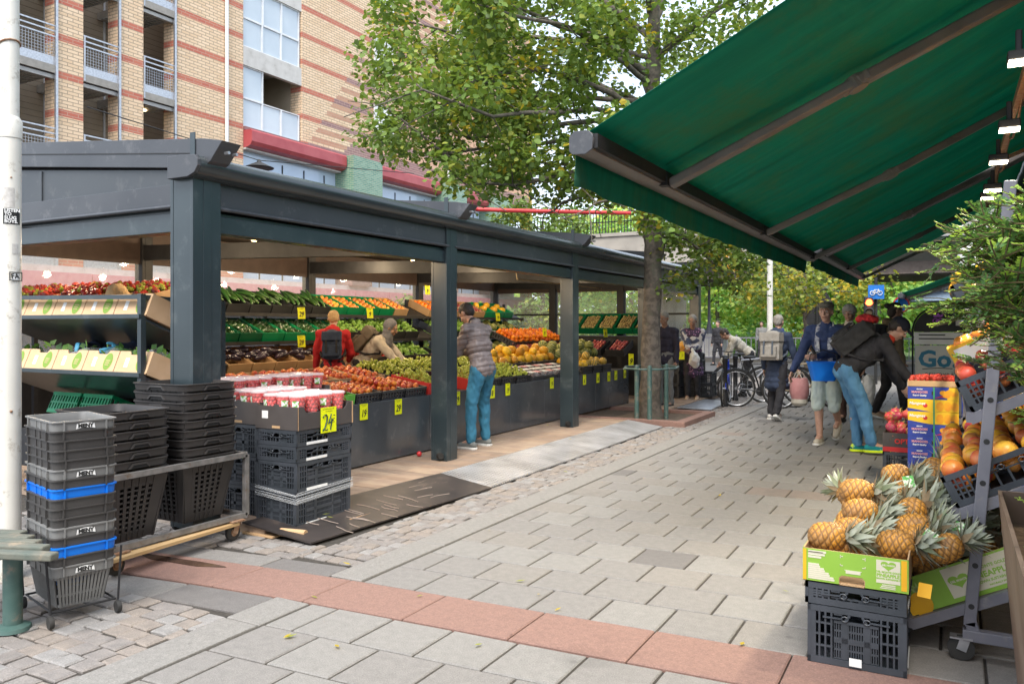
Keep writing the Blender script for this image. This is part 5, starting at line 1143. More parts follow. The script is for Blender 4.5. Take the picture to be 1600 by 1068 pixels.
p24 = price((SX+.217, SY+.02, .795), (1,0,0), '', .17, .19, 'large fluorescent yellow price card marked 24 on the black cardboard tray')
q = MB()
def stroke(pts, w0, w1): 
    P_ = [Vector((x, y, .003)) for x, y in pts]; q.tube(P_, [w0+(w1-w0)*abs(math.sin(PI*i/(len(P_)-1)+.6)) for i in range(len(P_))], 5)
stroke([(-.065,.02),(-.05,.035),(-.03,.04),(-.018,.025),(-.022,-.01),(-.04,-.05),(-.058,-.075),(-.066,-.078),(-.062,-.066),(-.045,-.07),(-.02,-.078),(-.012,-.07)], .0035, .007); stroke([(.028,.042),(.01,.0),(-.004,-.03),(.012,-.022),(.04,-.012),(.052,-.004)], .0035, .006); stroke([(.036,.008),(.028,-.03),(.018,-.078)], .004, .007)
q.build('figure', mat('dark_green_marker', (.01,.05,.025), rough=.6), p24)
# pails
pt = thing('tomato_pail', '', 'pail', (0,0,-50)); b = MB(); r0, r1, hh = .046, .058, .125
b.lathe([(r0,0),(r1,hh),(r1+.003,hh)], 18); b.build('pail_wall', clear('pail_plastic', (.9,.8,.8), .84, .1), pt, smooth=True)
b = MB(); b.lathe([(r1+.004,hh-.006),(r1+.005,hh+.004),(r1-.004,hh+.012),(r1-.012,hh+.008),(.001,hh+.009)], 18); b.build('lid', clear('lid_plastic', (.92,.8,.8), .6, .12), pt, smooth=True)
b = MB(); rr_ = random.Random(4)
for k in range(4):
    for i in range(9):
        a = 2*PI*i/9+k*.35; q_ = (r0+(r1-r0)*(k+.5)/4)-.017; b.sph((q_*math.cos(a), q_*math.sin(a), .018+k*.027+rr_.uniform(-.004,.004)), (.0155,.0155,.0185), 8, 6)
    for i in range(3): b.sph((.018*math.cos(2.1*i), .018*math.sin(2.1*i), .02+k*.027), .016, 7, 5)
tomm = mat('cherry_tomato_skin', (.80,.05,.035), (.68,.03,.025), rough=.25, scale=40); b.build('tomatoes', tomm, pt, smooth=True)
b = MB(); b.tube([((r1+.008)*math.cos(a), (r1+.008)*math.sin(a)-.0, hh-.01-.055*math.sin(a*1.) if 0 < a < PI else hh-.01) for a in [PI*i/12 for i in range(13)]], .0028, 5); b.T = Matrix.Rotation(PI, 4, 'Z'); b.build('handle', mat('red_handle', (.6,.02,.03), rough=.4), pt)
b = MB(); n = 6; vs = []
for i in range(n+1): a = -1.9+.8*i/n; vs += [((r1-.001)*math.cos(a), (r1-.001)*math.sin(a), .045), ((r1+.003)*math.cos(a), (r1+.003)*math.sin(a), .095)]
b.add(vs, [(2*i, 2*i+2, 2*i+3, 2*i+1) for i in range(n)]); b.build('fruit_label', mat('green_white_label', (.8,.82,.75), (.15,.4,.06), rough=.5, scale=35, lo=.45, hi=.5), pt)
first = True
for x, y, z, nx, ny, w2 in ((SX,SY,.855,3,4,'in the front tray with the 24 card'),(S2X,SY+.06,.865,3,4,'in the tray behind the front one'),(-5.25,4.72,.93,3,4,'in the third tray from the front'),(-5.25,5.36,.93,3,4,'in the rear tray by the nectarines')):
    b = MB(); b.box(x-.19, y-.28, z-.09, x+.19, y+.28, z-.002); tag(b.build('tray_liner', M_['darkcard']), f'dark cardboard liner under the pails {w2}', 'liner', None)
    for i in range(nx):
        for j in range(ny):
            M = Matrix.Translation((x-.127+.127*i, y-.215+.143*j, z)) @ Matrix.Rotation(rnd(-.8,.8), 4, 'Z') @ Matrix.Scale(1.05, 4); lb = f'clear pail of pink cherry tomatoes {w2}'
            if first: pt.matrix_world = M; pt['label'] = lb; pt['group'] = 'tomato pails '+w2; first = False
            else: copy_tree(pt, M=M, label=lb, group='tomato pails '+w2)
# ---- display rack at the end of the pavilion, seen from behind ----
dr = thing('display_rack', 'dark steel rack at the near end of the pavilion holding printed cartons of bagged greens', 'rack', (0,0,0))
DY = 4.12; xr, xl = -5.62, -7.75
b = MB()
for x in (xr, xl): b.bar((x, DY, .06), (x, DY, 1.76), .045)
b.bar((xl, DY, 1.765), (xr, DY, 1.735), .035); b.bar((xr, DY, 1.735), (xr+.05, DY+.7, 1.7), .035); b.bar((xr+.05, DY+.75, .06), (xr+.05, DY+.75, 1.72), .045); b.build('rack_frame', mt, dr)
for z, nm in ((1.60,'upper'),(1.135,'lower')):
    b = MB(); b.prism([(DY-.04, z), (DY-.04, z-.035), (DY+.62, z-.30), (DY+.62, z-.28), (DY-.01, z-.02), (DY-.01, z)], xl, xr+.02, 'x'); b.build('tilted_shelf', mt, dr, bevel=.003)
gl = mat('green_print', (.16,.27,.03), (.2,.32,.05), rough=.7); bxm = mat('kraft_carton', (.55,.36,.2), (.62,.42,.25), rough=.85, scale=5)
vg = FM['leafy']; vgd = mat('dark_salad_leaf', (.04,.13,.025), (.09,.2,.04), rough=.45, scale=14)
for zi, (z, lv) in enumerate(((1.60,'upper'),(1.135,'lower'))):
    for i in range(5):
        x = xr-.16-.42*i
        Mx = Matrix.Translation((x, DY+.005, z-.012)) @ Matrix.Rotation(R(-22), 4, 'X')
        wd = ['at the right end','second from the right','third from the right','fourth from the right','at the left end behind the pole'][i]
        t = thing('printed_carton', f'kraft carton with green oval on the {lv} shelf, {wd}', 'carton', M=Mx, group='printed cartons on the display rack'); w_, d_, h_ = .41, .56, .19
        b = MB(); b.box(-w_/2, 0, .0, w_/2, d_, .008); b.box(-w_/2, d_-.008, .008, w_/2, d_, h_); b.box(-w_/2, .008, .008, -w_/2+.008, d_-.008, h_); b.box(w_/2-.008, .008, .008, w_/2, d_-.008, h_)
        b.prism([(-w_/2,.0),(w_/2,.0),(w_/2,h_),(.08,h_),(.06,h_-.03),(-.06,h_-.03),(-.08,h_),(-w_/2,h_)], 0, .008, 'y'); b.build('carton_body', bxm, t)
        q = MB(); q.add([(.1+.055*math.cos(2*PI*k/20), -.0015, .095+.075*math.sin(2*PI*k/20)) for k in range(20)], [tuple(range(20))]); ov = q.build('oval_print', gl, t); q = MB()
        for k in range(3): q.box(.1-.028, -.003, .1-.018*k, .1+.03-.006*k, -.0022, .106-.018*k)
        q.build('print_lines', bxm, ov)
        q = MB(); q.box(-.1, -.002, .05, -.055, -.001, .13); q.build('white_label', M_['paper'], t)
        if i == 0: q = MB(); q.add([(w_/2+.0015, .42+.06*math.cos(2*PI*k/20), .1+.075*math.sin(2*PI*k/20)) for k in range(20)], [tuple(range(20))]); q.build('side_print', gl, t)
        if zi == 1 or i < 5:
            lb = MB()
            for k in range(46):
                c = Vector((rnd(-.16,.16), rnd(.06,.4), .12+rnd(.0,.13)*(1 if zi else .35))); a = Vector((rnd(-1,1), rnd(-1,1), rnd(.2,1.2))).normalized()*rnd(.05,.1); s_ = a.cross(Vector((rnd(-1,1), rnd(-1,1), rnd(-1,1)))).normalized()*.025; lb.add([c, c+a*.5+s_, c+a, c+a*.5-s_], [(0,1,2,3)], k % 2)
            go = lb.build('leafy_greens', [vg, vgd], fix=False); go.matrix_world = Mx; tag(go, f'bagged leafy greens in the {lv} carton {wd}', 'greens', 'bagged greens in the cartons', 'stuff')
            fo = MB(); fo.sph((0,.24,.15 if zi else .1), (.17,.2,.13 if zi else .09), 14, 10); fo.v = [tuple(Vector(v)+Vector((noise.noise(Vector(v)*9+Vector((i,0,0))), noise.noise(Vector(v)*9+Vector((5,i,0))), noise.noise(Vector(v)*9+Vector((9,0,i)))))*.07) for v in fo.v]
            f_ = fo.build('plastic_bag', clear('bag_film', (.9,.92,.92), .8, .08) if 'bag_film' not in MATS else MATS['bag_film'], None, fix=False); f_.matrix_world = Mx; tag(f_, f'clear bag over greens in the {lv} carton {wd}', 'bag', 'clear bags over the greens')
# vine tomato cartons on a further rack behind
bk = thing('tomato_rack', 'dark rack behind the display rack carrying open cartons of red vegetables', 'rack', (0,0,0)); b = MB(); b.prism([(5.0,1.64),(5.0,1.6),(5.7,1.78),(5.7,1.82)], -9.7, -6.6, 'x'); b.build('shelf', M_['darkmetal'], bk)
for x in (-9.6,-8.2,-6.7): b = MB(); b.bar((x, 5.6, .06), (x, 5.6, 1.8), .05); b.build('rack_leg', M_['darkmetal'], bk)
for i in range(7):
    M = Matrix.Translation((-6.85-.43*i, 5.32, 1.74)) @ Matrix.Rotation(R(14), 4, 'X') @ Matrix.Rotation(PI/2, 4, 'Z'); simple_crate('carton', 'open brown carton of red vegetables high behind the display rack', M, .56, .42, .15, M_['card'], 'brown cartons behind the display rack', 'carton')
    b = MB()
    for _ in range(90): b.sph((rnd(-.26,.26), rnd(-.19,.19), .13+rnd(0,.06)), .026, 7, 5, random.choice((0,0,1,2)))
    o = b.build('red_vegetables', [FM['redmix'], mat('dark_red_veg', (.22,.03,.02), rough=.4) if 'dark_red_veg' not in MATS else MATS['dark_red_veg'], MATS['leaf_lime'] ], smooth=True, fix=False); o.matrix_world = M; tag(o, 'heap of mixed red vegetables in a carton behind the display rack', 'vegetables', 'red vegetables behind the display rack', 'stuff')
# green crates low at left
for i, w2 in ((0,'nearest the dark baskets'),(1,'right behind the white pole')):
    M = Matrix.Translation((-6.78-.46*i, 4.68, .60)) @ Matrix.Rotation(R(-24), 4, 'X') @ Matrix.Rotation(PI/2, 4, 'Z')
    simple_crate('green_crate', f'bright green slatted crate tilted on the low shelf {w2}', M, .5, .42, .2, M_['greenp'], 'green crates on the low shelf', slots=10)
b = MB(); b.box(-7.75, 4.2, .5, -5.65, 4.85, .53); b.build('low_shelf', mt, dr)
b = MB(); b.box(-8.6, 4.0, .3, -5.7, 4.04, .62); b.build('kick_panel', M_['darkmetal'], dr)
# ---------------- right side: awnings, shop, racks ----------------
random.seed(61)
fab, nt, b_ = newmat('green_awning_cloth'); v = coords(nt); 
mp = N(nt, 'ShaderNodeMapping'); mp.inputs['Scale'].default_value = (.5, 7, .5); nt.links.new(v, mp.inputs[0])
n1 = N(nt, 'ShaderNodeTexNoise', Scale=1.6, Detail=6., Roughness=.6); nt.links.new(mp.outputs[0], n1.inputs['Vector'])
n2 = N(nt, 'ShaderNodeTexNoise', Scale=.9, Detail=12., Roughness=.78); nt.links.new(v, n2.inputs['Vector'])
c0 = mixc(nt, ramp(nt, n1.outputs[0], .35, .7), (.0,.195,.135), (.004,.26,.178)); c0 = mixc(nt, mth(nt, 'MULTIPLY', ramp(nt, n2.outputs[0], .47, .7), .75), c0, (.105,.165,.07))
nt.links.new(c0, b_.inputs['Base Color']); b_.inputs['Roughness'].default_value = .8
tb_ = N(nt, 'ShaderNodeBsdfTranslucent'); nt.links.new(c0, tb_.inputs[0]); mx = N(nt, 'ShaderNodeMixShader'); mx.inputs[0].default_value = .5
nt.links.new(b_.outputs[0], mx.inputs[1]); nt.links.new(tb_.outputs[0], mx.inputs[2]); nt.links.new(mx.outputs[0], nt.nodes['Material Output'].inputs[0])
arm_m = mat('awning_arm_paint', (.15,.132,.126), (.19,.172,.165), rough=.45, scale=5, dirt=(.2,.18,.16), dscale=12)
def awning(label, y0, y1, zf, xf, xw, slope, arms, elbows=.45):
    t = thing('shop_awning', label, 'awning', (xf, y0, zf)); W = xw-xf; L = y1-y0
    def zc(x, y): return .06+slope*x-.05*math.sin(PI*x/W)+.016*math.sin(y*2.1+x)+.010*math.sin(y*6.5+x*1.3)*(.3+x/W)+.006*math.sin(y*17+x*.6)
    b = MB(); nx, ny = 16, int(L*14); vs = [(W*i/nx, L*j/ny, zc(W*i/nx, L*j/ny)) for j in range(ny+1) for i in range(nx+1)]
    fs = [(j*(nx+1)+i, j*(nx+1)+i+1, (j+1)*(nx+1)+i+1, (j+1)*(nx+1)+i) for j in range(ny) for i in range(nx)]
    b.add(vs, fs); o = b.build('canopy_cloth', fab, t, smooth=True, fix=False); sd = o.modifiers.new('s', 'SOLIDIFY'); sd.thickness = .003
    b = MB(); b.prism([(-.06,-.03),(-.04,-.055),(.02,-.06),(.06,-.04),(.07,.02),(.05,.055),(-.03,.06),(-.06,.03)], -.06, L+.06, 'y'); b.build('front_rail', arm_m, t, smooth=True, angle=40)
    b = MB(); b.prism([(-.064,-.04),(-.045,-.06),(.03,-.064),(.07,-.04),(.075,.03),(.05,.06),(-.035,.064),(-.064,.035)], -.066, -.06, 'y'); b.prism([(-.064,-.04),(.03,-.064),(.075,.03),(-.035,.064)], L+.06, L+.066, 'y'); b.build('rail_end_cap', m2, t, bevel=.004)
    b = MB(); b.box(.06, -.04, -.03, .09, L+.04, .045); b.build('rail_channel', M_['darkmetal'], t)
    b = MB(); ny = int(L*14); hgt = .175; vs = []
    for j in range(ny+1):
        y = L*j/ny; k = noise.noise(Vector((y*2.4, 0, 0)))*.02+.006*math.sin(y*11)
        for i in range(4): q = i/3; vs.append((-.05+k*q*1.6-.012*q, y, -.04-hgt*q*(1+.10*noise.noise(Vector((y*1.1, 4, 0))))))
    b.add(vs, [(j*4+i, j*4+i+1, (j+1)*4+i+1, (j+1)*4+i) for j in range(ny) for i in range(3)]); o = b.build('valance', fab, t, smooth=True, fix=False); sd = o.modifiers.new('s', 'SOLIDIFY'); sd.thickness = .003
    b = MB(); b.tube([(-.056-.0, L*j/40, -.062) for j in range(41)], .0018, 4); b.build('valance_stitching', mat('yellow_thread', (.3,.3,.03), rough=.8) if 'yellow_thread' not in MATS else MATS['yellow_thread'], t)
    for ya in arms:
        xe = W*elbows; P0 = (.09, ya, -.03); P1 = (xe, ya+.12, zc(xe, ya)-.13); P2 = (W-.05, ya+.55, zc(W, ya)-.16)
        b = MB(); b.bar(P0, P1, .11, .06); b.bar(P1, P2, .125, .07); a_ = b.build('folding_arm', arm_m, t, bevel=.012)
        q = MB(); q.T = Matrix.Translation(P1) @ Matrix.Rotation(-math.atan(slope), 4, 'Y'); q.lathe([(.001,-.045),(.06,-.045),(.06,.04),(.001,.04)], 16); q.box(-.09,-.05,-.03,.09,.05,.03); q.build('arm_elbow', arm_m, a_, bevel=.006)
        q = MB(); q.box(.03, ya-.1, -.05, .1, ya-.02, .03); q.build('arm_bracket', M_['darkmetal'], a_)
    b = MB(); 
    for k in (1.2,2.4,3.6,4.8,6.,7.2):
        if k < L-.3: b.bar((.06, k, zc(.06, k)-.004), (W, k, zc(W, k)-.004), .018, .004)
    b.build('cloth_seam', fab, t); return t
awning('large dark green shop awning spread over the right foreground on three folding arms', 3.92, 11.8, 2.47, -1.71, .98, .52, [1.2, 4.35, 7.6])
awning('second green awning, lower behind the large one with dirty folding arms', 11.9, 18.6, 2.56, -1.66, .98, .515, [.35, 3.4, 6.3])
awning('small far green awning hanging above the sign board', 23.5, 27.5, 2.32, -1.15, .9, .40, [1., 3.])
sh = thing('shop_building', 'dark shop building along the right edge from which the green awnings hang', 'shop', (1.0, 0, 0))
fm_ = mat('dark_shop_front', (.10,.09,.085), (.14,.125,.12), rough=.5, scale=1.5); b = MB(); b.box(.35, -4, 0, .8, 22, 4.35); b.build('shop_wall', fm_, sh)
b = MB(); b.box(.0, -4, 3.55, .35, 22, 4.3); b.build('awning_cassette', M_['darkmetal'], sh)
b = MB(); b.bar((-.63, 4, 2.92), (-.63, 20, 2.92), .03, .05); b.tube([(-.60, 4+.4*i, 2.9+.05*math.sin(i*1.7)) for i in range(40)], .009, 5)
for k in range(6): b.bar((-.63, 5+3*k, 2.92), (.3, 5+3*k, 3.3), .03)
b.build('lamp_rail', M_['rust'], sh)
b = MB(); b.box(.3, 4.5, .3, .349, 21, 2.9); b.build('shop_window', mat('shop_window_glass', (.05,.05,.05), (.08,.08,.07), rough=.08), sh)
b = MB(); b.sph((.62, 24.2, 3.0), (.5,.5,.85), 16, 10); tag(b.build('white_balloon_sign', M_['white'], smooth=True), 'large pale rounded sign bulging from the shop beyond the yew', 'sign')
ledm = emis('led_panel_glow', (1,.86,.62), 9)
for i, (px, py) in enumerate(((1592,97),(1577,202),(1560,253),(1551,297),(1546,309))):
    p = PX(px, py, .3); t = thing('flood_lamp', ['nearest lit flood lamp under the awning at the right edge','second lit flood lamp below the awning','third lit flood lamp, middle of the row under the awning','fourth lit flood lamp in the far row under the awning','farthest lit flood lamp under the awning above the yew'][i], 'lamp', p, 0, 'lit flood lamps along the shop')
    s_ = .5+.05*i; b = MB(); b.box(-.1*s_, -.05, .0, .1*s_, .05, .05); b.bar((0,0,.05),(.0,.0,.16), .03); b.build('lamp_housing', M_['darkmetal'], t, bevel=.008); b = MB(); b.box(-.09*s_, -.055, -.012, .09*s_, .035, -.001); b.build('led_panel', ledm, t)
    L = bpy.data.lights.new('flood_lamp_light', 'SPOT'); L.energy = 60; L.color = (1,.88,.68); L.spot_size = R(140); L.shadow_soft_size = .08; lo = bpy.data.objects.new('flood_lamp_light', L); COL.objects.link(lo); lo.parent = t; lo.location = (0,0,-.03)
# sloping produce rack
rk_ = thing('produce_rack', 'grey steel rack on castors with tilted tiers of fruit beside the yew', 'rack', (0,0,0)); gpaint = M_['greyp']
SL = R(27); tiers = [(-.16,.115),(.02,.64),(.08,1.08),(.06,1.52)]
def legx(z): return .065+.079*z
for yy in (4.12, 6.3, 8.0):
    b = MB(); b.bar((legx(.16), yy, .16), (legx(2.14), yy, 2.14), .05, .028, up=(0,1,0)); b.bar((legx(.16)+.003, yy, .18), (legx(.1)+.03, yy, .115), .05, .028, up=(0,1,0)); b.bar((.05, yy, .12), (.62, yy, .12), .05, .05); lg_ = b.build('rack_leg', gpaint, rk_, bevel=.004)
    q = MB()
    z = .25
    while z < 2.1: q.lathe([(.001,-.0152),(.0125,-.0152),(.0125,.0152),(.001,.0152)], 12, (legx(z), yy, z), ax='y'); z += .185
    q.build('bolt_hole', M_['black'], lg_)
    q = MB(); q.lathe([(.02,-.016),(.042,-.016),(.055,-.012),(.055,.012),(.042,.016),(.02,.016)], 18, (.045, yy, .056), ax='y'); cw = q.build('castor', M_['rubber'], rk_, smooth=True, angle=30); q = MB(); q.box(.0, yy-.03, .1, .09, yy+.03, .108); q.bar((.045, yy-.022, .05), (.06, yy-.022, .1), .04, .003, up=(0,1,0)); q.bar((.045, yy+.022, .05), (.06, yy+.022, .1), .04, .003, up=(0,1,0)); q.build('castor_fork', M_['steel'], cw)
for i, (x, z) in enumerate(tiers):
    b = MB(); l = .64; d = Vector((math.cos(SL), 0, math.sin(SL)))
    for yy in (4.145, 6.3, 8.0): b.bar(Vector((x, yy, z)), Vector((x, yy, z))+d*l, .045, .028, up=(0,1,0))
    b.bar((x, 4.13, z+.01), (x, 8.0, z+.01), .03, .045); e = Vector((x, 0, z))+d*l; b.bar((e.x, 4.13, e.z), (e.x, 8.0, e.z), .03); b.build('tier_frame', gpaint, rk_)
def tm(i, y, off=.0): x, z = tiers[i]; return Matrix.Translation((x, y, z+.025)) @ Matrix.Rotation(-SL, 4, 'Y') @ Matrix.Translation((.30+off, 0, 0))
fruits = {1: ('mango','apple','mango','canary2'), 2: ('apple','apple','mango'), 3: ('yellow','yellow')}
b = dimple(.05, 1.2, 14, .05); PR['mango'] = proto('mango', b, FM['mango'], '', 'mango'); PR['apple'] = proto('red_apple', dimple(.042, .95, 14, .2), FM['apple'], '', 'apple'); PR['yellow'] = proto('yellow_mango', dimple(.048, 1.3), FM['yellowfr'], '', 'mango'); PR['pom'] = proto('blush_mango', dimple(.055, 1.1, 16), fm('blush_mango_skin', (.80,.40,.05), (.66,.10,.03), scale=8, lo=.45, hi=.7), '', 'mango')
lw = ['','lower','upper','top']
for i in (1, 2, 3):
    for k in range(4 if i == 1 else 3):
        y = 4.37+.42*k; M = tm(i, y); folding_crate(f'charcoal crate of {["mixed mangoes","red apples","yellow mangoes"][i-1]} on the {lw[i]} tier of the right rack, {["nearest","second","third","fourth"][k]}', M, .15, .58, .40, strip=False, group=f'charcoal crates on the {lw[i]} tier of the right rack')
        kinds = {1: ('pom','mango','yellow','apple'), 2: ('apple',), 3: ('yellow',)}[i]
        for layer in range(2):
            for a in range(5):
                for c in range(4):
                    kd = random.choice(kinds); r = .05; put(PR[kd], M @ Matrix.Translation((-.23+.115*a+rnd(-.012,.012), -.14+.095*c+rnd(-.01,.01), .085+.07*layer+rnd(-.01,.012))) @ rot3() @ Matrix.Scale(rnd(.78,.95), 4), {'pom':'pale blushing mango in the lower tier crates of the right rack','mango':'red green mango in the lower tier crates of the right rack','apple':f'red apple in the {lw[i]} tier crates of the right rack','yellow':f'yellow mango in the {lw[i]} tier crates of the right rack'}[kd], f'{kd} fruit on the {lw[i]} tier of the right rack')
b = MB(); b.box(-.12, -.10, 0, .12, .10, .09); 
for i, (px, py) in enumerate(((1545,560),(1510,545))):
    pass
yb = mat('yellow_print_card', (.72,.45,.02), (.66,.38,.02), rough=.6)
for k in range(2):
    M = Matrix.Translation((.02, 5.75+.45*k, 1.22)) @ Matrix.Rotation(-SL, 4, 'Y') @ Matrix.Translation((.28,0,0)); t = simple_crate('carton', ['yellow and navy carton with a white label tilted beyond the apples','second yellow carton tilted beyond the apples'][k], M, .5, .42, .14, yb, None, 'carton'); q = MB(); q.box(-.22,-.2122,.03,.02,-.2105,.12); q.box(.06,-.2122,.05,.2,-.2105,.12); q.build('white_label', M_['paper'], t); q = MB(); q.box(-.25,-.2125,.0,.25,-.2106,.025); q.build('navy_strip', mat('navy_print', (.02,.04,.2), rough=.6) if 'navy_print' not in MATS else MATS['navy_print'], t)
    heap(PR['pal'], M, .46, .38, .13, .045, 'orange fruit in the yellow cartons beyond the apples', 'orange fruit in the yellow cartons', 1)
# pineapples
pm_, nt, b_ = newmat('pineapple_skin'); at_ = N(nt, 'ShaderNodeAttribute', attribute_name='eye'); oi = N(nt, 'ShaderNodeObjectInfo'); nz = N(nt, 'ShaderNodeTexNoise', Scale=60., Detail=3.); nt.links.new(coords(nt), nz.inputs['Vector']); nz2 = N(nt, 'ShaderNodeTexNoise', Scale=9., Detail=3.); nt.links.new(coords(nt), nz2.inputs['Vector'])
gold = mixc(nt, ramp(nt, nz2.outputs[0], .35, .65), (.64,.28,.025), (.34,.17,.05)); c = mixc(nt, ramp(nt, at_.outputs['Fac'], .0, .4), (.16,.08,.025), gold); c = mixc(nt, ramp(nt, at_.outputs['Fac'], .62, .8), c, (.30,.16,.05)); c = mixc(nt, ramp(nt, at_.outputs['Fac'], .88, 1.), c, (.62,.5,.34)); c = mixc(nt, mth(nt, 'MULTIPLY', ramp(nt, nz.outputs[0], .55, .7), .4), c, (.2,.1,.04)); nt.links.new(c, b_.inputs['Base Color']); b_.inputs['Roughness'].default_value = .55
PLf = [mat('pineapple_leaf', (.34,.37,.27), (.46,.48,.38), rough=.55, scale=18), mat('pineapple_leaf_dark', (.2,.24,.14), (.3,.33,.21), rough=.55, scale=18), mat('pineapple_leaf_dry', (.36,.28,.17), (.28,.21,.12), rough=.7, scale=18)]
def pineapple_mesh(seed):
    rr = random.Random(seed); nu, nv = 80, 70; L, rad = .17, .062; vs, eye = [], []
    for j in range(nv+1):
        f = j/nv; z = -L/2+L*f; r = rad*(max(1-abs(2*f-1)**2.6, 0))**.5
        for i in range(nu):
            a = 2*PI*i/nu; u = a/(2*PI)*9+.10*noise.noise(Vector((math.cos(a)*2, math.sin(a)*2, f*5+seed))); w_ = f*9+.14*noise.noise(Vector((math.cos(a)*2+5, math.sin(a)*2, f*5+seed)))
            p, q = (u+w_*.5) % 1-.5, (w_*.75-u*.5*2*.5) % 1-.5
            e = max(0., 1-2*max(abs(p), abs(q))); pk = max(0., 1-8*math.hypot(p, q)); h = .0055*min(1, e*2.6)**.7+.0045*pk
            rb = max(r+h*(r/rad), 1e-5); vs.append((rb*math.cos(a), rb*math.sin(a), z)); eye.append(min(1., e*.85+pk*.35))
    fs = [(j*nu+i, j*nu+(i+1) % nu, (j+1)*nu+(i+1) % nu, (j+1)*nu+i) for j in range(nv) for i in range(nu)]
    me = bpy.data.meshes.new('pineapple_body'); me.from_pydata(vs, [], fs); at = me.attributes.new('eye', 'FLOAT', 'POINT'); at.data.foreach_set('value', eye); me.polygons.foreach_set('use_smooth', [True]*len(fs)); me.materials.append(pm_)
    b = MB(); k = 64
    for i in range(k):
        f = i/k; a = i*2.399+rr.uniform(-.2,.2); ln = (.04+.082*math.sin(PI*min(1, f*1.05)**.8))*rr.uniform(.85,1.15)+.03; el = .35+1.1*f**.8; base = Vector((.024*(1-f)*math.cos(a), .024*(1-f)*math.sin(a), L/2-.008+.04*f)); d = Vector((math.cos(a)*math.cos(el), math.sin(a)*math.cos(el), math.sin(el))); s_ = Vector((-math.sin(a), math.cos(a), 0)); up = s_.cross(d); o = []; n = 6
        cv = rr.uniform(-.35,.25)
        for q in range(n+1):
            g = q/n; c_ = base+d*ln*g+up*(-cv*ln*g*g*.6)+Vector((0,0,-.12*ln*g*g)); w_ = .0145*(1-g**1.5)*(.8+.6*min(1, g*3)); dz_ = up*(-.004*(1-g)); o += [c_-s_*w_, c_+dz_, c_+s_*w_]
        b.add(o, [(q*3+x, q*3+x+1, q*3+x+4, q*3+x+3) for q in range(n) for x in (0,1)], 2 if f < .2 and rr.random() < .7 else rr.choice((0,0,0,1)))
    return me, b
PINE = []
for s_ in (1, 2): PINE.append(pineapple_mesh(s_))
pcrown = [None, None]; npine = [0]
def pineapple(p, d, roll, label, scale=1., group='pineapples in the foreground cartons'):
    v_ = npine[0] % 2; npine[0] += 1; d = Vector(d).normalized(); M = Matrix.Translation(p) @ d.to_track_quat('Z', 'Y').to_matrix().to_4x4() @ Matrix.Rotation(roll, 4, 'Z') @ Matrix.Scale(scale, 4)
    t = thing('pineapple', label, 'pineapple', M=M, group=group); o = bpy.data.objects.new('pineapple_body', PINE[v_][0]); COL.objects.link(o); o.parent = t
    if pcrown[v_] is None: pcrown[v_] = PINE[v_][1].build('crown_leaves', PLf, t, smooth=True, fix=False, angle=80)
    else: q = pcrown[v_].copy(); COL.objects.link(q); q.parent = t
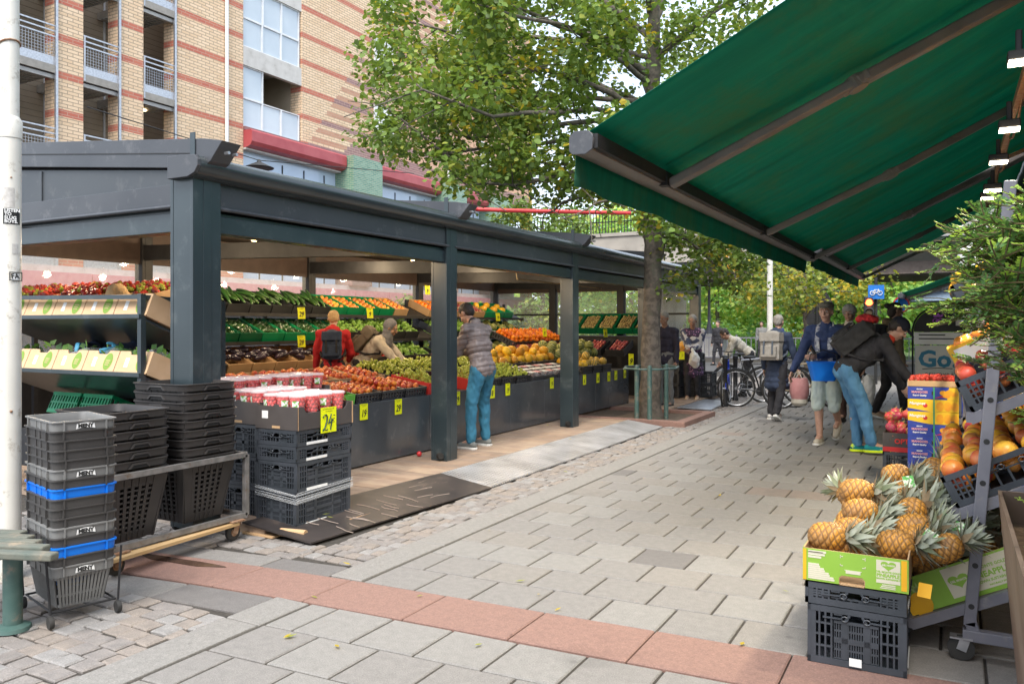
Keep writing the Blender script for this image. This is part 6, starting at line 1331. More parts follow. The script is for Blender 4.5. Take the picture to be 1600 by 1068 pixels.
# printed green cartons
gpr = mat('lime_green_print', (.23,.42,.04), (.27,.47,.06), rough=.6, scale=3); cream = mat('cream_print', (.66,.62,.48), (.6,.56,.43), rough=.7); ypr = mat('amber_print', (.78,.42,.01), (.72,.36,.01), rough=.6)
def pine_carton(label, M, W=.42, D=.5, H=.145, mode=0):
    t = thing('pineapple_carton', label, 'carton', M=M); e = .006      # local: x along the printed face, y depth; face at y=0
    b = MB(); b.box(-W/2, 0, 0, W/2, D, .006); b.box(-W/2, D-e, 0, W/2, D, H); b.box(-W/2, 0, .006, -W/2+e, D, H); b.box(W/2-e, 0, .006, W/2, D, H)
    if mode == 0: b.prism([(-W/2,0),(-.06,0),(-.06,.03),(-.05,.04),(.03,.04),(.04,.03),(.04,0),(W/2,0),(W/2,H),(-W/2,H)], 0, e, 'y')
    else: b.box(-W/2, 0, 0, W/2, e, H)
    b.build('carton_body', M_['card'], t)
    b = MB()
    if mode == 0: b.prism([(-W/2,0.003),(-.063,.003),(-.063,.032),(-.052,.043),(.032,.043),(.043,.032),(.043,.003),(W/2,.003),(W/2,H),(-W/2,H)], -.0015, 0, 'y')
    else: b.box(-W/2, -.0015, .0, W/2, 0, H)
    b.box(-W/2-.0015, .0, 0, -W/2, D, H); pf = b.build('green_print', gpr, t)
    F = lambda nm, m, rects: (lambda q: ([q.box(x0, -.0032, z0, x1, -.0016, z1) for x0, z0, x1, z1 in rects], q.build(nm, m, pf)))(MB())
    T_ = lambda s_, sz, x, z, m, bold=.0006, sx=1.: text_mesh('print_text', s_, sz, m, pf, face_M((x, -.0034, z), (0,-1,0)), .0003, bold=bold, sx=sx)
    hx = W/2
    def heartshape(x, z, r, m, nm):
        q = MB(); P_ = [(x+r*16*math.sin(a)**3/16, -.0036, z+r*.75*(13*math.cos(a)-5*math.cos(2*a)-2*math.cos(3*a)-math.cos(4*a))/16) for a in [2*PI*i/24 for i in range(24)]]; q.add(P_, [tuple(range(24))]); q.build(nm, m, pf)
    if mode == 0:
        F('amber_corner', ypr, [(-hx, .004, -hx+.014, H-.004), (hx-.028, .012, hx-.006, H-.004)]); F('cream_panel', cream, [(hx-.125, .035, hx-.032, H-.012)])
        rs = [(-hx+.022, H-.02-.0, -hx+.085, H-.012)]; 
        for k in range(3): rs.append((-hx+.022, H-.016-.012*k, -hx+.022+(.075,.07,.055)[k], H-.007-.012*k))
        for k in range(8): rs.append((-hx+.022, .012+.0088*k, -hx+.022+.11-.010*k+.006*(k % 2), .0195+.0088*k))
        rs += [(-.035,.055,.025,.068), (-.04,.068,.03,.07)]
        for sx, sz in ((-.05,.125),(.04,.125),(-.05,.085),(.04,.085)): rs += [(sx-.008,sz,sx+.004,sz+.003), (sx-.008 if sx < 0 else sx+.002, sz-.006 if sz > .1 else sz, sx-.005 if sx < 0 else sx+.005, sz+.008)]
        F('cream_lettering', cream, rs); heartshape(hx-.078, .112, .03, gpr, 'heart_emblem'); T_('DEL MONTE', .009, hx-.078, .113, cream)
        T_('DEL MONTE GOLD', .011, hx-.079, .083, gpr); T_('PINEAPPLE', .019, hx-.079, .068, gpr, .0009); T_('GROWN SUSTAINABLY', .009, hx-.079, .054, gpr); F('print_lines', cream, [(hx-.11+.004*k, .012+.007*k, hx-.05, .016+.007*k) for k in range(3)])
    else:
        F('cream_panel', cream, [(-.09, .02, hx-.03, H-.01)]); q = MB(); q.add([(-hx+.06+.05*math.cos(a), -.0034, .04+.055*math.sin(a)) for a in [2*PI*i/20 for i in range(20)]], [tuple(range(20))]); q.build('pineapple_print', ypr, pf)
        q = MB()
        for k in range(5): a = .6+.45*k; c_ = Vector((-hx+.075, -.0036, .09)); q.add([c_, c_+Vector((.02*math.cos(a)-.008*math.sin(a), 0, .02*math.sin(a)+.008*math.cos(a))), c_+Vector((.05*math.cos(a), 0, .05*math.sin(a))), c_+Vector((.02*math.cos(a)+.008*math.sin(a), 0, .02*math.sin(a)-.008*math.cos(a)))], [(0,1,2,3)])
        q.build('leaf_print', mat('pale_green_print', (.45,.62,.2), rough=.6) if 'pale_green_print' not in MATS else MATS['pale_green_print'], pf)
        F('amber_corner', ypr, [(-hx, .0, -hx+.03, .1)]); heartshape(-.035, .09, .045, gpr, 'heart_emblem'); T_('DEL MONTE', .013, -.035, .09, cream); T_('DEL MONTE GOLD', .019, .105, .115, gpr); T_('PINEAPPLE', .036, .1, .082, gpr, .0012); T_('GROWN SUSTAINABLY', .016, .105, .053, gpr); T_('NATURALLY SWEET', .01, .12, .033, gpr)
    return t
# crates below the cartons
cx_ = -.365
folding_crate('tall charcoal folding crate standing on the paving, lower of the pair under the pineapples', Matrix.Translation((cx_, 4.07, .006)) @ Matrix.Rotation(PI/2+.02, 4, 'Z'), .255, .6, .40)
folding_crate('flat folded charcoal crate, upper of the pair under the pineapples', Matrix.Translation((cx_+.0, 4.07, .265)) @ Matrix.Rotation(PI/2, 4, 'Z'), .095, .6, .41)
q = MB(); q.box(cx_-.02, 3.755, .02, cx_+.03, 3.757, .055); tag(q.build('torn_label', M_['paper']), 'torn white paper label stuck on the lower charcoal crate', 'label')
folding_crate('charcoal crate behind the front pair, under the rear pineapples', Matrix.Translation((cx_+.03, 4.72, .006)) @ Matrix.Rotation(PI/2, 4, 'Z'), .28, .6, .40)
pine_carton('lime green printed carton of pineapples on top of the charcoal crates', Matrix.Translation((cx_, 3.765, .365)), .425, .5, .145, 0)
pine_carton('second lime green carton of pineapples behind the front one', Matrix.Translation((cx_+.04, 4.42, .33)), .42, .5, .145, 0)
for k in range(3):
    M = tm(0, 4.18+.5*k) @ Matrix.Translation((0,0,.0)); pine_carton(f'tilted lime green pineapple carton on the bottom tier of the rack, {["nearest","middle","far"][k]}', M, .58, .46, .165, 1)
# (position, direction of the crown)
for i, (px, py, Y, d, rl, lb) in enumerate((
    (1292,838,3.93,(1,.1,.10),.4,'pineapple lying at the front left corner of the green carton'), (1330,830,4.10,(.8,.25,.12),1.1,'pineapple second from the front left in the green carton'),
    (1345,800,4.22,(1,.0,.10),.2,'golden pineapple lying crosswise on top of the pile'), (1338,768,4.42,(1,.2,.05),2.,'golden pineapple at the top left of the pile'),
    (1400,742,4.78,(1,.1,.15),.9,'small golden pineapple at the back of the pile'), (1325,775,4.8,(-.6,.7,.3),1.,'pineapple with its dark crown sticking up at the left rear of the pile'),
    (1400,850,4.0,(.9,-.1,.15),2.3,'pineapple with grey crown in the middle of the front carton'), (1420,800,4.35,(.8,.4,.45),.3,'pineapple with upright pale crown in the middle'),
    (1452,882,4.28,(.75,.3,.55),.8,'golden pineapple resting at the lip of the tilted carton'), (1440,790,4.55,(.9,.1,.5),1.6,'pineapple buried among grey crowns at the middle rear'),
    (1490,835,4.35,(.9,.1,.6),2.1,'pineapple behind the grey rack leg'), (1475,770,4.75,(.7,.2,.55),.5,'pineapple under the lower fruit crate'), (1505,815,4.75,(.9,.1,.5),1.4,'pineapple at the right rear beside the rack leg'),
    (1440,760,5.0,(1,.2,.35),.1,'pineapple at the far back with a pale crown'), (1360,775,4.75,(.9,-.2,.3),1.9,'pineapple behind the top golden one'), (1530,860,4.4,(.9,.1,.55),.7,'pineapple partly hidden behind the planter'), (1470,745,5.15,(.8,.2,.5),2.6,'pineapple in the last row of the tilted cartons'), (1425,825,4.15,(.95,.1,.25),1.2,'pineapple right of centre in the front carton'), (1385,800,4.45,(.9,.3,.5),.6,'pineapple with a wide grey crown right of the golden one'), (1405,772,4.7,(.8,.1,.6),2.2,'pineapple with an upright grey crown at the rear'), (1460,810,4.5,(.7,-.2,.7),1.3,'pineapple with its crown towards us in the centre right'), (1430,860,4.12,(.8,-.3,.5),.2,'pineapple at the front right corner of the green carton'), (1375,838,4.25,(.9,.3,.2),1.7,'pineapple under the crowns in the front carton'), (1480,860,4.5,(.8,-.2,.6),2.8,'pineapple behind the swing tag at the tilted carton'), (1520,790,5.0,(.8,.2,.6),1.5,'pineapple in the shade under the lower fruit tier'), (1455,735,5.3,(.6,.2,.7),.9,'pineapple at the very back with a tall grey crown'), (1500,755,5.4,(.7,.1,.7),.4,'pineapple tucked behind the lower fruit crate'))):
    pineapple(PY(px, py, Y), d, rl, lb, {4: .9, 5: .8}.get(i, 1.0))
rp = random.Random(15)
for k in range(12):
    x, y = -.46+.15*(k % 4)+rp.uniform(-.04,.04), 4.05+.26*(k//4)+rp.uniform(-.06,.06)
    pineapple(Vector((x, y, .46+.03*(k//4)+.04*(k % 4 > 1)+rp.uniform(0,.04))), (rp.uniform(.6,1), rp.uniform(-.5,.4), rp.uniform(.05,.5)), rp.uniform(0,6), 'pineapple wedged low in the heap between the others', rp.uniform(.85,1.), 'pineapples wedged low in the heap')
tagm = mat('fruit_swing_tag', (.7,.75,.6), (.1,.4,.08), rough=.5, scale=40, lo=.47, hi=.53)
for i, (px, py, Y) in enumerate(((1452,838,3.98),(1420,752,4.6),(1500,826,4.1),(1445,922,3.85),(1480,812,4.2))):
    q = MB(); q.T = Matrix.Translation(PY(px, py, Y)) @ Euler((rnd(.8,1.3), rnd(-.4,.4), rnd(-.4,.4))).to_matrix().to_4x4(); q.box(-.027,-.03,0,.027,.03,.0015); tag(q.build('swing_tag', ypr if i == 3 else tagm), ['white and green swing tag on the front carton crowns','white and green swing tag at the back of the pineapple pile','swing tag beside the rack leg','plain yellow swing tag hanging on the tilted carton','small swing tag among the grey crowns'][i], 'tag')
# mango boxes
nav = mat('royal_blue_print', (.02,.045,.30), (.025,.055,.34), rough=.5); yel = mat('mango_yellow_print', (.80,.50,.015), (.76,.44,.015), rough=.5); ora = mat('mango_orange_print', (.80,.38,.01), (.72,.27,.01), rough=.5, scale=14); redp = mat('red_print', (.55,.02,.02), rough=.5); grst = mat('green_strap', (.05,.35,.15), rough=.4)
def mango_box(label, x, y, z, kind, W=.40, D=.3, H=.108, group=None):
    t = thing('mango_box', label, 'box', (x, y, z), rnd(-.012,.012), group); b = MB(); b.box(-W/2, 0, 0, W/2, D, H); bd_ = b.build('box_body', nav if kind == 'blue' else yel, t, bevel=.003)
    y0 = -.0015
    def pf(nm, m, polys):
        q = MB()
        for k, P_ in enumerate(polys): q.add([(px_, y0-.0006*k*.2, pz_) for px_, pz_ in P_], [tuple(range(len(P_)))])
        q.build(nm, m, bd_)
    ell = lambda x_, z_, a, c: [(x_+a*math.cos(2*PI*i/16), z_+c*math.sin(2*PI*i/16)) for i in range(16)]
    if kind == 'blue':
        pf('yellow_panel', yel, [[(.11,.0),(W/2,.0),(W/2,H),(.125,H)]]); y0 = -.0022; pf('red_swoosh', redp, [[(.0,.01),(.07,.035),(.12,.028),(.12,.018),(.06,.02)]]); y0 = -.003
        pf('mango_print', ora, [ell(.08,.06,.028,.022), ell(.125,.062,.032,.026), ell(.165,.05,.026,.02), ell(.105,.035,.03,.02)])
        for tx, sz, zz, m in (('EXOTIC',.013,.088,M_['paper']),('MANGOES',.027,.062,mat('pale_red_print', (.75,.35,.36), rough=.5) if 'pale_red_print' not in MATS else MATS['pale_red_print']),('Export Quality',.018,.034,M_['paper'])): text_mesh('print_text', tx, sz, m, bd_, face_M((-.105, -.0028, zz), (0,-1,0)), .0004, bold=.0008)
        q = MB(); q.box(-.01,-.002,.04,.015,-.0012,.072); q.build('hand_hole', M_['black'], bd_)
    else:
        pf('navy_wedge', nav, [[(-W/2,.0),(-.02,.0),(-W/2,.03)]]); y0 = -.0022; pf('mango_print', ora, [ell(.055,.05,.03,.042), ell(.115,.052,.03,.042), ell(.17,.05,.028,.04)]); pf('red_badge', redp, [ell(-.06,.055,.018,.018)]); text_mesh('print_text', 'Mangoes', .036, M_['paper'], bd_, face_M((-.125, -.0026, .072), (0,-1,0)), .0004, bold=.001, shear=.2)
    q = MB(); q.box(.002,-.0045,0,.014,-.0034,H); q.build('green_strap', grst, t); return t
pat = ['yellow','blue','blue','blue','blue','yellow','yellow','blue']; ow = ['lowest','second from the bottom','third from the bottom','fourth from the bottom','fourth from the top','third from the top','second from the top','topmost']
for i, k in enumerate(pat): mango_box(f'{"royal blue" if k == "blue" else "yellow"} mango box, {ow[i]} of the left stack behind the pineapples', -.13, 7.95, .09+.1095*i, k, group='mango boxes in the left stack')
for s_, (x, wd) in enumerate(((.29,'second'),(.72,'third'))):
    for i in range(8): mango_box(f'royal blue mango box, {ow[i]} of the {wd} stack behind the rack leg', x, 8.0, .09+.1095*i, 'yellow' if (i+s_) % 5 == 3 else 'blue', group=f'mango boxes in the {wd} stack')
b = MB(); b.box(-.36, 7.92, 0, .95, 8.5, .085); tag(b.build('pallet_board', M_['wood']), 'low timber pallet under the stacks of mango boxes', 'pallet')
t = simple_crate('cherry_carton', 'open brown topped tray of dark red fruit on top of the mango boxes', Matrix.Translation((-.12, 8.12, .97)), .42, .34, .05, M_['card'], None, 'tray'); lump(Matrix.Translation((-.12, 8.12, .97)), .38, .3, .05, 120, .018, FM['redmix'], 'dark_red_fruit', 'heap of dark red fruit on top of the mango boxes', None, .04)
# dragon fruit crate
folding_crate('charcoal crate under the black carton of dragon fruit', Matrix.Translation((-.38, 8.75, .0)) @ Matrix.Rotation(PI/2, 4, 'Z'), .29, .55, .38, strip=False)
t = simple_crate('dragon_fruit_carton', 'black carton with red lettering heaped with dragon fruit left of the mango boxes', Matrix.Translation((-.38, 8.75, .295)), .38, .5, .18, M_['darkcard'], None, 'carton'); q = MB(); q.box(-.19,-.2525,.0,.19,-.2505,.045); q.build('red_strip', redp, t); text_mesh('print_text', 'OPTIMA', .065, mat('bright_red_print', (.7,.03,.02), rough=.5), t, face_M((.03,-.253,.1), (0,-1,0)), .0008, bold=.002)
b = MB(); b.sph((0,0,0), (.045,.045,.058), 12, 8)
for i in range(16):
    a = i*2.4; z = -.04+.085*i/15; d = Vector((math.cos(a), math.sin(a), .7)); q_ = Vector((.043*math.cos(a)*math.sqrt(max(.1, 1-(z/.058)**2)), .043*math.sin(a)*math.sqrt(max(.1, 1-(z/.058)**2)), z)); s_ = Vector((-math.sin(a), math.cos(a), 0))*.009; b.add([q_-s_, q_+s_, q_+d*.028], [(0,1,2)], 1)
PR['dragon'] = proto('dragon_fruit', b, [fm('dragon_fruit_skin', (.50,.03,.07), (.58,.08,.09)), mat('dragon_fruit_scale', (.35,.35,.05), (.45,.12,.08), scale=50)], '', 'dragon fruit')
for i in range(26): put(PR['dragon'], Matrix.Translation((-.38+rnd(-.17,.17), 8.75+rnd(-.22,.22), .43+rnd(0,.22)*(1-.2*(i % 2)))) @ rot3(), 'pink dragon fruit with greenish scales heaped in the black carton', 'dragon fruit in the black carton')
# sign board
ab = thing('sign_board', 'white travel agency sign board with a black arched top and purple emblem', 'sign', (-.16, 14.2, 0), R(-3)); b = MB(); b.box(-.32,-.02,.12,.32,.02,1.2); b.build('white_panel', mat('sign_panel_white', (.62,.62,.58), (.56,.56,.52), rough=.5), ab)
b = MB(); b.prism([(.34*math.cos(PI*i/20), 1.44+.33*math.sin(PI*i/20)) for i in range(21)]+[(-.34,1.42),(.34,1.42)][::-1][::-1], -.022, .022, 'y'); b.build('arched_top', M_['black'], ab); b = MB(); b.box(-.34,-.024,1.22,.34,.022,1.41); b.build('white_strip', M_['paper'], ab); b = MB(); b.tube([(-.36,0,.0),(-.36,0,1.44)]+[(.36*math.cos(PI-PI*i/16), 0, 1.44+.36*math.sin(PI*i/16)) for i in range(17)]+[(.36,0,1.44),(.36,0,0)], .014, 8); b.build('tube_frame', M_['darkmetal'], ab)
blu = mat('sign_blue_letters', (.03,.22,.36), rough=.5); text_mesh('big_letters', 'Go!', .36, blu, ab, face_M((.0,-.022,.98), (0,-1,0)), .001, bold=.012); text_mesh('small_letters', 'REISEBYRÅ', .085, M_['black'], ab, face_M((.02,-.022,.74), (0,-1,0)), .001); text_mesh('small_letters', 'PAKISTAN', .075, M_['black'], ab, face_M((-.02,-.022,.3), (0,-1,0)), .001); text_mesh('strip_letters', 'strawberry  MEGA', .05, M_['black'], ab, face_M((0,-.026,1.35), (0,-1,0)), .001) if False else None
q = MB(); q.tube([(-.22,-.022,.6),(-.1,-.022,.56),(.1,-.022,.56),(.25,-.022,.58)], .03, 6); q.build('blue_swoosh', blu, ab); q = MB(); q.tube([(-.22,-.022,.83),(0,-.022,.85),(.2,-.022,.845)], .006, 4); q.build('thin_line', M_['black'], ab)
pur = mat('purple_emblem', (.42,.10,.55), rough=.5); q = MB(); q.tube([(.07*math.sin(a)**3, -.026, 1.58+.06*(13*math.cos(a)-5*math.cos(2*a)-2*math.cos(3*a)-math.cos(4*a))/16) for a in [2*PI*i/24 for i in range(24)]], .009, 5, closed=True); em = q.build('emblem_shield', pur, ab); q = MB(); q.add([(.035*math.sin(a)**3, -.028, 1.58+.03*(13*math.cos(a)-5*math.cos(2*a)-2*math.cos(3*a)-math.cos(4*a))/16) for a in [2*PI*i/24 for i in range(24)]], [tuple(range(24))]); q.prism([(-.06,1.65),(.06,1.65),(.07,1.7),(.03,1.675),(0,1.715),(-.03,1.675),(-.07,1.7)], -.03, -.026, 'y'); q.build('emblem_heart', pur, em)
q = MB(); [q.box(-.27+.0, -.027, 1.36-.06*k, .1+.12*k, -.0245, 1.378-.06*k) for k in range(2)]; q.build('fine_print', M_['black'] , ab)
# ---------------- people ----------------
def ik(a, c, l1, l2, hint):
    a, c, hint = Vector(a), Vector(c), Vector(hint); d = c-a; L = d.length
    if L > (l1+l2)*.995: c = a+d*((l1+l2)*.995/L); d = c-a; L = d.length
    x = (l1*l1-l2*l2+L*L)/(2*L); h = math.sqrt(max(l1*l1-x*x, 0)); n = d.normalized(); p = hint-n*hint.dot(n)
    return a+n*x+p.normalized()*h, c
SKIN = {}
def skin(tone):
    if tone not in SKIN: SKIN[tone] = mat('skin_tone', *{'light': ((.50,.30,.22), (.44,.25,.18)), 'tan': ((.38,.22,.15), (.33,.18,.12)), 'dark': ((.16,.09,.06), (.13,.07,.05))}[tone], rough=.5, scale=30)
    return SKIN[tone]
def cloth(name, c1, c2=None, **k): return MATS[name] if name in MATS else mat(name, c1, c2, rough=k.pop('rough', .85), scale=k.pop('scale', 12), bump=.2, bscale=k.pop('bscale', 300), **k)
def wrink(amp, fr=9., seed=0., puff=0., z0=0.):
    def f(v):
        n = noise.noise(Vector((v.x*fr+seed, v.y*fr, v.z*fr*.7)))*amp+noise.noise(Vector((v.x*fr*2.6, v.y*fr*2.6+seed, v.z*fr*1.6)))*amp*.5
        if puff: n += puff*(abs(math.sin((v.z+.25*v.y)*PI/.062))**.6-.5)
        return n
    return f
def person(label, pos, face, H=1.75, bend=0., lean=0., hands=((-.24,.08,.78),(.24,.08,.78)), feet=((-.1,.0,0),(.1,.0,0)), headp=0., heady=0., tone='light', top=None, bottom=None, shoes=None, hair=None, hat=None, hatm=None, hem=0., short=False, collar=None, puff=0., vox=.012, hipdrop=0., hood=None, skirt=None, sleeve=True, hijab=None, glove=None, width=1., toes=None, elbow=None, cat='person', group=None):
    k = H/1.75; fx, fy = face; yaw = math.atan2(-fx, fy); t = thing('person', label, cat, pos, yaw, group)
    hz = .93*k-hipdrop; th = R(bend); s = Vector((math.sin(R(lean)), math.sin(th), math.cos(th))).normalized(); f = Vector((0, math.cos(th), -math.sin(th))); pel = Vector((0, -.10*math.sin(th)*k*2.2, hz))
    chest = pel+s*.34*k; sh = pel+s*.49*k; nk = pel+s*.545*k; hd = Vector((math.sin(R(heady))*.4, math.sin(th*.75+R(headp)), math.cos(th*.75+R(headp)))).normalized(); hc_ = nk+hd*.165*k+f*.02
    W = .185*k*width; X = Vector((1,0,0)); arms, legs = [], []
    for i, sg in enumerate((-1,1)):
        S0 = sh+X*sg*W-s*.02; el = Vector((sg*.5,-.9,-.3)) if elbow is None else Vector(elbow[i]); E, Wr = ik(S0, Vector(hands[i])*1., .295*k, .255*k, el); arms.append((S0, E, Wr))
        h0 = pel+X*sg*.092*k; an = Vector(feet[i])+Vector((0,0,.085*k)); Kn, An = ik(h0, an, .43*k, .425*k, (sg*.12,1,0)); legs.append((h0, Kn, An))
    spM = lambda c: Matrix.Translation(c) @ Matrix((X, s.cross(X), s)).transposed().to_4x4()
    def torso(b, g, low=True):
        for c, r in ((pel, (.155*width+g, .105+g, .12)), (pel+s*.13*k, (.14*width+g, .10+g, .14)), (pel+s*.27*k, (.158*width+g, .112+g, .15)), (chest+s*.06*k, (.168*width+g, .115+g, .13))): b.T = spM(c); b.sph((0,0,0), (r[0]*k, r[1]*k, r[2]*k), 18, 11); b.T = Matrix()
        for S0, E, Wr in arms: b.cap(sh-s*.03, S0, (.075+g)*k, (.058+g)*k)
    # ---- body: one skin ----
    b = MB(); torso(b, 0.)
    for S0, E, Wr in arms: b.cap(S0, E, .048*k, .040*k); b.cap(E, Wr, .041*k, .027*k)
    for h0, Kn, An in legs: b.cap(h0, Kn, .082*k, .055*k); b.cap(Kn, Kn.lerp(An, .35)-Vector((0,.012,0)), .054*k, .054*k); b.cap(Kn.lerp(An, .35)-Vector((0,.012,0)), An, .052*k, .035*k); b.cap(An, An+Vector((0,.13,-.045))*k, .04*k, .03*k)
    b.cap(nk-s*.06, hc_-hd*.05, .055*k, .05*k)
    fw = (f-hd*f.dot(hd)).normalized(); hx = hd.cross(fw)*-1; HM = Matrix.Translation(hc_) @ Matrix((fw.cross(hd), fw, hd)).transposed().to_4x4(); HM = HM @ Matrix.Rotation(R(heady), 4, 'Z') @ Matrix.Scale(k, 4)
    b.T = HM
    b.sph((0,-.012,.03), (.077,.096,.088), 18, 12); b.sph((0,.018,-.045), (.058,.07,.072), 16, 10); b.cap((0,.03,-.095), (0,.05,-.098), .035, .028); b.cap((0,.092,.01), (0,.104,-.022), .009, .015); b.sph((0,.083,-.062), (.024,.014,.011), 10, 7)
    for sg in (-1,1): b.sph((sg*.079,-.008,-.005), (.011,.02,.032), 8, 7); b.cap((sg*.018,.085,.026), (sg*.045,.075,.026), .011, .009); b.sph((sg*.04,.062,-.03), (.022,.022,.02), 8, 6)
    b.T = Matrix()
    def hand(b, E, Wr, sg, g=0.):
        d = (Wr-E).normalized(); n = Vector((-sg,0,0)); n = (n-d*n.dot(d)); n = n.normalized() if n.length > .15 else f; sd = n.cross(d)*sg
        if sd.y < 0: sd = -sd
        pc = Wr+d*.05*k; b.T = Matrix.Translation(pc) @ Matrix((sd, n, d)).transposed().to_4x4(); b.sph((0,0,0), ((.040+g)*k, (.019+g)*k, .055*k), 12, 8); b.T = Matrix()
        for q, (o, ln, cu) in enumerate(((.028,.07,.45),(.009,.08,.55),(-.011,.074,.65),(-.029,.058,.8))):
            p0 = Wr+d*.088*k+sd*o*k; d1 = (d+n*cu*.6).normalized(); p1 = p0+d1*ln*.5*k; d2 = (d+n*cu*1.9).normalized(); p2 = p1+d2*ln*.55*k; b.cap(p0, p1, (.0095+g)*k, (.009+g)*k, 7); b.cap(p1, p2, (.0088+g)*k, (.0075+g)*k, 7)
        p0 = Wr+d*.03*k+sd*.03*k; p1 = p0+(sd*.8+d*.7+n*.3).normalized()*.042*k; b.cap(p0, p1, (.0125+g)*k, (.0105+g)*k, 7); b.cap(p1, p1+(d*.9+n*.5+sd*.2).normalized()*.032*k, (.010+g)*k, (.0085+g)*k, 7)
    for (S0, E, Wr), sg in zip(arms, (-1,1)): hand(b, E, Wr, sg)
    body = remeshed(b, 'body', skin(tone), t, vox=max(.0075, vox*.75), smooth=2)
    fc = MB(); fc.T = HM
    for sg in (-1,1): fc.sph((sg*.031,.079,.008), (.0115,.008,.007), 8, 6); 
    fc.build('eyes', M_['paper'], body, smooth=True)
    fc = MB(); fc.T = HM
    for sg in (-1,1): fc.sph((sg*.031,.0855,.008), (.005,.004,.0055), 8, 6)
    fc.build('pupils', M_['black'], body); fc = MB(); fc.T = HM; fc.cap((-.02,.094,-.061), (.02,.094,-.061), .0035, .0035, 6); fc.build('lips', cloth('lip_tone', (.32,.11,.09)), body)
    fc = MB(); fc.T = HM
    for sg in (-1,1): fc.cap((sg*.018,.0945,.031), (sg*.045,.083,.031), .004, .003, 6)
    fc.build('eyebrows', cloth('brow_tone', (.06,.045,.035)), body)
    # ---- clothes ----
    sd_ = rnd(0, 50)
    if bottom:
        b = MB(); b.T = spM(pel); b.sph((0,0,-.01), (.168*k*width, .122*k, .13*k), 18, 11); b.T = spM(pel+s*.08*k); b.sph((0,0,0), (.155*k*width, .112*k, .09*k), 18, 9); b.T = Matrix()
        for h0, Kn, An in legs:
            if short: e = h0.lerp(Kn, 1.06); b.cap(h0, e-Vector((0,0,.02)), .094*k, .074*k, 14); b.cap(h0, h0.lerp(Kn, .9), .1*k, .086*k, 14)
            else: b.cap(h0, Kn, .098*k, .073*k, 14); b.cap(Kn, An+Vector((0,-.005,.015)), .071*k, .060*k, 14)
        remeshed(b, 'shorts' if short else 'trousers', bottom, t, vox=vox, smooth=3, disp=wrink(.015*k, 12., sd_))
    if top:
        b = MB(); torso(b, .024); b.T = spM(pel+s*(.09-hem)); b.sph((0,0,0), (.182*k*width, .132*k, .09*k+hem*.6), 18, 11); b.T = Matrix()
        for (S0, E, Wr), sg in zip(arms, (-1,1)):
            b.cap(S0, E, .073*k, .060*k, 14); 
            if sleeve: b.cap(E, E.lerp(Wr, .97), .060*k, .043*k, 14)
        b.cap(nk-s*.05, nk+s*.012, .085*k, .068*k)
        if skirt: 
            for q in range(5): c = pel+Vector((0,0,-skirt*q/4)); b.T = Matrix.Translation(c); b.sph((0,0,0), ((.175+.04*q/4)*k, (.135+.045*q/4)*k, .1), 18, 9)
            b.T = Matrix()
        if hood: b.T = spM(nk-s*.02-f*.07); b.sph((0,0,0), (.12*k,.08*k,.075*k), 16, 10); b.T = Matrix()
        remeshed(b, 'jacket', top, t, vox=vox, smooth=3, disp=wrink(.015*k, 11., sd_, puff))
    if collar: b = MB(); b.cap(nk-s*.045+f*.012, nk+s*.02+f*.012, .078*k, .068*k); b.build('collar', collar, t, smooth=True)
    for i, (h0, Kn, An) in enumerate(legs):
        ft = Vector(feet[i]); ty = toes[i] if toes else 0.; b = MB(); M = Matrix.Translation(Vector((An.x, An.y, An.z-.085*k))) @ Matrix.Rotation(ty, 4, 'X'); b.T = M; b.cap((0,-.045,.05), (0,.02,.055), .042*k, .046*k); b.cap((0,.02,.05), (0,.15*k,.035), .045*k, .036*k); b.sph((0,.05,.02), (.047*k,.135*k,.022), 14, 8)
        so_ = remeshed(b, 'shoe', shoes[0] if shoes else M_['black'], t, vox=.01, smooth=2); q = MB(); q.T = M; shell(q, [(.088*k, .275*k, -.002), (.095*k, .285*k, .012), (.09*k, .278*k, .026)], .042*k, cap='bottom'); q.v = [tuple(M @ (M.inverted() @ Vector(v)+Vector((0,.05*k,0)))) for v in q.v]; q.build('sole', shoes[1] if shoes else M_['rubber'], so_, smooth=True, angle=50)
    if glove:
        for (S0, E, Wr), sg in zip(arms, (-1,1)): b = MB(); hand(b, E, Wr, sg, .004); b.cap(Wr-(Wr-E).normalized()*.05, Wr, .036*k, .034*k); remeshed(b, 'glove', glove, t, vox=.008, smooth=2)
    if hair:
        hm, style = hair; b = MB(); b.T = HM; b.sph((0,-.022,.043), (.085,.098,.088), 18, 12)
        if style != 'short': b.sph((0,-.055,-.02), (.08,.065,.10), 16, 10)
        else: b.sph((0,-.05,.0), (.076,.062,.07), 16, 10)
        if style == 'bun': b.sph((0,-.14,.05), .045, 12, 8)
        if style == 'curly': b.sph((0,-.02,.05), (.105,.11,.1), 16, 10)
        remeshed(b, 'hair', hm, t, vox=.01, smooth=1, disp=wrink(.007, 45., sd_))
    if hat:
        b = MB(); b.T = HM
        if hat == 'flat': b.sph((0,-.005,.082), (.098,.118,.05), 18, 10); b.T = HM @ Matrix.Translation((0,.09,.066)) @ Matrix.Rotation(-.3, 4, 'X'); b.sph((0,0,0), (.07,.055,.012), 14, 7)
        elif hat == 'cap': b.sph((0,-.012,.055), (.09,.107,.085), 18, 12); b.T = HM @ Matrix.Translation((0,.115,.045)) @ Matrix.Rotation(-.25, 4, 'X'); b.sph((0,0,0), (.072,.075,.011), 14, 7)
        remeshed(b, 'cap', hatm, t, vox=.008, smooth=2)
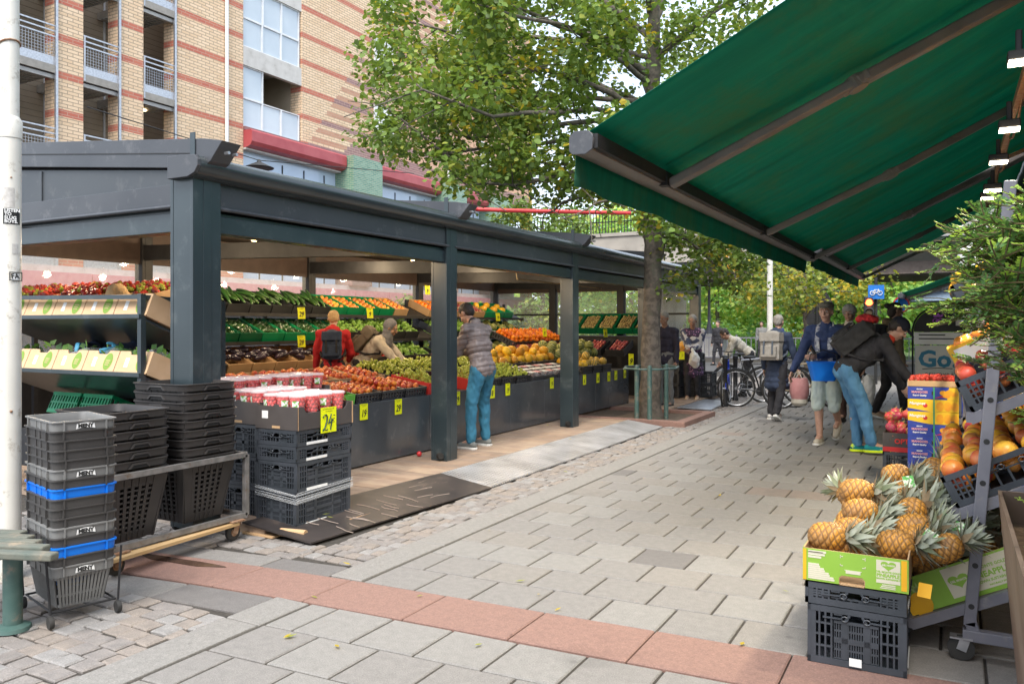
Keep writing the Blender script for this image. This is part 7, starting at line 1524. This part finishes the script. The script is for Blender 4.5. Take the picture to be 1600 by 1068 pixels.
    if hijab:
        b = MB(); b.T = HM; b.sph((0,-.03,.035), (.098,.105,.105), 18, 12); b.sph((0,-.02,-.06), (.088,.08,.09), 16, 10); b.T = Matrix(); b.cap(hc_-hd*.11*k+f*.0, nk-s*.08+f*.05, .088*k, .12*k); b.T = spM(nk-s*.10+f*.06); b.sph((0,0,0), (.16*k,.10*k,.12*k), 16, 10); b.T = Matrix(); remeshed(b, 'headscarf', hijab, t, vox=.011, smooth=3, disp=wrink(.010, 14., sd_))
    return t, dict(pel=pel, s=s, f=f, sh=sh, nk=nk, arms=arms, legs=legs, HM=HM, k=k)
def world(t, v): return Matrix.Translation(t.location) @ Matrix.Rotation(t.rotation_euler.z, 4, 'Z') @ Vector(v)
def backpack(t, J, label, m, m2, w_=.30, h_=.44, d_=.17, flap=True, off=0.):
    k = J['k']; s, f = J['s'], J['f']; c = J['pel']+s*(.30*k+off)-f*(.135*k+d_/2); X = Vector((1,0,0)); o = thing('backpack', label, 'backpack'); o.matrix_world = Matrix.Translation(t.location) @ Matrix.Rotation(t.rotation_euler.z, 4, 'Z') @ Matrix.Translation(c) @ Matrix((X, f, s)).transposed().to_4x4()
    b = MB(); b.sph((0,0,-h_*.1), (w_*.52,d_*.55,h_*.42), 16, 10); b.box(-w_/2,-d_/2,-h_/2,w_/2,d_/2,h_*.38); b.sph((0,.0,h_*.33), (w_*.47,d_*.48,h_*.2), 16, 10); remeshed(b, 'main_bag', m, o, vox=.012, smooth=6, disp=wrink(.012, 9., rnd(0, 9)))
    b = MB(); b.box(-w_*.4,-d_/2-.05,-h_*.42,w_*.4,-d_/2+.02,-h_*.02); remeshed(b, 'front_pocket', m, o, vox=.011, smooth=4, disp=wrink(.006, 12.))
    if flap: b = MB(); b.box(-w_*.52,-d_/2-.03,h_*.12,w_*.52,d_/2,h_*.46); remeshed(b, 'top_flap', m, o, vox=.011, smooth=5, disp=wrink(.008, 10.))
    b = MB()
    for sg in (-1,1): P_ = [Vector((sg*.10, d_/2, h_*.4)), Vector((sg*.11, d_/2+.10*k, h_*.47)), Vector((sg*.125, d_/2+.20*k, h_*.36)), Vector((sg*.145, d_/2+.27*k, h_*.1)), Vector((sg*.17, d_/2+.12*k, -h_*.25)), Vector((sg*.14, d_/2, -h_*.4))]; b.tube(P_, .017, 6)
    b.build('shoulder_strap', m2, o, smooth=True); b = MB()
    for x in (-.07,.07): b.box(x-.012,-d_/2-.062,-h_*.3,x+.012,-d_/2-.04,h_*.15)
    b.build('buckle_strap', m2, o); return o
black_c = cloth('black_cloth', (.016,.016,.02), (.026,.025,.03)); navy_c = cloth('navy_cloth', (.02,.032,.065), (.03,.045,.085)); dkblue_c = cloth('dark_blue_jacket', (.02,.035,.095), (.03,.05,.13)); jean = cloth('blue_jeans', (.05,.16,.30), (.10,.25,.42), scale=7, lo=.3, hi=.75); jean2 = cloth('teal_blue_jeans', (.015,.11,.19), (.04,.19,.29), scale=6, lo=.3, hi=.75); grey_c = cloth('grey_trouser', (.16,.16,.155), (.2,.2,.19)); beige_c = cloth('cream_fleece', (.47,.41,.34), (.53,.47,.40), scale=20); beige2 = cloth('beige_blouson', (.48,.44,.36), (.54,.5,.42)); brown_c = cloth('brown_jacket', (.10,.075,.045), (.13,.1,.06)); red_c = cloth('red_anorak', (.42,.01,.015), (.48,.02,.025)); puffm = cloth('taupe_puffer', (.155,.125,.12), (.19,.155,.15), rough=.45); mint = cloth('pale_green_shorts', (.45,.52,.47), (.5,.57,.52)); dkj = cloth('dark_navy_jacket', (.02,.018,.035), (.03,.027,.045)); slate = cloth('slate_headscarf', (.13,.13,.15), (.17,.17,.19)); hairb = cloth('dark_hair', (.03,.022,.018), (.045,.033,.025), rough=.6); hairg = cloth('grey_hair', (.22,.2,.18), (.3,.28,.25)); blond = cloth('blond_hair', (.42,.27,.13), (.5,.34,.18)); tweed = cloth('tweed_cap', (.12,.105,.08), (.17,.15,.12), scale=60); whites = cloth('white_trainer', (.55,.53,.5), (.62,.6,.57)); sole = cloth('white_sole', (.75,.75,.72)); neon = cloth('neon_sole', (.65,.85,.02)); teal = cloth('teal_trainer', (.0,.18,.2), (.55,.7,.05), scale=9, lo=.5, hi=.55); greysh = cloth('grey_trainer', (.14,.15,.145), (.19,.2,.19)); greyb = cloth('grey_rucksack', (.27,.25,.22), (.33,.31,.28)); tanb = cloth('tan_shoe', (.45,.33,.22), (.5,.38,.27)); olive = cloth('olive_rucksack', (.13,.105,.075), (.16,.13,.1))
random.seed(71)
DZ = .062
# man in the down jacket at the counter
t, J = person('man in a taupe down jacket and teal jeans leaning over the counter', (-4.93, 8.16, DZ), (-1,.12), 1.76, bend=13, headp=30, hands=((-.05,.42,1.15),(.12,.44,1.12)), feet=((-.20,-.02,0),(.14,.02,0)), top=puffm, bottom=jean2, shoes=(greysh, sole), hair=(hairb,'short'), puff=.011, vox=.01, hem=.06, collar=black_c)
# customers in the aisle
t, J = person('woman in a grey headscarf and cream top bending to pick fruit inside the pavilion', (-7.35, 9.12, DZ), (.93,.36), 1.70, bend=44, headp=-8, hands=((-.15,.55,.86),(.16,.58,.84)), top=beige_c, bottom=black_c, hijab=slate, tone='tan', vox=.012, hem=.10)
backpack(t, J, 'olive brown rucksack on the back of the woman in the grey headscarf', olive, black_c, .28, .42, .14)
t, J = person('person in a red hooded anorak facing the rear shelves inside the pavilion', (-7.62, 8.62, DZ), (-.6,.8), 1.66, bend=6, headp=14, hands=((-.25,.1,.8),(.2,.3,.95)), top=red_c, bottom=black_c, hair=(blond,'short'), hood=True, hem=.16)
backpack(t, J, 'navy blue rucksack on the person in the red anorak', navy_c, black_c, .26, .4, .13)
p = at_d(214, 500, 7.55)
t, J = person('shop worker with cropped hair and blue gloves behind the display rack', (p.x, p.y, DZ), (.1,-1), 1.87, bend=12, headp=34, hands=((-.36,.50,1.24),(.10,.50,1.25)), top=navy_c, bottom=black_c, hair=(blond,'short'), glove=cloth('blue_latex', (.08,.38,.58), (.12,.45,.65), rough=.4))
# bending man in jeans
g_ = G(1347, 708); t, J = person('man in blue jeans, black jacket and black cap bending over the dragon fruit', (g_.x, g_.y, 0), (.97,.26), 1.86, bend=51, headp=2, hands=((-.12,.50,.72),(.22,.62,.70)), feet=((-.13,-.02,0),(.10,.10,0)), top=black_c, bottom=jean, shoes=(teal, neon), hair=(hairb,'short'), hat='cap', hatm=cloth('navy_cap', (.012,.014,.03)), collar=cloth('red_orange_collar', (.6,.05,.02)), hem=.05, vox=.011)
backpack(t, J, 'black rucksack with a grey zip on the back of the bending man', cloth('black_rucksack', (.02,.02,.022), (.04,.04,.042)), black_c, .30, .50, .2, False)
b = MB(); rb_ = world(t, J['pel']+J['s']*.56-J['f']*.32); b.sph(rb_, (.13,.11,.06), 14, 9); tag(remeshed(b, 'rolled_jacket', cloth('red_fabric', (.5,.02,.03), (.6,.04,.04)), None, vox=.012, smooth=2, disp=wrink(.02, 14.)), 'small red rolled garment strapped on top of the black rucksack', 'garment')
# man in the flat cap walking
g_ = G(1292, 692); t, J = person('man in a flat cap, dark blue jacket and pale shorts walking towards us', (g_.x, g_.y, 0), (-.16,-1), 1.80, bend=2, hands=((.02,.32,1.13),(.43,.10,.86)), feet=((-.06,-.30,.16),(.06,.10,0)), toes=(-.75,0), top=dkblue_c, bottom=mint, short=True, shoes=(cloth('beige_sneaker', (.5,.45,.36)), sole), hair=(hairg,'short'), hat='flat', hatm=tweed, hem=.12, vox=.011)
def tube_thing(name, pts, r, m, label, cat, n=8): b = MB(); b.tube(pts, r, n); return tag(b.build(name, m, smooth=True), label, cat)
scm = cloth('striped_scarf', (.55,.55,.55), (.12,.13,.2), scale=30); b = MB()
for sg in (-1,1): P_ = [J['nk']+Vector((sg*.05,-.04,.03)), J['nk']+Vector((sg*.085,.06,-.02)), J['pel']+Vector((sg*.08,.16,.34)), J['pel']+Vector((sg*.075-.02,.165,.12 if sg > 0 else -.06))]; [b.bar(P_[q], P_[q+1], .06, .012, up=(0,1,0)) for q in range(3)]
o = b.build('scarf', scm, bevel=.003); o.matrix_world = Matrix.Translation(t.location) @ Matrix.Rotation(t.rotation_euler.z, 4, 'Z'); tag(o, 'long grey striped scarf hanging round the neck of the man in the flat cap', 'scarf')
# blue shop basket on his arm
bp = world(t, J['arms'][0][2]+Vector((-.10,.10,-.30))); t2 = thing('carrying_basket', 'bright blue shopping basket hanging from the arm of the man in the flat cap', 'basket', bp, t.rotation_euler.z+.5); b = MB(); shell(b, [(.26,.18,0),(.36,.26,.22),(.38,.28,.225),(.38,.28,.235),(.35,.25,.235),(.25,.17,.012)], .04, cap=None); shell(b, [(.25,.17,.012),(.02,.02,.011)], .009); b.build('basket_shell', hblue, t2, smooth=True, angle=40)
b = MB(); b.tube([(-.17,0,.23),(-.15,0,.33),(0,0,.38),(.15,0,.33),(.17,0,.23)], .007, 6); b.build('handle', M_['black'], t2)
o_ = tube_thing('phone', [world(t, J['arms'][0][2]+Vector((.0,.10,.03))), world(t, J['arms'][0][2]+Vector((.05,.12,.12)))], .02, M_['black'], 'dark phone in the hand of the man in the flat cap', 'phone', 4)
# woman with grey rucksack, seen from behind
g_ = G(1214, 655); t, J = person('woman in a navy hooded coat and black trousers walking away with a grey rucksack', (g_.x, g_.y, 0), (.22,1), 1.68, bend=4, headp=6, hands=((-.24,.05,.80),(.33,.10,.78)), feet=((-.10,.0,0),(.12,-.30,.05)), toes=(0,-.5), top=navy_c, bottom=black_c, shoes=(whites, sole), hair=(hairg,'short'), hood=True, skirt=.34)
backpack(t, J, 'grey canvas rucksack with a top flap on the woman in the navy coat', greyb, cloth('blue_grey_webbing', (.10,.12,.15)), .32, .46, .17)
hp = world(t, J['arms'][1][2]); hp = Vector((hp.x, hp.y, hp.z-.05)); tb2 = thing('tote_bag', 'pink bucket bag with a cream base carried low by the woman in the navy coat', 'bag', (hp.x+.02, hp.y-.03, .24)); pk_ = cloth('pink_canvas', (.50,.22,.22), (.56,.28,.27)); b = MB(); b.lathe([(.12,.11),(.15,.2),(.145,.36),(.12,.44),(.11,.43)], 18); b.build('pink_upper', pk_, tb2, smooth=True); b = MB(); b.lathe([(.001,0),(.1,.005),(.13,.05),(.122,.112)], 18); b.build('cream_base', beige2, tb2, smooth=True)
b = MB()
for sg in (-1,1): b.tube([(sg*.1,.02,.42),(sg*.05,0,.53),(0,0,hp.z-.26),(sg*-.02,.0,.55),(sg*.06,-.06,.42)], .008, 5)
b.build('rope_handle', cloth('cream_rope', (.5,.45,.38)), tb2)
# woman in the floral tunic
flo, nt, b_ = newmat('floral_print'); vv = N(nt, 'ShaderNodeTexVoronoi', Scale=26.); nt.links.new(coords(nt), vv.inputs['Vector']); nt.links.new(mixc(nt, ramp(nt, vv.outputs['Distance'], .22, .3), (.42,.2,.36), (.05,.03,.065)), b_.inputs['Base Color']); b_.inputs['Roughness'].default_value = .85
cam_, nt, b_ = newmat('navy_white_print'); vv = N(nt, 'ShaderNodeTexNoise', Scale=9., Detail=1.); nt.links.new(coords(nt), vv.inputs['Vector']); nt.links.new(mixc(nt, ramp(nt, vv.outputs[0], .47, .53), (.06,.07,.12), (.45,.43,.42)), b_.inputs['Base Color']); b_.inputs['Roughness'].default_value = .85
g_ = G(1083, 627); t, J = person('woman in a purple floral tunic and navy and white jacket standing on the steel plate', (g_.x, g_.y, .03), (.15,-1), 1.70, bend=3, headp=18, hands=((.02,.26,1.02),(-.0,.28,.92)), feet=((-.08,0,0),(.10,.10,0)), top=flo, bottom=black_c, shoes=(tanb, tanb), hijab=None, hair=(hairg,'bun'), tone='tan', skirt=.36)
b = MB(); b.T = Matrix.Translation(J['pel']+J['s']*.30); b.sph((0,-.012,.0), (.205,.155,.16), 16, 10); b.T = Matrix()
for S0, E, Wr in J['arms']: b.cap(S0, E, .083, .073, 14); b.cap(E, E.lerp(Wr, .7), .072, .06, 14)
remeshed(b, 'patterned_jacket', cam_, t, vox=.012, smooth=3, disp=wrink(.012, 10.))
hp = world(t, J['arms'][0][2]); b = MB(); b.T = Matrix.Translation((hp.x+.10, hp.y-.06, hp.z-.2)); b.sph((0,0,0), (.11,.09,.16), 16, 12); b.cap((0,0,.1), (-.05,.02,.22), .05, .015); tag(remeshed(b, 'carrier_bag', clear('white_carrier_film', (.8,.8,.74), .25, .3), None, vox=.012, smooth=2, disp=wrink(.025, 13.)), 'thin white carrier bag held by the woman in the floral tunic', 'bag')
b = MB(); [b.sph((hp.x+.1+rnd(-.05,.05), hp.y-.06+rnd(-.04,.04), hp.z-.24+rnd(-.05,.05)), .035, 8, 6) for _ in range(7)]; tag(b.build('bagged_tomatoes', FM['tomato'], smooth=True), 'red and green fruit showing through the white carrier bag', 'fruit', None, 'stuff')
# man behind the tree
g_ = G(1040, 638); person('man in a dark navy jacket and grey trousers standing behind the street tree', (g_.x, g_.y, .02), (-.15,-1), 1.74, headp=16, hands=((-.24,.06,.80),(.23,.16,.86)), top=dkj, bottom=grey_c, hair=(hairg,'short'), hem=.12, tone='tan')
# man bending over the blue bike
g_ = G(1160, 619); t, J = person('man in a beige blouson and black trousers bending over a blue bicycle', (g_.x, g_.y, 0), (-.95,-.3), 1.70, bend=50, headp=10, hands=((-.14,.42,.72),(.16,.46,.68)), top=beige2, bottom=black_c, hair=(hairb,'short'), tone='tan', hem=.04)
# two people behind
p = at_d(1327, 500, 12.6); person('person with grey curls and pale collar behind the man in the flat cap', (p.x, p.y, 0), (-.1,-1), 1.82, top=cloth('dark_brown_coat', (.06,.04,.03)), bottom=cloth('brown_trouser', (.06,.03,.022)), collar=beige_c, hair=(hairg,'curly'), tone='tan', hem=.1)
p = at_d(1392, 500, 12.9); t, J = person('person in a brown hooded jacket with a dark hair bun walking right', (p.x, p.y, 0), (.9,.45), 1.88, bend=4, headp=8, hands=((-.24,.1,.85),(.24,.1,.85)), feet=((-.09,-.22,.03),(.09,.2,0)), toes=(-.3,0), top=brown_c, bottom=black_c, shoes=(tanb, sole), hair=(hairb,'bun'), hood=True, hem=.1, tone='tan')
backpack(t, J, 'black rucksack on the person in the brown hooded jacket', black_c, black_c, .28, .42, .15)
b = MB(); b.T = Matrix.Translation(at_d(1357, 610, 12.4)); b.sph((0,0,0), (.10,.13,.26), 14, 10); tag(remeshed(b, 'white_carrier_bag', cloth('white_plastic', (.62,.62,.6), rough=.4), None, vox=.014, smooth=2, disp=wrink(.02, 10.)), 'white carrier bag hanging beside the leg of the bending man', 'bag')
# far people
far = ((1122,31,'distant person in a black coat walking past the pavilion end',black_c,black_c),(1190,36,'distant person in grey by the park fence',grey_c,black_c),(1216,33,'distant cyclist like figure in blue beside the white pole',dkblue_c,grey_c),(1266,24,'stooping figure in a bright orange hood behind the parked bicycles',cloth('orange_hood', (.75,.3,.02)),whites),(1280,38,'distant person in white and blue near the slender tree',whites,dkblue_c))
for px, d, lb, tp_, bt in far: p = at_d(px, 500, d); person(lb, (p.x, p.y, 0), (rnd(-1,1), -1), 1.72 if px != 1266 else 1.55, bend=0 if px != 1266 else 25, top=tp_, bottom=bt, hair=(hairb,'short'), vox=.03, feet=((-.1,-.12,0),(.1,.14,0)), hood=px == 1266)
# ---------------- bicycles and street furniture ----------------
def bicycle(label, p, yaw, m, group='bicycles parked at the end of the street'):
    t = thing('bicycle', label, 'bicycle', p, yaw, group); Rw = .34
    for x in (-.52,.52):
        b = MB(); b.tube([(x+Rw*math.cos(a), 0, Rw+Rw*math.sin(a)) for a in [2*PI*i/28 for i in range(28)]], .019, 7, closed=True); w_ = b.build('wheel', M_['rubber'], t, smooth=True)
        q = MB(); q.tube([(x+(Rw-.025)*math.cos(a), 0, Rw+(Rw-.025)*math.sin(a)) for a in [2*PI*i/28 for i in range(28)]], .009, 6, closed=True); q.lathe([(.02,-.04),(.02,.04)], 8, (x,0,Rw), ax='y'); q.build('rim', M_['steel'], w_)
        q = MB(); [q.tube([(x,.02*(1 if i % 2 else -1),Rw),(x+(Rw-.03)*math.cos(2*PI*i/18), 0, Rw+(Rw-.03)*math.sin(2*PI*i/18))], .0016, 3) for i in range(18)]; q.build('spokes', M_['steel'], w_)
    bbk, sea, hdt, hdb = (-.08,0,.29), (-.24,0,.80), (.33,0,.84), (.37,0,.68); b = MB()
    for a, c, r in ((bbk,sea,.016),(sea,hdt,.016),(bbk,hdb,.02),(hdt,hdb,.02),(hdb,(.52,0,.34),.014)): b.tube([a,c], r, 8)
    for sy in (-.03,.03): b.tube([(-.52,sy*1.5,.34),(bbk[0],sy,bbk[2])], .01, 6); b.tube([(-.52,sy*1.5,.34),(sea[0],sy*.5,.76)], .009, 6)
    b.build('frame', m, t, smooth=True); b = MB(); b.tube([hdt,(.31,0,.98)], .013, 6); b.tube([(.26,-.29,1.0),(.36,-.2,1.02),(.33,0,1.0),(.36,.2,1.02),(.26,.29,1.0)], .012, 6); b.build('handlebar', M_['black'], t, smooth=True)
    b = MB(); b.tube([sea,(-.27,0,.9)], .012, 6); b.sph((-.28,0,.93), (.13,.07,.03), 12, 7); b.build('saddle', M_['black'], t, smooth=True); b = MB(); b.lathe([(.001,-.03),(.09,-.03),(.09,-.024),(.001,-.024)], 16, bbk, ax='y'); b.tube([(-.08,-.05,.29),(.05,-.06,.19)], .01, 6); b.tube([(-.08,.05,.29),(-.21,.06,.39)], .01, 6); b.build('crank', M_['darkmetal'], t)
    for x in (-.52,.52): b = MB(); b.tube([(x+(Rw+.03)*math.cos(a), 0, Rw+(Rw+.03)*math.sin(a)) for a in [R(20)+R(150)*i/10 for i in range(11)]], .012, 5); b.build('mudguard', M_['black'], t)
    return t
rv = math.atan2(SN, CS); bm_ = mat('blue_bike_paint', (.01,.05,.6), rough=.3); bk2 = mat('black_bike_paint', (.02,.02,.022), rough=.3); tan_ = mat('tan_bike_paint', (.45,.36,.24), rough=.4); sil = mat('silver_bike_paint', (.4,.4,.42), rough=.3, metal=.6)
for i, (px, d, dy, m, lb) in enumerate(((1135,15.4,1.2,bm_,'blue bicycle being worked on by the man in the beige blouson'),(1195,14.9,-.12,bk2,'black bicycle parked behind the woman in the navy coat'),(1262,14.7,.1,tan_,'tan bicycle parked left of the man in the flat cap'),(1290,15.6,.05,sil,'silver bicycle in the rear row behind the man in the flat cap'),(1235,15.8,-.1,bk2,'second black bicycle in the rear row, partly hidden'),(1175,16.6,.1,sil,'silver bicycle behind the beige blouson man'))): p = at_d(px, 510, d); bicycle(lb, (p.x, p.y, 0), rv+dy, m)
def bollard(px, d, lb): p = at_d(px, 500, d); b = MB(); b.lathe([(.06,0),(.06,.06),(.045,.08),(.045,.82),(.055,.84),(.05,.9),(.001,.93)], 14, p*Vector((1,1,0)) if False else (p.x, p.y, 0)); tag(b.build('bollard', M_['darkmetal'], smooth=True, angle=40), lb, 'bollard')
bollard(1133, 15.0, 'dark bollard beside the blue bicycle'); bollard(1149, 16.2, 'dark bollard behind the blue bicycle'); bollard(1098, 17.8, 'dark bollard at the pavilion corner behind the floral tunic')
# white pole, old lamp on a pedestal, traffic light, signs, fence
p = at_d(1203, 500, 21.); lp2 = thing('white_pole', 'tall slim white pole with dark scuffs in front of the bridge', 'pole', (p.x, p.y, 0)); b = MB(); b.tube([(0,0,0),(0,0,5.3)], .075, 12); b.build('pole_tube', pm, lp2, smooth=True)
p = at_d(1108, 500, 40.); ol = thing('street_lamp', 'old cast iron street lamp on a square stone pedestal before the park', 'street lamp', (p.x, p.y, 0)); b = MB(); b.box(-.95,-.95,0,.95,.95,.25); b.box(-.75,-.75,.25,.75,.75,1.0); b.box(-.9,-.9,1.0,.9,.9,1.15); b.build('stone_pedestal', M_['conc'], ol, bevel=.03); b = MB(); b.lathe([(.2,1.15),(.12,1.5),(.08,1.7),(.06,3.6),(.1,3.7)], 12); b.build('lamp_post', M_['greyp'], ol, smooth=True); b = MB(); b.lathe([(.1,3.7),(.24,4.15),(.26,4.2),(.1,4.35),(.02,4.5)], 8); b.build('lantern', M_['paper'], ol)
p = at_d(1358, 500, 20.8); tlg = thing('traffic_light', 'black traffic light showing red on a post under a blue sign', 'traffic light', (p.x, p.y, .3), R(8)); tlg.scale = (.8,.8,.8); b = MB(); b.tube([(.2,0,-.38),(.2,0,3.1)], .05, 10); b.build('post', M_['black'], tlg); b = MB(); b.box(-.16,-.14,1.42,.14,.1,2.48); b.build('signal_head', M_['black'], tlg, bevel=.03)
for i, (m, z) in enumerate(((emis('red_signal', (1,.08,.02), 5),2.3),(mat('dark_amber_lens', (.08,.05,.02)),1.97),(mat('dark_green_lens', (.02,.06,.05)),1.63))): b = MB(); b.lathe([(.001,-.16),(.11,-.155),(.12,-.14)], 14, (-.01,0,z), ax='y'); b.build('signal_lens', m, tlg); b = MB(); b.tube([(-.01+.125*math.cos(a), -.2, z+.125*math.sin(a)) for a in [R(-10)+R(200)*q/10 for q in range(11)]], .03, 4); b.build('signal_visor', M_['black'], tlg)
bs = MB(); bs.box(-.19,0,-.18,.19,.03,.18); p2 = at_d(1369, 456, 20.6); o = bs.build('cycle_sign', mat('sign_blue', (.01,.16,.55), rough=.5)); o.location = p2; o.rotation_euler = (0,0,R(12)); tag(o, 'square blue sign with a white bicycle symbol above the traffic light', 'sign'); b = MB(); y_ = -.012
b.T = Matrix.Diagonal((.45,1,.45,1))
for x in (-.2,.2): b.tube([(x+.12*math.cos(a), y_, -.06+.12*math.sin(a)) for a in [2*PI*i/16 for i in range(16)]], .018, 5, closed=True)
for a, c in (((-.2,-.06),(-.1,.12)),((-.1,.12),(.14,.12)),((-.1,.12),(0,-.06)),((0,-.06),(.14,.12)),((.2,-.06),(.12,.18)),((0,-.06),(-.2,-.06))): b.tube([(a[0],y_,a[1]),(c[0],y_,c[1])], .016, 5)
b.build('bicycle_symbol', M_['paper'], o)
p = at_d(1277, 470, 27.); ts = thing('warning_sign', 'backs of dark triangular road signs on a post behind the slender tree', 'sign', (p.x, p.y, 0), R(10)); b = MB(); b.tube([(0,0,0),(0,0,3.7)], .05, 8); b.build('post', M_['black'], ts); b = MB(); b.prism([(-.5,2.3),(.5,2.3),(0,3.2)], .06, .09, 'y'); b.build('sign_plate', M_['darkmetal'], ts); b = MB(); b.lathe([(.001,.06),(.42,.06),(.42,.09),(.001,.09)], 20, (.0,0,1.85), ax='y'); b.build('round_plate', M_['darkmetal'], ts)
p = at_d(1408, 476, 22.); b = MB(); b.lathe([(.001,-.02),(.22,-.02),(.22,.01),(.001,.01)], 24, (0,0,0), ax='y'); b.tube([(.2*math.cos(2*PI*i/24), -.022, .2*math.sin(2*PI*i/24)) for i in range(24)], .022, 5, 1, closed=True); b.tube([(0,.04,.35),(0,.04,-p.z)], .035, 8, 2); o = b.build('round_sign', [MATS['sign_blue'], redp, M_['greyp']]); o.location = p; tag(o, 'round blue sign with a red rim behind the person with the hair bun', 'sign')
fn = thing('park_fence', 'low grey park fence of upright bars running along the far side of the road', 'fence', (-22, 34.5, 0)); b = MB(); b.box(0,-.02,.15,40,.02,.2); b.box(0,-.02,1.0,40,.02,1.05); x = 0
while x < 30: b.box(x,-.015,.15,x+.03,.015,1.03); x += .2
b.build('fence_bars', M_['greyp'], fn); b = MB(); x = 0
for i in range(16): q = MB(); q.box(i*2-.04,-.04,0,i*2+.04,.04,1.15); q.build('fence_post', M_['greyp'], fn)
# red brick house and parked vehicles far behind
hb = thing('brick_house', 'distant red brick block with pale windows above the autumn trees at right', 'building', (-1, 95, 0)); b = MB(); b.box(-14,0,0,16,8,12.5); b.build('brick_wall', mat('far_red_brick', (.36,.15,.11), (.42,.19,.14), rough=.9, scale=1.), hb); b = MB(); b.box(-14.3,-.3,12.5,16.3,8.3,13.2); b.build('roof', M_['greyp'], hb)
for r_ in range(4):
    for k_ in range(9): q = MB(); x = -12.5+3*k_; q.box(x,-.08,1.6+2.9*r_,x+1.3,0,3.2+2.9*r_); w_ = q.build('window', M_['alu'], hb); q = MB(); q.box(x+.1,-.1,1.7+2.9*r_,x+1.2,-.085,3.1+2.9*r_); q.build('pane', M_['winw'], w_)
um = thing('parasol', 'blue grey market parasol far behind the sign board', 'parasol', PY(1470, 510, 38)*Vector((1,1,0)) if False else (.15, 38, 0)); b = MB(); b.lathe([(1.9,2.55),(.05,3.3),(.001,3.32)], 8); b.build('parasol_canopy', mat('blue_grey_canvas', (.22,.30,.40), rough=.8), um); b = MB(); b.tube([(0,0,0),(0,0,3.3)], .04, 8); b.build('parasol_pole', M_['greyp'], um)
# litter: leaves on the paving
random.seed(77); lf = [MATS['leaf_yellow'], MATS['leaf_lime']]
for i in range(26):
    px, py = rnd(420, 1300), rnd(660, 1010); p = G(px, py, .012); a = rnd(0, 6.3); s_ = rnd(.018,.034); b = MB(); b.add([(0,0,0),(s_*.9,.35*s_,.004),(s_*2,0,.008),(s_*.9,-.35*s_,.004)], [(0,1,2,3)]); o = b.build('fallen_leaf', lf[i % 2]); on = p.x < -3.72 and p.y > 4.1; o.location = (p.x, p.y, .10 if on else .010); o.rotation_euler = (0,0,a); tag(o, 'small yellow fallen leaf lying on the paving', 'leaf', 'fallen leaves on the ground')
b = MB(); b.sph((0,0,.03), .03, 10, 7); o = b.build('dropped_tomato', FM['tomato'], smooth=True); o.location = PX(655, 705, -5.15)*Vector((1,1,0))+Vector((0,0,.062)); tag(o, 'single red tomato dropped on the deck at the foot of the counter', 'tomato')
